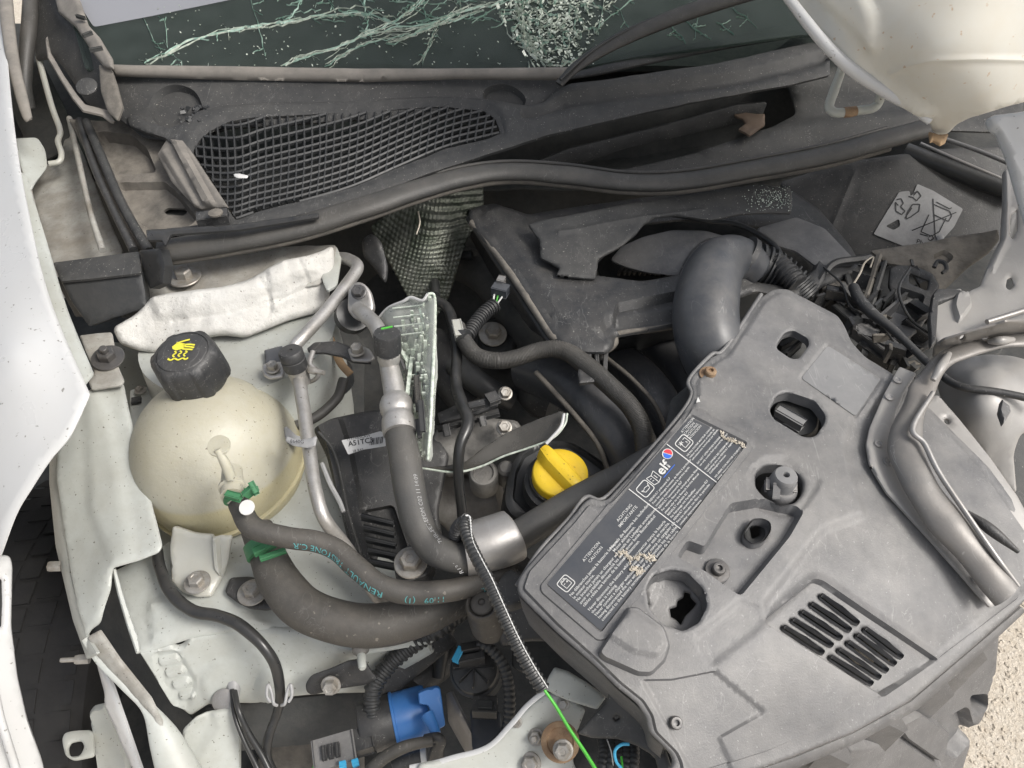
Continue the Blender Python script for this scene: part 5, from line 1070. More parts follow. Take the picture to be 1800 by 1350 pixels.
for i in range(330):
    u, v = rr.gauss(1360, 26), rr.gauss(350, 12)
    if not (1270 < u < 1392 and 328 < v < 374): continue
    c = tflS.at(u, v, .002); r_ = rr.uniform(.0003, .0010); gs.append(lathe_geo([(r_, -r_ * .4), (r_ * .8, r_ * .5)], c, (rr.gauss(0, 1), rr.gauss(0, 1), 1.4), rr.choice((3, 4))))
tag(mk('glass_grains', *geo_join(gs), M['crumb']), 'sparkling glass grains on the right end of the torn flap', 'glass grains', kind='stuff')
# =================================================================== intake elbow
el = thing('intake_elbow', 'big satin black intake elbow with a flanged seam', 'intake duct', W(1240, 560, 86))
ep = [(1322, 474, 90, 36), (1304, 458, 91.4, 38), (1280, 455, 92.4, 42), (1256, 476, 93, 50), (1243, 520, 93, 56), (1241, 570, 92, 58), (1256, 622, 90, 58), (1290, 680, 86, 54), (1310, 720, 84, 52)]
tube('elbow', ep, 50, M['duct'], el, seg=40, n=10, sharp=180)
seam = [(1268, 420, 90, 5), (1240, 428, 90, 6), (1214, 452, 90, 6), (1194, 496, 89.6, 6), (1186, 545, 89, 6), (1192, 600, 87.6, 6), (1210, 655, 85, 6)]
tube('seam_flange', seam, 6, M['plastic'], el, seg=8)
tube('seam_flange', [(p[0] + 9, p[1] + 4, p[2] + 1.2, 2.5) for p in seam], 3, M['duct'], el, seg=8)
for k in range(7):
    t = k / 6; P = crom(seam, 10); p = P[int(6 + t * (len(P) - 14))]; pbox('seam_tab', (p[0] + 2, p[1] - 5, p[2] + 1.5), (p[0] + 8, p[1] + 5, p[2] + 1.5), 7, .004, M['duct'], el)
tube('mouth_ring', [(1300, 452, 91.8, 43), (1308, 458, 91.4, 43)], 42, M['plastic'], el, seg=40, n=2)
cz = thing('corrugated_air_hose', 'black corrugated air hose behind the intake elbow', 'hose', W(1370, 480, 86))
tube('hose', [(1310, 462, 90, 35), (1340, 470, 89.6, 36), (1378, 492, 88.6, 34), (1415, 530, 87, 32)], 34, M['black'], cz, rib=.10, period=.007, seg=30)
tube('hose', [(1360, 462, 90.5, 20), (1380, 480, 90.5, 20), (1402, 502, 90, 19)], 20, M['plastic'], cz, rib=.10, period=.006, seg=20)
# =================================================================== battery box with the recycling sticker
bt = thing('battery_box', 'dark battery casing with a worn white recycling sticker at upper right', 'battery', W(1600, 400, 84))
btS = Surf([(1480, 290, 91), (1780, 280, 93), (1450, 450, 82), (1720, 450, 84)])
sheet('casing', [(1370, 320), (1480, 285), (1640, 262), (1790, 255), (1800, 330), (1780, 420), (1700, 470), (1540, 470), (1470, 440), (1400, 370)], btS, M['plastic'], bt, step=12, r=10, thick=.004, rough=.0006, feats=[([(1500, 300), (1506, 300), (1440, 460), (1434, 460)], .001, 4)])
tube('casing_rib', [(1618, 252, 93.6, 3), (1690, 284, 93, 3), (1770, 318, 92, 3)], 3, M['steel'], bt, seg=8)
tube('casing_rib', [(1660, 244, 95, 4), (1720, 265, 94.6, 4), (1780, 290, 94, 4)], 3, M['cover'], bt, seg=8)
tube('casing_ledge', [(1590, 265, 92.4, 14), (1680, 300, 91.6, 16), (1790, 340, 90.6, 16)], 14, M['black'], bt, seg=14)
sticker = sheet('recycling_sticker', [(1612, 324), (1640, 336), (1692, 368), (1676, 400), (1654, 424), (1630, 426), (1590, 434), (1535, 412), (1548, 390), (1580, 338), (1598, 336), (1600, 346), (1606, 338)], btS, M['stick'], bt, step=8, r=3, thick=.0004, bev=0, feats=[([(1300, 200), (1900, 200), (1900, 600), (1300, 600)], .0016, 2)], holes=[[(1556, 398), (1580, 385), (1582, 398), (1570, 405)]])
def drawpx(name, sf, strokes, wd, m_, parent, h=.0022, closed=False):
    V, F = [], []
    for P in strokes:
        for i in range(len(P) - 1):
            a, b = np.array(P[i], float), np.array(P[i + 1], float); d = (b - a) / (np.linalg.norm(b - a) + 1e-9); n_ = np.array([-d[1], d[0]]) * wd / 2
            k = len(V); uv = np.array([a - n_, b - n_, b + n_, a + n_]); V += (sf.pos(uv) + sf.nor(uv) * h).tolist(); F.append((k, k + 1, k + 2, k + 3))
    return mk(name, V, F, m_, parent, 180)
drawpx('printed_symbol', btS, [[(1602, 342), (1612, 337), (1618, 345), (1610, 354), (1604, 348), (1596, 346)], [(1612, 337), (1605, 344)], [(1575, 352), (1583, 350), (1587, 358), (1582, 364), (1590, 372), (1584, 378), (1574, 372), (1573, 356), (1578, 362)], [(1593, 376), (1603, 360), (1616, 360), (1614, 372), (1600, 382), (1592, 386), (1593, 376)], [(1590, 384), (1602, 366)]], 2, M['printk'], sticker)
drawpx('printed_symbol', btS, [[(1639, 350), (1642, 400), (1643, 418)], [(1602, 406), (1680, 374)], [(1640, 360), (1668, 372), (1672, 380), (1666, 390), (1640, 378)], [(1645, 356), (1668, 368), (1672, 366)], [(1662, 384), (1650, 408), (1636, 416)], [(1632, 378), (1618, 408), (1636, 416)], [(1631, 418), (1637, 414), (1640, 420), (1634, 424), (1630, 420)], [(1616, 412), (1630, 416)]], 1.8, M['printk'], sticker)
text_on('printed_text', 'Pb', btS, (1609, 428), (.95, .3), (-.3, .95), 12, M['printk'], sticker, h=.0022)
sheet('peeled_corner', [(1578, 332), (1588, 328), (1598, 342), (1590, 348), (1582, 344)], 88.4, M['tear'], bt, step=4, r=2, rough=.001, rsc=80)
sheet('peeled_corner', [(1646, 414), (1662, 402), (1660, 420), (1652, 426)], 85.6, M['stick'], bt, step=4, r=2)
lathe('small_hole', [(.006, 0), (.006, .001), (.0001, .001)], W(1596, 322, 89), (0, -.6, .8), M['deep'], bt, seg=16)
# smashed radiator-side mouldings between battery and cover
mm = thing('headlamp_carrier', 'smashed dusty black plastic headlamp carrier with torn ribs', 'plastic frame', W(1560, 540, 84))
ms = Surf([(1430, 440, 87), (1700, 430, 88), (1450, 560, 86), (1650, 620, 86)])
sheet('dark_base', [(1380, 440), (1560, 425), (1760, 400), (1800, 500), (1760, 620), (1640, 680), (1560, 640), (1480, 560), (1400, 520)], 80, M['deep'], mm, step=16, rough=.012, rsc=22)
sheet('dusty_panel', [(1530, 440), (1600, 430), (1680, 415), (1755, 402), (1758, 420), (1742, 440), (1700, 470), (1648, 520), (1640, 490), (1620, 470), (1560, 462)], Surf([(1530, 440, 89), (1755, 402, 90.5), (1640, 510, 88)]), M['mud'], mm, step=7, r=5, thick=.003, rough=.002, rsc=30, feats=[([(1640, 450), (1660, 440), (1676, 452), (1660, 466)], -.006, 4)])
sheet('socket_plate', [(1565, 470), (1590, 458), (1640, 480), (1652, 500), (1640, 540), (1600, 572), (1570, 560), (1572, 520), (1562, 500)], Surf([(1565, 470, 88.4), (1652, 500, 88.4), (1600, 572, 87)]), M['plastic'], mm, step=6, r=3, thick=.003, bev=2, holes=[[(1600, 478), (1634, 492), (1630, 510), (1598, 496)]], feats=[([(1578, 505), (1625, 520), (1618, 540), (1580, 530)], -.008, 4)])
sheet('bolt_plate', [(1556, 540), (1600, 522), (1640, 545), (1620, 572), (1592, 600), (1560, 590)], 87.2, M['cover'], mm, step=6, r=3, thick=.003, bev=2, holes=[[(1580, 538), (1586, 536), (1588, 541), (1582, 543)]])
tube('frame_strut', [(1424, 522, 88, 5), (1450, 480, 89, 6), (1470, 462, 89.6, 7), (1510, 456, 89.6, 7), (1530, 452, 89.6, 6)], 6, M['plastic'], mm, seg=6)
tube('frame_strut', [(1460, 455, 88, 6), (1466, 500, 87.6, 6), (1500, 520, 87.6, 6)], 6, M['black'], mm, seg=6)
tube('frame_strut', [(1545, 450, 89, 6), (1530, 500, 88.8, 5), (1516, 540, 88.4, 5)], 6, M['mud'], mm, seg=6)
tube('frame_strut', [(1556, 460, 89.6, 4), (1540, 510, 89, 5), (1530, 545, 88.6, 5)], 6, M['cowl'], mm, seg=6)
for (a, b, w_, m_) in [((1446, 500, 88), (1500, 506, 88), 30, 'mud'), ((1500, 572, 87.6), (1566, 620, 87), 10, 'cover'), ((1512, 600, 86.6), (1570, 640, 86), 12, 'plastic'), ((1570, 640, 87), (1590, 600, 87.4), 8, 'cowl'), ((1524, 590, 87), (1520, 620, 86), 8, 'plastic'), ((1586, 620, 86), (1582, 590, 87), 6, 'mud'), ((1470, 535, 87), (1500, 560, 87), 16, 'black'), ((1590, 560, 88), (1630, 590, 86.6), 8, 'plastic'), ((1490, 480, 88.5), (1506, 540, 87), 10, 'cowl'), ((1538, 580, 86.5), (1546, 560, 87.6), 7, 'cover'), ((1455, 505, 88.6), (1490, 512, 88.6), 14, 'plastic')]:
    pbox('torn_rib', a, b, w_, .014, M[m_], mm)
rr = random.Random(31)
for i in range(64):
    u, v = rr.uniform(1436, 1640), rr.uniform(452, 650)
    if (u - 1436) * .9 + 440 < v - 90 or v < 450: continue
    z_ = rr.uniform(84.5, 88.6); an = rr.choice((.5, .55, -1.0, -.95, 1.5)) + rr.gauss(0, .18); L_ = rr.uniform(.008, .030); ti = rr.gauss(0, .35)
    X_ = Vector((math.cos(an), math.sin(an), ti)) * L_ / 2; up_ = Vector((rr.gauss(0, .3), rr.gauss(0, .3), 1)).normalized()
    Y_ = X_.normalized().cross(up_).normalized()
    box('torn_rib', W(u, v, z_), X_, Y_ * rr.choice((.0012, .0015, .004)), up_ * rr.uniform(.004, .012), M[rr.choice(('plastic', 'plastic', 'cowl', 'cover', 'mud', 'black'))], mm, .0004)
for i in range(5):
    u, v = 1470 + i * 34, 480 + i * 26
    sheet('torn_web', [(u + rr.gauss(0, 6), v + rr.gauss(0, 6)), (u + 26 + rr.gauss(0, 6), v - 8 + rr.gauss(0, 6)), (u + 40 + rr.gauss(0, 5), v + 22 + rr.gauss(0, 6)), (u + 16 + rr.gauss(0, 6), v + 34 + rr.gauss(0, 6)), (u - 4, v + 20)], 86 + rr.uniform(-1, 1.5), M[('plastic', 'cowl', 'plastic', 'cover', 'plastic')[i]], mm, step=6, r=2, thick=.0025, bev=1.5, rough=.003, rsc=50, holes=[[(u + 12, v + 6), (u + 20, v + 5), (u + 22, v + 12), (u + 14, v + 14)]])
tube('loose_wire', [(1448, 470, 89.4, 2), (1480, 500, 89.8, 2), (1496, 540, 89.2, 2), (1540, 560, 89, 2), (1570, 600, 88.6, 2)], 2, M['cable'], mm, seg=7)
tube('loose_wire', [(1600, 470, 89.6, 2.4), (1580, 510, 89.8, 2.4), (1600, 560, 89.2, 2.4), (1640, 590, 89, 2.4)], 2, M['cable'], mm, seg=7)
sheet('torn_edge', [(1502, 566), (1530, 562), (1550, 580), (1580, 600), (1588, 612), (1560, 606), (1530, 590), (1508, 584)], 87.6, M['cover'], mm, step=5, r=2, thick=.003, rough=.002, rsc=50)
tube('ear_loop', [(1642, 470, 90, 4), (1648, 460, 90.4, 4), (1660, 462, 90.6, 4), (1664, 474, 90.2, 4), (1656, 480, 90, 3)], 4, M['plastic'], mm, seg=7)
tag(tube('yellow_wires', [(1500, 500, 89.6, 1.6), (1512, 480, 90, 1.8), (1520, 462, 90.4, 1.6), (1535, 452, 90.6, 1.4), (1530, 470, 90.4, 1.4)], 1.6, M['tear'], seg=7), 'thin yellowish wire poking from the smashed headlamp carrier', 'wire')
tag(tube('bonnet_cable', [(1500, 505, 90, 9), (1510, 525, 90.4, 10), (1530, 548, 90.6, 10), (1570, 580, 90.6, 8), (1610, 618, 90.6, 7), (1650, 655, 90.6, 7), (1672, 672, 91, 7), (1700, 682, 91.6, 7), (1760, 690, 92, 7), (1840, 708, 92, 7)], 8, M['plastic'], seg=14), 'black release cable running to the right over the lamp housing', 'cable')
# =================================================================== right: metal plates
rp = thing('lock_platform', 'grey dented steel plate with slots at the right edge', 'bodywork', W(1740, 480, 84))
rpS = Surf([(1640, 510, 91), (1800, 420, 93), (1640, 600, 90), (1860, 560, 92), (1780, 300, 96)])
sheet('plate', [(1640, 516), (1690, 506), (1694, 520), (1706, 510), (1724, 502), (1735, 470), (1760, 420), (1764, 300), (1778, 286), (1860, 330), (1860, 560), (1770, 575), (1700, 592), (1650, 608), (1638, 580)], rpS, M['lampback'], rp, step=8, r=4, thick=.002, bev=3, rough=.002, rsc=18,
      holes=[[(1777, 378), (1788, 368), (1790, 400), (1782, 420), (1775, 412)], [(1772, 486), (1780, 484), (1784, 500), (1776, 508), (1769, 502)]], feats=[([(1680, 520), (1700, 512), (1706, 540), (1684, 568), (1675, 540)], .006, 5), ([(1766, 300), (1772, 300), (1772, 420), (1745, 480), (1740, 470), (1764, 420)], .003, 5)])
sheet('folded_edge', [(1640, 516), (1648, 506), (1672, 506), (1690, 508), (1688, 518), (1650, 530), (1646, 600), (1638, 606), (1634, 560)], 91.4, M['plastic'], rp, step=6, r=2, thick=.006, bev=2)
tube('plate_ridge', [(1735, 566, 92.4, 5), (1780, 552, 92.6, 5), (1850, 530, 92.6, 5)], 5, M['steel'], rp, seg=8)
wr = thing('right_wing_edge', 'bright white sliver of the far wing at the right edge', 'car wing', W(1790, 260, 100))
sheet('wing_edge', [(1738, 206), (1752, 197), (1768, 196), (1790, 194), (1860, 180), (1860, 470), (1810, 390), (1794, 340), (1772, 270), (1756, 232), (1742, 224)], Surf([(1738, 206, 106), (1860, 190, 106), (1800, 380, 100)]), M['white'], wr, step=10, r=5, bev=5, bevh=.004, rough=.003, rsc=14)
# crumpled steel channel bent over the cover
bm_ = thing('steel_channel', 'bent steel channel with riveted flange lying over the front cover', 'steel bar', W(1600, 800, 90))
flS = Surf([(1583, 645, 93.5), (1535, 790, 93), (1720, 1060, 88.5), (1608, 656, 93.5), (1600, 860, 92)])
sheet('flange', [(1582, 643), (1612, 656), (1590, 690), (1575, 730), (1580, 800), (1620, 870), (1700, 960), (1768, 1050), (1760, 1058), (1742, 1068), (1700, 1020), (1620, 930), (1560, 866), (1530, 815), (1524, 780), (1530, 750), (1556, 690)], flS, M['lampback'], bm_, step=7, r=5, thick=.0025, bev=3, bevh=.001, rough=.0006, rsc=30)
for (u, v) in [(1563, 699), (1544, 781), (1577, 669), (1560, 812), (1714, 1020), (1640, 924)]:
    p = flS.at(u, v, .0005); r_ = 8 * PX(u, v, 92); lathe('rivet', [(r_, 0), (r_ * .95, .0012), (r_ * .55, .0016), (r_ * .4, .001), (.0001, .001)], p, flS.n(u, v), M['steel'], bm_, seg=20)
def chprof(a):
    return (math.cos(a) * (.5 if math.cos(a) > 0 else .12) - .10 * math.sin(a), math.sin(a))
tube('channel', [(1850, 592, 95, 16.8), (1790, 600, 95.4, 16.8), (1740, 606, 95.4, 16.0), (1700, 618, 95.4, 16.8), (1660, 634, 95.4, 16.0), (1632, 664, 95.2, 16.8), (1615, 700, 95, 20.2), (1594, 748, 94.6, 24.4), (1592, 800, 94, 28.6), (1622, 858, 93.4, 30.2), (1670, 926, 92.2, 30.2), (1720, 990, 91, 29.4), (1768, 1048, 89.8, 27.7)], 26, M['chan'], bm_, seg=30, n=9, prof=chprof, sharp=60, rough=.004, rsc=28)
tube('channel_lip', [(1640, 690, 96, 4), (1604, 752, 95.8, 5), (1625, 780, 95.4, 5), (1650, 830, 94.6, 5), (1700, 905, 93.4, 5), (1752, 980, 92, 5), (1790, 1030, 90.6, 4)], 5, M['steel'], bm_, seg=10)
sheet('upper_flange', [(1644, 612), (1660, 600), (1700, 588), (1752, 574), (1770, 568), (1860, 566), (1860, 590), (1780, 592), (1740, 596), (1700, 604), (1660, 616), (1640, 632)], Surf([(1644, 612, 96), (1860, 570, 96.6), (1700, 604, 95.4)]), M['chan'], bm_, step=6, r=4, thick=.002, bev=2, holes=[[(1688, 594), (1696, 590), (1696, 598), (1688, 602)]])
bolt(bm_, 1726, 590, 96.4, 6, M['steel'])
for (u0, v0, u1, v1) in [(1640, 668, 1668, 622), (1738, 600, 1780, 597)]: tube('dent_crease', [(u0, v0, 96.2, 5), ((u0 + u1) / 2, (v0 + v1) / 2, 96.8, 8), (u1, v1, 96.0, 5)], 6, M['lampback'], bm_, seg=10)
# headlamp housing and side plate
hl = thing('headlamp_housing', 'pale grey bulging back of a headlamp at the right edge', 'headlamp', W(1740, 720, 84))
sheet('bowl', [(1640, 660), (1660, 640), (1700, 622), (1740, 616), (1780, 620), (1860, 660), (1860, 760), (1800, 760), (1786, 800), (1790, 870), (1770, 860), (1740, 820), (1700, 770), (1660, 720)], Surf([(1640, 690, 86), (1740, 620, 91), (1800, 680, 91), (1700, 770, 87), (1780, 850, 84), (1720, 690, 91.4), (1860, 700, 90)]), M['lampback'], hl, step=9, r=14, thick=.003, bev=4, bevh=.002, rough=.005, rsc=18)
sheet('dark_lower', [(1770, 760), (1860, 740), (1860, 1000), (1800, 960), (1760, 880)], Surf([(1770, 760, 80), (1860, 740, 80), (1800, 960, 76)]), M['cowl'], hl, step=14)
sheet('diamond_tab', [(1762, 700), (1776, 712), (1778, 722), (1766, 742), (1758, 720)], 93, M['cover'], hl, step=4, r=2, thick=.006, bev=2)
sp2 = thing('side_plate', 'smooth pale grey plate with one round hole right of the steel channel', 'panel', W(1720, 900, 86))
sheet('plate', [(1606, 740), (1625, 700), (1650, 692), (1690, 738), (1740, 800), (1790, 870), (1840, 960), (1860, 1010), (1860, 1090), (1820, 1030), (1780, 1010), (1720, 940), (1650, 850), (1610, 790)], Surf([(1606, 740, 90.6), (1690, 738, 91), (1860, 1060, 86), (1720, 940, 88.6), (1790, 870, 89.4)]), M['lampback'], sp2, step=9, r=6, thick=.003, bev=4, bevh=.002, holes=[[(1661, 734), (1667, 733), (1671, 740), (1667, 745), (1661, 741)]])
tube('side_gusset', [(1700, 900, 91, 4), (1740, 930, 91, 10), (1790, 970, 90, 4)], 6, M['plastic'], sp2, seg=8)
# =================================================================== open bonnet corner
bo = thing('open_bonnet', 'stained cream white corner of the raised bonnet hanging at upper right', 'bonnet', W(1650, 100, 118))
boS = Surf([(1380, -20, 122), (1480, 110, 118), (1560, 165, 116), (1640, 215, 114), (1660, 236, 112.4), (1735, 200, 116), (1860, 170, 117), (1860, -60, 128), (1600, -40, 126), (1620, 100, 121), (1750, 90, 122)])
sheet('bonnet_skin', [(1340, -80), (1388, 0), (1420, 45), (1450, 75), (1476, 108), (1520, 138), (1548, 158), (1590, 184), (1618, 200), (1634, 222), (1640, 236), (1656, 242), (1668, 236), (1680, 222), (1705, 210), (1735, 202), (1770, 190), (1800, 182), (1880, 165), (1880, -300), (1340, -300)], boS, M['hood'], bo, step=10, r=10, thick=.002, bev=4, bevh=.002, rough=.0008, rsc=9,
      feats=[([(1340, -90), (1400, 0), (1470, 60), (1530, 130), (1580, 160), (1640, 200), (1600, 204), (1540, 168), (1470, 118), (1380, 10), (1320, -80)], .006, 20), ([(1400, -60), (1440, -10), (1500, 50), (1535, 90), (1540, 60), (1530, 10), (1480, -60)], .006, 22, True), ([(1560, 128), (1600, 110), (1640, 102), (1720, 100), (1880, 105), (1880, 111), (1720, 106), (1640, 108), (1605, 116), (1565, 134)], .0014, 4)])
tube('bonnet_hem', [(1385, -5, 122.2, 9), (1440, 66, 120, 10), (1490, 116, 118.2, 11), (1548, 156, 116.6, 11), (1600, 186, 115.4, 9), (1634, 214, 114.2, 6)], 9, M['white'], bo, seg=16)
sheet('chipped_tip', [(1634, 228), (1650, 234), (1668, 234), (1664, 246), (1654, 252), (1642, 244), (1636, 246)], 112.8, M['orange'], bo, step=4, r=2, thick=.002, rough=.001, rsc=80)
def big_unseen_panel():
    P1, P2 = W(1330, -70, 124), W(1880, 150, 118.5); P0 = P1 + Vector((-.10, .05, .06)); P3 = P2 + Vector((.55, -.02, .04))
    low = [P0, P1, P1.lerp(P2, .5) + Vector((0, .02, .03)), P2, P3]; V, F = [], []
    for k in range(9):
        t = k / 8
        for p in low: V.append(p + Vector((.02 * t, .30 * t, .62 * t + .05 * math.sin(t * math.pi))))
    n = 5
    for k in range(8):
        for i in range(n - 1): F.append((k * n + i, k * n + i + 1, (k + 1) * n + i + 1, (k + 1) * n + i))
    n0 = len(V); V += [v + Vector((0, .012, -.004)) for v in V]; F += [tuple(reversed([i + n0 for i in f])) for f in F]
    return V, F
mk('unseen_bonnet_extension', *big_unseen_panel(), M['hood'], bo, 40)  # unseen rest of the bonnet, extended to shade the cowl and upper right
lt = thing('bonnet_latch_loop', 'U shaped pale striker loop with rust hanging from the bonnet edge', 'latch', W(1500, 190, 110))
lp = [(1484, 104, 114, 7), (1478, 128, 112.6, 7.5), (1466, 160, 111.2, 8), (1458, 186, 110.2, 8), (1466, 197, 109.8, 8), (1484, 198, 109.8, 8), (1512, 194, 110, 8), (1534, 190, 110.4, 8), (1545, 178, 111, 8), (1552, 152, 113, 8)]
tube('loop', lp, 8, M['steel' if 0 else 'inner'], lt, seg=16)
tube('rust_patch', [(1483, 198, 109.8, 8.8), (1496, 197, 109.85, 9), (1505, 195.5, 109.9, 8.6)], 8.6, M['rustbolt'], lt, seg=14)
# =================================================================== front cover with warning label
cv = thing('front_cover', 'large faded grey plastic front cover with warning label, cut-outs and slotted vent', 'plastic cover', W(1350, 950, 84))
cS = Surf([(1370, 515, 93.5), (1220, 660, 93.5), (920, 1030, 91.5), (1180, 1340, 88), (1400, 1310, 86), (1640, 1165, 86), (1790, 1010, 87.5), (1570, 660, 92.4), (1280, 900, 93), (1480, 950, 91.6), (1560, 1100, 88.8), (1480, 1220, 87.8), (1100, 1050, 92), (1240, 1180, 90.4), (1700, 1050, 88)])
co = [(1338, 522), (1362, 506), (1386, 506), (1474, 553), (1486, 572), (1498, 600), (1522, 626), (1570, 655), (1640, 720), (1740, 820), (1830, 940), (1850, 1010), (1790, 1070), (1700, 1150), (1600, 1234), (1500, 1290), (1400, 1330), (1300, 1366), (1180, 1400), (1170, 1372), (1186, 1340), (1180, 1325), (1165, 1310), (1142, 1288), (1136, 1260), (1120, 1236), (1085, 1208), (1045, 1168), (980, 1112), (935, 1068), (910, 1042), (908, 1022), (922, 1000), (950, 968), (1000, 914), (1028, 880), (1040, 873), (1056, 879), (1068, 876), (1120, 820), (1190, 740), (1214, 704), (1219, 688), (1212, 672), (1216, 660), (1250, 627), (1272, 617), (1290, 590), (1316, 548)]
H1 = [(1378, 586), (1394, 582), (1420, 597), (1422, 608), (1404, 633), (1390, 633), (1365, 616), (1364, 608)]
H2 = [(1364, 696), (1384, 690), (1432, 706), (1451, 732), (1449, 746), (1432, 770), (1410, 770), (1358, 738), (1351, 722)]
H3 = [(1328, 832), (1344, 817), (1372, 815), (1402, 828), (1414, 846), (1412, 866), (1398, 884), (1374, 888), (1344, 874), (1328, 856)]
H4 = [(1312, 930), (1324, 913), (1342, 912), (1354, 918), (1354, 932), (1341, 950), (1324, 955), (1309, 944)]
H5 = [(1135, 1036), (1148, 1012), (1178, 1002), (1206, 1006), (1236, 1036), (1243, 1066), (1228, 1096), (1200, 1111), (1166, 1100), (1140, 1070)]
def slot(a, b, w_=8.5):
    a, b = np.array(a, float), np.array(b, float); d = (b - a) / np.linalg.norm(b - a); n_ = np.array([-d[1], d[0]]) * w_ / 2
    return [tuple(a - n_), tuple(b - n_), tuple(b + n_), tuple(a + n_)]
g1a = [(1446, 1046), (1429, 1061), (1412, 1075), (1396, 1089), (1380, 1102)]; g1b = [(1510, 1094), (1496, 1106), (1480, 1120), (1464, 1133), (1448, 1146)]
g2a = [(1524, 1105), (1510, 1116), (1494, 1129), (1478, 1142), (1463, 1155)]; g2b = [(1588, 1154), (1576, 1166), (1562, 1178), (1549, 1190), (1535, 1201)]
slots = [slot(a, b) for a, b in zip(g1a + g2a, g1b + g2b)]
LB = [(960, 1029), (1212, 733), (1312, 783), (1056, 1114)]
feats = [
    ([(1345, 530), (1370, 516), (1388, 520), (1468, 562), (1484, 600), (1510, 632), (1580, 668), (1720, 820), (1820, 960), (1790, 1050), (1640, 1164), (1480, 1262), (1350, 1318), (1200, 1366), (1196, 1340), (1188, 1322), (1152, 1286), (1146, 1258), (1130, 1232), (1090, 1200), (1045, 1156), (980, 1098), (920, 1036), (930, 1006), (1010, 920), (1036, 888), (1056, 894), (1076, 886), (1200, 748), (1228, 700), (1226, 672), (1258, 640), (1282, 626)], .0028, 5),
    ([(950, 1032), (1208, 722), (1224, 722), (1322, 776), (1322, 792), (1064, 1126), (1050, 1128), (952, 1044)], .0016, 3),
    (LB, -.0026, 3),
    ([(1452, 606), (1551, 668), (1503, 738), (1403, 668)], -.0012, 3),
    ([(1052, 1150), (1075, 1115), (1104, 1072), (1120, 1072), (1165, 1106), (1174, 1136), (1166, 1162), (1142, 1186), (1120, 1186), (1060, 1160)], .007, 9),
    ([(1070, 1122), (1106, 1078), (1158, 1112), (1166, 1136), (1152, 1156), (1110, 1150)], .003, 8),
    ([(1192, 980), (1208, 955), (1238, 966), (1262, 925), (1284, 890), (1340, 880), (1400, 893), (1408, 902), (1384, 944), (1300, 1046), (1284, 1036), (1240, 1004)], -.009, 8),
    (H5, .0016, 16), (H2, .0014, 12), (H1, .0012, 8),
    ([(1318, 824), (1346, 806), (1378, 806), (1440, 846), (1438, 858), (1410, 898), (1375, 900), (1330, 880), (1312, 850)], -.002, 5),
    ([(1344, 1094), (1350, 1084), (1430, 1020), (1444, 1024), (1645, 1160), (1552, 1224)], -.0050, 7),
    ([(1128, 1196), (1180, 1195), (1255, 1180), (1335, 1245), (1340, 1252), (1262, 1296), (1290, 1360), (1220, 1372), (1190, 1310)], -.0022, 5),
    ([(1500, 738), (1488, 770), (1484, 790), (1520, 905), (1450, 930), (1430, 950), (1345, 1060), (1344, 1090), (1430, 1012), (1450, 1018), (1650, 1156), (1850, 1000), (1700, 800), (1570, 690)], -.0035, 26),
    ([(1222, 1120), (1300, 1056), (1340, 1070), (1340, 1100), (1250, 1170)], -.002, 20),
]
feats = [(f[0], f[1] * (1.3 if f[2] < 10 and f[1] < -.0028 else 1), f[2] * (.7 if f[2] < 10 else .8)) + tuple(f[3:]) for f in feats]
sheet('cover_panel', co, cS, M['cover'], cv, holes=[H1, H2, H3, H4, H5] + slots, step=6, r=9, thick=.0026, bev=4, bevh=.0018, hr=7, feats=feats, rough=.0005, rsc=9, sharp=55)
sheet('blank_pad', [(1454, 610), (1547, 668), (1502, 734), (1407, 667)], cS, M['gloss'], cv, step=10, r=6, thick=.0003, bev=0, feats=[([(1300, 500), (1700, 500), (1700, 800), (1300, 800)], .0022, 2)])
# the skirt under its lower left edge
def skirt(name, edge, dz, mat_, parent, z0=0):
    P = crom(edge, 5); V, F = [], []
    for p in P:
        a = cS.at(p[0], p[1], -.003); V += [a, a + Vector((.004, .006, -dz * .5)), a + Vector((.010, .012, -dz))]
    n0 = len(V); V += [v + Vector((.003, .003, 0)) for v in V]
    for i in range(len(P) - 1):
        for k in (0, 1):
            a = i * 3 + k; F.append((a, a + 3, a + 4, a + 1)); F.append((a + n0, a + 1 + n0, a + 4 + n0, a + 3 + n0))
    return mk(name, V, F, mat_, parent, 60)
skirt('cover_skirt', [(912, 1046), (935, 1070), (980, 1114), (1045, 1170), (1085, 1210), (1120, 1240), (1136, 1262), (1144, 1290), (1168, 1314)], .075, M['cover'], cv)
skirt('cover_skirt', [(1338, 522), (1316, 548), (1290, 590), (1272, 617), (1250, 627), (1216, 662), (1218, 690), (1190, 742), (1120, 822), (1068, 878), (1028, 882), (1000, 916), (950, 970), (910, 1020)], .03, M['plastic'], cv)
# the outer lip line
tube('cover_lip', [(908, 1030, 91, 4), (950, 966, 91.6, 4), (1000, 912, 92, 4), (1030, 874, 92.2, 4), (1062, 876, 92.3, 4), (1120, 816, 92.6, 4), (1190, 736, 93, 4), (1216, 695, 93.1, 4), (1211, 668, 93.2, 4), (1250, 624, 93.3, 4), (1275, 612, 93.3, 4), (1338, 518, 93.4, 4)], 4, M['cover'], cv, seg=10, n=6)
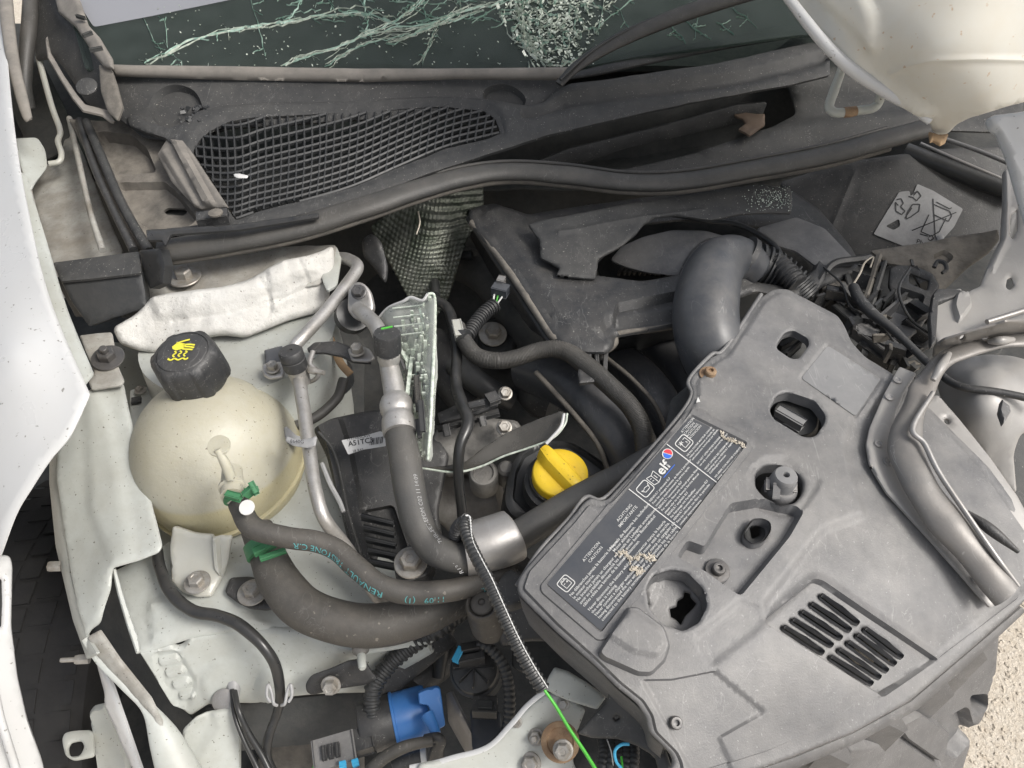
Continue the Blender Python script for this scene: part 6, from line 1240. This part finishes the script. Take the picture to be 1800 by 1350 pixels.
# sticker
lab = sheet('warning_label', [(961, 1028), (1212, 736), (1308, 784), (1056, 1110)], Surf([tuple(p) + (h,) for p, h in zip(LB[:3], (0, 0, 0))]) if 0 else cS, M['label'], cv, step=12, r=3, thick=.0003, bev=0,
            feats=[([(800, 1000), (1212, 550), (1500, 783), (1056, 1300)], .0024, 2)])
E1 = np.array([252, -296], float); E1 /= np.linalg.norm(E1); E2 = np.array([95, 82], float); E2 /= np.linalg.norm(E2)
E2 = np.array([.79, .61])
def LT(s, x, y, size, bold=0, name='printed_text', m_='print', **k):
    """text at x px along, y px down from the label's left corner"""
    return text_on(name, s, cS, np.array([961, 1028]) + E1 * x + E2 * y, E1, E2, size, M[m_], lab, h=.0030, bold=bold, **k)
O_ = np.array([961, 1028.])
def LD(strokes, wd, m_='print', name='printed_symbol'):
    return drawpx(name, cS, [[tuple(O_ + E1 * x + E2 * y) for x, y in P] for P in strokes], wd, M[m_], lab, h=.0030)
def rrect(x0, y0, x1, y1, r=4):
    p = fillet([(x0, y0), (x1, y0), (x1, y1), (x0, y1)], r); return p + [p[0]]
# battery section (left third)
LD([rrect(9, 14, 33, 38, 5)], 1.6)
LD([[(15, 20), (15, 33), (28, 33), (28, 20), (15, 20)], [(17, 20), (17, 17), (20, 17), (20, 20)], [(23, 20), (23, 17), (26, 17), (26, 20)], [(17, 25), (20, 25)], [(23, 25), (27, 25)], [(25, 23), (25, 27)]], 1.1)
LT('ATTENTION', 70, 26, 7.8, .02); LT('CAUTION', 75, 35, 7.8, .02)
LT('Ne débranchez jamais la batterie lorsque\nle moteur tourne.\nNe branchez jamais un chargeur sans\navoir au préalable déconnecté les deux\ncâbles reliés aux bornes de la batterie', 8, 48, 7.6, .03, spacing=.96)
LT('Never disconnect the battery whilst\nthe engine is running.\nNever connect a charger without first\nhaving disconnected the two wires\nconnected to the battery terminals.', 8, 89, 7.6, .03, spacing=.96)
LT('ACHTUNG', 162, 26, 7.8, .02); LT('IMPORTANTE', 156, 35, 7.8, .02)
LT('Niemals die Batterie bei laufendem\nMotor abklemmen.\nNiemals ein Ladegerät anschliessen,\nohne zuvor beide Batteriekabel\nabzuklemmen.', 116, 48, 7.4, .03, spacing=.98)
LT('No desconectar nunca la batería\ncuando el motor esté en marcha.\nNo conectar nunca un cargador sin\nhaber desconectado los dos cables\nunidos a los bornes de la batería.', 116, 89, 7.4, .03, spacing=.98)
LD([[(219, 2), (219, 122)]], 1.6); LD([[(322, 2), (322, 121)]], 1.6)
# oil section
OX = -23
LD([[(x + OX, y) for x, y in rrect(248, 12, 272, 36, 5)]], 1.6); LD([[(x + OX, y) for x, y in P] for P in [[(252, 22), (256, 29), (266, 29), (268, 24), (260, 22), (256, 24), (252, 22)], [(268, 24), (270, 20)]]], 1.2)
LD([[(x + OX, y) for x, y in P] for P in [[(275, 14), (284, 17), (293, 14), (293, 32), (284, 35), (275, 32), (275, 14)], [(284, 17), (284, 35)], [(288, 20), (288, 28)], [(278, 20), (281, 21)], [(278, 25), (281, 26)]]], 1.2)
LT('elf', 273, 32, 25, .5)
LD([[(272, 36), (302, 36)]], 1.4, 'bprint')
def disc(cx, cy, r, m_, a0=0, a1=6.2832, name='printed_logo', h=.0030, n=20, ex=1):
    uv = np.array([O_ + E1 * (cx + r * ex * math.cos(a0 + (a1 - a0) * k / n)) + E2 * (cy + r * math.sin(a0 + (a1 - a0) * k / n)) for k in range(n + 1)])
    P = cS.pos(uv) + cS.nor(uv) * h; return mk(name, P.tolist(), [tuple(range(n + 1))], M[m_], lab, 180)
disc(309, 14, 9.5, 'print', h=.0032); disc(308.5, 15, 7.6, 'bprint', 1.2, 4.34, h=.0035); disc(309.5, 14, 7.6, 'red', -1.94, 1.2, h=.0035)
oil = 'RENAULT préconise ELF\nPour les vidanges boutons de filtres à particules\nconsultez impérativement le service après\nRENAULT recommends ELF\nFor vehicles fitted with exhaust particle filters\nplease refer to the Renault Service Manual\nRENAULT empfiehlt ELF\nFür Fahrzeuge mit Partikelfilter\nRENAULT recomienda los lubricantes ELF\nPara los vehículos con filtro de partículas\nconsultar imperativamente'
LT(oil, 224, 46, 5.3, .05, spacing=1.26)
# coolant section
LD([rrect(328 + 2, 12, 328 + 26, 36, 5)], 1.6); LD([[(337, 20), (337, 31), (350, 31), (350, 18), (345, 18)], [(334, 18), (342, 22)], [(338, 16), (338, 24)], [(334, 22), (342, 18)], [(345, 24), (347, 26), (345, 28)]], 1.1)
LT('ATTENTION\nCAUTION\nACHTUNG\nATENCION', 354, 10, 6.0, .02, spacing=1.0)
LT('NE PAS OUVRIR MOTEUR CHAUD\nUtiliser impérativement un liquide de\nrefroidissement homologué par RENAULT\n\nDO NOT OPEN WHEN ENGINE IS HOT\nuse only coolant fluid approved by Renault\n\nNICHT ÖFFNEN BEI HEISSEM MOTOR\nUnbedingt eine von RENAULT zugelassene\nKühlflüssigkeit benutzen\n\nNO ABRIR CON MOTOR CALIENTE\nUtilizar imperativamente anticongelante\nhomologado por RENAULT', 327, 44, 4.4, .05, spacing=1.27)
# torn places
def tear(pts, wd, seed, z0=.0034):
    rr = random.Random(seed); gs = []
    P = crom(pts, 6)
    for p in P:
        for _ in range(3):
            q = (p[0] + rr.gauss(0, wd), p[1] + rr.gauss(0, wd)); c = cS.at(q[0], q[1], z0); r_ = rr.uniform(.0004, .0013)
            ax = Vector((rr.gauss(0, .8), rr.gauss(0, .8), 1)); gs.append(lathe_geo([(r_ * rr.uniform(.7, 1.3), -r_ * .3), (r_, r_ * .1), (r_ * .6, r_ * .5)], c, ax, 6, mod=lambda a, h, s=rr.random() * 6: 1 + .4 * math.sin(2 * a + s)))
    return mk('torn_paper', *geo_join(gs), M['tear'], lab, 60)
tear([(1085, 978), (1095, 972), (1102, 980), (1112, 986), (1122, 980), (1135, 982), (1148, 984)], 2.2, 1); tear([(1108, 1000), (1118, 1003), (1124, 1010), (1128, 1002)], 2, 2); tear([(1266, 764), (1270, 772), (1280, 776), (1290, 780), (1302, 784), (1306, 790)], 1.6, 3); tear([(1142, 978), (1148, 990)], 2.5, 4)
# under the openings
sheet('under_structure', [(1180, 700), (1350, 560), (1450, 560), (1560, 720), (1500, 900), (1700, 1100), (1560, 1260), (1300, 1200), (1180, 1120), (1110, 1060)], Surf([(1180, 700, 88), (1450, 560, 88), (1560, 1260, 80), (1300, 1200, 84), (1700, 1100, 82)]), M['deep'], cv, step=18, rough=.006, rsc=25)
pbox('inner_fin', (1384, 620, 91), (1410, 596, 91), 4, .012, M['plastic'], cv); pbox('inner_fin', (1372, 606, 90), (1400, 590, 90), 10, .008, M['cowl'], cv)
# recess 5: cup with a star hole
cup = sheet('screw_cup', [(1128, 1030), (1146, 1004), (1180, 994), (1212, 1000), (1244, 1034), (1252, 1068), (1234, 1106), (1200, 1120), (1162, 1108), (1132, 1074)], Surf([(1128, 1030, 90.6), (1244, 1034, 90.3), (1200, 1120, 89.2)]), M['cover'], cv, step=7, r=12, thick=.002, rough=.0006, rsc=40,
            holes=[[(1178, 1070), (1190, 1066), (1192, 1056), (1202, 1050), (1204, 1040), (1214, 1042), (1216, 1050), (1226, 1060), (1220, 1068), (1206, 1082), (1198, 1098), (1188, 1088), (1180, 1084)]], hr=1, feats=[([(1128, 1030), (1146, 1004), (1165, 1000), (1142, 1070)], .004, 8)])
skirt_h5 = None
def rim(name, hole, dz, m_, parent, sf=None):
    sf = sf or cS; P = [tuple(q) for q in outline(hole, 7, False, 5)]; V, F = [], []
    for p in P:
        a = sf.at(p[0], p[1], -.0015); V += [a, a + Vector((0, 0, -dz))]
    n = len(P); c = sum(V, Vector()) / len(V)
    n0 = len(V); V += [v + (v - c).normalized() * .0015 for v in V]
    for i in range(n):
        a, b = i * 2, ((i + 1) % n) * 2; F.append((a, b, b + 1, a + 1)); F.append((a + n0, a + 1 + n0, b + 1 + n0, b + n0))
    return mk(name, V, F, m_, parent, 60)
rim('cup_wall', H5, .014, M['cover'], cv); rim('hole_rim', H1, .006, M['cover'], cv); rim('hole_rim', H2, .010, M['cover'], cv); rim('hole_rim', H3, .012, M['cover'], cv); rim('hole_rim', H4, .008, M['cover'], cv)
for s_ in slots: rim('slot_wall', s_, .005, M['cover'], cv)
# recess floor pieces
sheet('floor_piece', [(1300, 920), (1320, 905), (1350, 905), (1362, 920), (1345, 960), (1312, 960)], 91.4, M['black'], cv, step=8, holes=[[(1318, 925), (1334, 920), (1338, 938), (1322, 946)]])
# screws of the cover
def cscrew(u, v, rpx, m_, dh=.001, rec=1, nm='torx_screw'):
    r_ = rpx * PX(u, v, 92); V, F = bolt_geo(cS.at(u, v, dh), cS.n(u, v), r_, washer=1.85, ht=r_ * .95, recess=1); mk(nm, V, F, M[m_], cv, 30)
cscrew(1265, 998, 12, 'darkbolt', -.007); cscrew(1186, 1270, 12, 'darkbolt', -.001); cscrew(1247, 660, 10, 'rustbolt', .001)
for (u, v, r_) in [(1186, 1272, 19), (1265, 1000, 19)]:
    lathe('screw_seat', [(r_ * 1.12 * PX(u, v, 91), -.002), (r_ * 1.08 * PX(u, v, 91), .0012), (r_ * .95 * PX(u, v, 91), .0008), (r_ * .9 * PX(u, v, 91), -.001)], cS.at(u, v, -.007 if u > 1200 else -.001), cS.n(u, v), M['cover'], cv, seg=36)
# radiator cap seen through the oval opening
rc2 = thing('radiator_cap', 'round dark cap with a grip ridge inside the oval opening of the cover', 'cap', W(1398, 735, 88))
RC = W(1396, 738, 90.5); rr_ = 40 * PX(1396, 738, 90.5)
lathe('cap_disc', [(rr_ * 1.1, -.02), (rr_ * 1.08, -.004), (rr_, -.002), (rr_, .004), (rr_ * .93, .006), (.0001, .007)], RC, (0, -.15, 1), M['black'], rc2, seg=48)
pbox('grip_ridge', (1370, 718, 92.0), (1412, 742, 92.0), 15, .010, M['gloss'], rc2, bev=.0015)
sheet('cap_surround', [(1340, 680), (1470, 680), (1470, 790), (1340, 790)], 88.6, M['black'], rc2, step=20)
# stud in the ring opening
sd2 = thing('mounting_stud', 'pale conical plastic stud standing in the round opening of the cover', 'stud', W(1375, 850, 90))
sr = 25 * PX(1375, 850, 93)
lathe('stud_skirt', [(sr * 1.25, -.012), (sr * 1.18, -.004), (sr * 1.12, .001), (sr * .95, .003)], W(1373, 858, 92.2), (0, 0, 1), M['cover'], sd2, seg=36)
lathe('stud_cone', [(sr * 1.0, 0), (sr * .86, .012), (sr * .82, .014), (sr * .74, .0158), (sr * .25, .0165), (sr * .2, .0155), (sr * .18, .010), (.0001, .010)], W(1374, 852, 92.4), (0, -.05, 1), M['gloss'], sd2, seg=36)
pbox('stud_tab', (1366, 846, 93.6), (1364, 872, 92.6), 9, .006, M['cover'], sd2)
for (u, v) in [(1350, 848), (1398, 852)]: pbox('stud_tab', (u, v - 8, 93), (u, v + 10, 92.8), 3, .006, M['steel'], sd2)
tag(sheet('paper_scrap', [(1224, 707), (1227, 697), (1231, 706)], Surf([(1224, 707, 93.8), (1227, 697, 93.8), (1231, 706, 93.8)]), M['print'], step=3, r=0, thick=.0006, bev=0), 'tiny white paper triangle on the cover beside the rusty screw', 'scrap')
tag(sheet('dry_leaf', [(1490, 1150), (1512, 1128), (1530, 1122), (1548, 1140), (1560, 1150), (1566, 1160), (1555, 1168), (1540, 1160), (1525, 1172), (1505, 1164)], 84.6, M['tear'], step=6, r=2, rough=.002, rsc=60, thick=.001), 'torn tan scrap seen under the lower slots of the vent', 'debris')
# =================================================================== bumper under the cover
bu = thing('bumper', 'faded grey bumper with wedge shaped ribs below the front cover', 'bumper', W(1560, 1300, 50))
buS = Surf([(1240, 1400, 78), (1500, 1290, 79), (1760, 1090, 80), (1750, 1230, 68), (1700, 1350, 62), (1420, 1420, 70), (1600, 1290, 73)])
sheet('bumper_skin', [(1180, 1420), (1300, 1340), (1500, 1270), (1600, 1210), (1700, 1130), (1780, 1070), (1762, 1110), (1756, 1180), (1740, 1225), (1742, 1240), (1728, 1272), (1706, 1290), (1710, 1310), (1698, 1350), (1680, 1440), (1200, 1460)], buS, M['cover'], bu, step=9, r=8, thick=.004, bev=5, bevh=.004, rough=.001, rsc=10,
      feats=[([(1560, 1262), (1600, 1240), (1654, 1275), (1640, 1330), (1575, 1285)], .012, 6), ([(1655, 1272), (1700, 1245), (1712, 1290), (1680, 1330), (1655, 1320)], -.012, 7), ([(1708, 1225), (1735, 1222), (1736, 1245), (1712, 1258)], -.02, 6), ([(1480, 1300), (1570, 1286), (1650, 1340), (1640, 1450), (1420, 1450)], .008, 10)])
sheet('bumper_top_edge', [(1290, 1372), (1400, 1334), (1502, 1292), (1604, 1236), (1702, 1152), (1800, 1068), (1806, 1076), (1712, 1164), (1614, 1250), (1514, 1306), (1410, 1350), (1300, 1390)], Surf([(1290, 1372, 83.4), (1604, 1236, 83.4), (1800, 1068, 85), (1614, 1250, 81.8), (1410, 1350, 82)]), M['cover'], bu, step=9, r=3, thick=.02)
def wedge(u, v, s=1.0):
    a = W(u, v, 82); 
    P = [W(u, v, 82.6), W(u + 38 * s, v - 14 * s, 82.6), W(u + 56 * s, v + 18 * s, 80.0), W(u + 48 * s, v + 24 * s, 80.0)]
    V = P + [p - Vector((0, 0, .05)) for p in P]
    return mk('bumper_rib', V, [(0, 1, 2, 3), (7, 6, 5, 4), (0, 4, 5, 1), (1, 5, 6, 2), (2, 6, 7, 3), (3, 7, 4, 0)], M['cover'], bu, 30)
for (u, v, s_) in [(1446, 1320, 1), (1546, 1266, .9), (1636, 1208, .75), (1668, 1184, .6), (1708, 1150, .5)]: wedge(u, v, s_)
# =================================================================== centre bottom: purge valve, connectors, beam
pv = thing('blue_pump', 'bright blue and black cylindrical pump lying below the coolant hoses', 'pump', W(700, 1290, 58))
A_, B_ = W(632, 1282, 64), W(776, 1240, 64); ax_ = (B_ - A_).normalized(); L_ = (B_ - A_).length; r0 = 45 * PX(700, 1265, 64)
lathe('black_body', [(r0 * .75, 0), (r0 * .92, .001), (r0 * .98, .004), (r0, .02), (r0 * .98, L_ * .40), (r0 * .96, L_ * .42)], A_, ax_, M['plastic'], pv, seg=48)
lathe('blue_body', [(r0 * .98, L_ * .40), (r0 * 1.02, L_ * .405), (r0 * 1.02, L_ * .435), (r0 * .97, L_ * .44), (r0 * .96, L_ * .8), (r0 * .9, L_ * .83), (r0 * .5, L_ * .85), (.0001, L_ * .85)], A_, ax_, M['blue'], pv, seg=48)
sheet('blue_bracket', [(734, 1218), (748, 1212), (768, 1207), (774, 1210), (783, 1276), (768, 1284), (758, 1256), (752, 1240), (736, 1238)], Surf([(734, 1218, 69), (774, 1208, 69), (780, 1280, 67)]), M['blue'], pv, step=7, r=4, thick=.012, bev=2)
tube('blue_outlet', [(752, 1256, 68, 12), (762, 1278, 68, 10), (766, 1290, 68, 9)], 10, M['blue'], pv, seg=16)
pw = thing('pump_connector', 'grey plug with blue tabs on the left end of the blue pump', 'connector', W(590, 1330, 58))
box('plug_neck', W(625, 1308, 65), ax_ * .018, Vector((ax_.y, -ax_.x, 0)).normalized() * .010, (0, 0, .010), M['plastic'], pw)
box('plug_body', W(590, 1326, 65), ax_ * .020, Vector((ax_.y, -ax_.x, 0)).normalized() * .014, (0, 0, .012), M['cover'], pw, .002)
for d_ in (0, 12, 24): pbox('plug_rib', (568 + d_, 1312 - d_ * .25, 66.6), (570 + d_, 1334 - d_ * .25, 66.6), 5, .004, M['plastic'], pw)
pbox('blue_tab', (598, 1344, 67), (606, 1342, 67), 8, .005, M['cyan'], pw); pbox('blue_tab', (620, 1341, 67), (628, 1338, 67), 8, .005, M['cyan'], pw)
tube('green_wire', [(562, 1334, 65, 3), (552, 1348, 65, 3), (545, 1380, 64, 3)], 3, M['gwire'], pw, seg=8)
ov = thing('vapour_hose', 'dark hose with an elbow running from the blue pump to the lower edge', 'hose', W(740, 1310, 62))
tube('elbow', [(748, 1300, 68, 9), (766, 1296, 68.4, 9), (774, 1302, 68, 10), (768, 1318, 66.5, 12), (766, 1345, 64, 16), (764, 1400, 60, 16)], 10, M['plastic'], ov, seg=18)
tube('hose', [(760, 1302, 69, 9), (728, 1308, 69, 10), (700, 1318, 69, 11), (668, 1338, 68.5, 11), (640, 1368, 68, 11), (620, 1420, 68, 11)], 11, M['hose'], ov, seg=18)
tube('hose', [(690, 1350, 64, 13), (720, 1336, 64, 13), (745, 1330, 64, 13)], 13, M['plastic'], ov, seg=18); tube('white_ring', [(740, 1331, 64.2, 14), (750, 1329, 64.2, 14)], 14, M['print'], ov, seg=18, n=2)
cr_ = thing('corrugated_loom', 'thick black corrugated loom curving up to the hoses', 'wiring loom', W(720, 1160, 68))
tube('conduit', [(655, 1262, 66, 13), (654, 1230, 67, 14), (660, 1200, 68, 15), (690, 1162, 69, 15), (730, 1130, 70, 15), (770, 1108, 71, 14), (800, 1086, 71, 13), (840, 1060, 70, 12)], 14, M['black'], cr_, rib=.11, period=.0068, seg=20)
sheet('dark_guard', [(664, 1226), (680, 1180), (730, 1150), (790, 1110), (806, 1130), (770, 1160), (720, 1200), (684, 1238)], Surf([(664, 1226, 65), (790, 1110, 68), (684, 1238, 64)]), M['plastic'], cr_, step=8, r=6, thick=.004, bev=4)
un = thing('under_hose', 'black rubber pipework in the shadow behind the blue pump', 'hose', W(740, 1200, 55))
tube('hose', [(690, 1240, 60, 26), (720, 1205, 61, 28), (760, 1180, 61, 26), (800, 1150, 60, 22)], 26, M['plastic'], un, seg=24); tube('hose', [(720, 1235, 62, 30), (738, 1212, 63, 31)], 30, M['black'], un, seg=28, n=3); tube('hose', [(770, 1190, 62, 12), (778, 1140, 64, 12), (790, 1100, 65, 12)], 12, M['black'], un, seg=14)
ec = thing('bulb_holder', 'round black finned housing with a turquoise tab and corrugated cable', 'connector', W(838, 1180, 64))
bc = W(836, 1178, 69); br_ = 44 * PX(836, 1178, 69)
lathe('housing', [(br_ * .9, -.05), (br_ * .97, -.02), (br_, -.006), (br_ * 1.04, -.004), (br_ * 1.04, .001), (br_ * .96, .002), (br_ * .9, .008), (br_ * .6, .013), (.0001, .014)], bc, (-.1, -.25, 1), M['black'], ec, seg=48)
for k in range(4):
    a = k * math.pi / 4; d = Vector((math.cos(a), math.sin(a), 0)); box('housing_fin', bc + Vector((-.0015, -.003, .0125)), d * br_ * .8, Vector((-d.y, d.x, 0)) * .0009, (0, 0, .0035), M['black'], ec, .0004)
pbox('plug', (806, 1150, 72.6), (848, 1142, 72.6), 28, .018, M['plastic'], ec); pbox('plug_key', (812, 1138, 73.4), (840, 1133, 73.4), 12, .008, M['cable'], ec); pbox('blue_tab', (800, 1160, 73), (811, 1138, 73.2), 9, .006, M['cyan'], ec)
tube('conduit', [(838, 1132, 73, 8), (858, 1138, 73, 9), (882, 1164, 72.4, 10), (893, 1200, 71.4, 10), (896, 1240, 70.4, 10), (892, 1280, 69, 10), (876, 1305, 67.6, 10), (850, 1330, 66, 10)], 9, M['black'], ec, rib=.10, period=.0052, seg=18)
pbox('square_socket', (832, 1236, 68.6), (872, 1238, 68.6), 26, .02, M['cowl'], ec); pbox('socket_hole', (842, 1237, 69.0), (864, 1238, 69.0), 12, .004, M['deep'], ec); sheet('lower_box', [(826, 1246), (880, 1250), (884, 1310), (850, 1330), (830, 1316)], 64, M['label'], ec, step=10, thick=.03, bev=3)
tag(sheet('pale_bar', [(782, 1220), (790, 1216), (842, 1322), (830, 1330), (815, 1322), (786, 1270)], Surf([(782, 1220, 63), (842, 1322, 63), (786, 1270, 60)]), M['steel'], step=8, r=3, thick=.003, bev=3), 'narrow grey metal bar slanting between blue pump and finned housing', 'metal bar')
# gearbox mount and its rubber
em = thing('hose_junction', 'round dark rubber mount with a central hole right of the coolant hoses', 'rubber mount', W(860, 1090, 74))
mc = W(848, 1062, 82); mr = 27 * PX(848, 1062, 82)
lathe('mount_barrel', [(mr * 1.35, -.06), (mr * 1.3, -.035), (mr * 1.12, -.010), (mr * 1.15, -.006), (mr * 1.15, .000), (mr * 1.02, .004), (mr * .95, .004), (mr * .8, .001), (mr * .75, .004), (mr * .62, .0055), (mr * .25, .0065), (mr * .2, .004), (.0001, .003)], mc, (-.1, -.15, 1), M['hose'], em, seg=48)
sheet('mount_arm', [(840, 1044), (880, 1004), (905, 1000), (960, 1030), (1000, 1100), (980, 1130), (930, 1130), (880, 1140), (870, 1100)], Surf([(840, 1044, 80), (905, 1000, 82), (1000, 1100, 78), (880, 1140, 76)]), M['plastic'], em, step=8, r=10, thick=.02, bev=6, bevh=.004, rough=.001)
sheet('arm_cap', [(866, 1040), (882, 1010), (898, 998), (918, 1012), (930, 1050), (900, 1064), (876, 1060)], 84.6, M['cowl'], em, step=7, r=8, thick=.012, bev=3)
sheet('dark_web', [(900, 1110), (1000, 1100), (1080, 1200), (1000, 1220), (960, 1200), (900, 1170)], 72, M['deep'], em, step=12)
# conduit hanging over everything with a white thread and the green wire
hc = thing('hanging_conduit', 'thin corrugated conduit with a white thread falling across the hose sleeve', 'wiring loom', W(890, 1080, 90))
hpth = [(822, 912, 90.4, 9), (816, 924, 91, 9), (824, 950, 91.6, 10), (840, 985, 91.8, 10.5), (858, 1020, 91.6, 11), (880, 1070, 91, 11.5), (905, 1125, 90, 12), (930, 1172, 89, 12.5), (955, 1212, 88, 12.5)]
tube('conduit', hpth, 10, M['black'], hc, rib=.13, period=.0048, seg=20, n=10)
tube('conduit', [(806, 955, 84, 10), (800, 940, 86, 10), (806, 924, 88, 10), (820, 912, 89.5, 9)], 10, M['plastic'], hc, rib=.13, period=.0048, seg=18)
th = [(p[0] + p[3] * .62, p[1] - p[3] * .25, p[2] + .5, 1.1) for p in hpth[2:]]
tube('white_thread', [(818, 906, 91.4, 1.4), (826, 910, 91.4, 1.4)] + th, 1.5, M['print'], hc, seg=7, rib=.25, period=.004)
tag(tube('green_wire', [(952, 1206, 88.4, 2.6), (976, 1240, 87.6, 2.9), (1000, 1280, 87, 3.1), (1030, 1325, 86.4, 3.3), (1070, 1390, 86, 3.3)], 4, M['gwire'], seg=12), 'bright green wire leaving the lower end of the corrugated conduit', 'wire')
# bumper beam with nuts, bottom centre
be = thing('front_panel_support', 'white painted front support with nuts at the bottom centre', 'bodywork', W(950, 1290, 70))
beS = Surf([(860, 1400, 76), (950, 1240, 80), (1040, 1260, 79), (1050, 1400, 74)])
sheet('support_face', [(700, 1420), (738, 1344), (800, 1332), (860, 1314), (902, 1274), (936, 1238), (958, 1222), (985, 1220), (1030, 1248), (1010, 1300), (1008, 1340), (1040, 1420)], beS, M['inner'], be, step=8, r=6, thick=.003, bev=3, rough=.001, rsc=25)
tube('rolled_edge', [(720, 1350, 78, 5), (790, 1334, 78.6, 5), (856, 1314, 79.2, 5), (896, 1276, 80.2, 5), (922, 1246, 81, 5), (944, 1226, 81.6, 5), (957, 1217, 82, 4)], 9, M['white'], be, seg=16, prof=lambda a: (math.cos(a) * .5, math.sin(a)))
sheet('support_flange', [(958, 1212), (966, 1190), (976, 1175), (1000, 1182), (1030, 1200), (1066, 1226), (1050, 1248), (1010, 1236), (975, 1222)], Surf([(958, 1212, 82), (976, 1176, 83), (1066, 1230, 81)]), M['inner'], be, step=6, r=4, thick=.003, bev=3, rough=.0015, rsc=40)
for (u, v, r_) in [(942, 1294, 11), (990, 1236, 8), (932, 1340, 14), (908, 1268, 7)]:
    V, F = bolt_geo(beS.at(u, v, .002), (-.2, -.45, .8), r_ * PX(u, v, 79), washer=1.4, stud=.006 if r_ == 11 else 0); mk('hex_nut', V, F, M['boltm'], be, 30)
rg = lathe('rust_ring', [(.015, 0), (.017, .001), (.016, .002), (.012, .0025), (.011, .001), (.0001, .001)], W(985, 1304, 80), (-.15, -.4, .9), M['rustbolt'], be, seg=36)
V, F = bolt_geo(W(990, 1318, 80.8), (-.15, -.5, .8), 14 * PX(990, 1318, 80), washer=1.3); mk('hex_bolt', V, F, M['boltm'], be, 30)
fl = thing('cover_side_tongue', 'black plastic tongue folded under the lower corner of the cover', 'plastic tongue', W(1090, 1280, 80))
sheet('tongue', [(1014, 1290), (1040, 1262), (1066, 1236), (1072, 1210), (1100, 1222), (1136, 1250), (1142, 1290), (1170, 1320), (1180, 1350), (1170, 1400), (1150, 1330), (1120, 1312), (1085, 1300), (1040, 1298)], Surf([(1014, 1290, 83), (1072, 1210, 86), (1170, 1400, 82), (1142, 1290, 84)]), M['plastic'], fl, step=7, r=4, thick=.003, bev=3, rough=.001, holes=[[(1078, 1262), (1086, 1258), (1090, 1264), (1082, 1269)]])
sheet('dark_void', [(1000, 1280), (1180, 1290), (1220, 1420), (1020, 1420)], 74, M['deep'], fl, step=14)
lo = thing('twisted_wires', 'twisted wiring with a blue cable tie peeping out at the bottom', 'wiring loom', W(1095, 1340, 78))
for k in range(5):
    x0 = 1058 + k * 13; tube('loom_strand', [(x0, 1290, 79, 9), (x0 + 4, 1325, 80, 10), (x0 - 2 + k, 1360, 80, 10), (x0 + 3, 1400, 79, 10)], 9, M['black'], lo, rib=.06, period=.004, seg=12)
tube('cable_tie', [(1092, 1350, 83, 2.8), (1083, 1338, 83.4, 2.8), (1081, 1320, 83.8, 2.8), (1092, 1309, 84, 2.8), (1106, 1308, 84, 2.8)], 2.8, M['cyan'], lo, seg=8)
tube('white_stitch', [(1067, 1300, 82, 1), (1074, 1320, 82.4, 1), (1078, 1345, 82.4, 1)], 1, M['print'], lo, seg=6); tube('green_wire', [(1092, 1330, 83, 2), (1094, 1350, 83, 2), (1094, 1390, 82.6, 2)], 2, M['gwire'], lo, seg=6)
for o in list(bpy.data.objects):
    if '_w' in o: del o['_w']
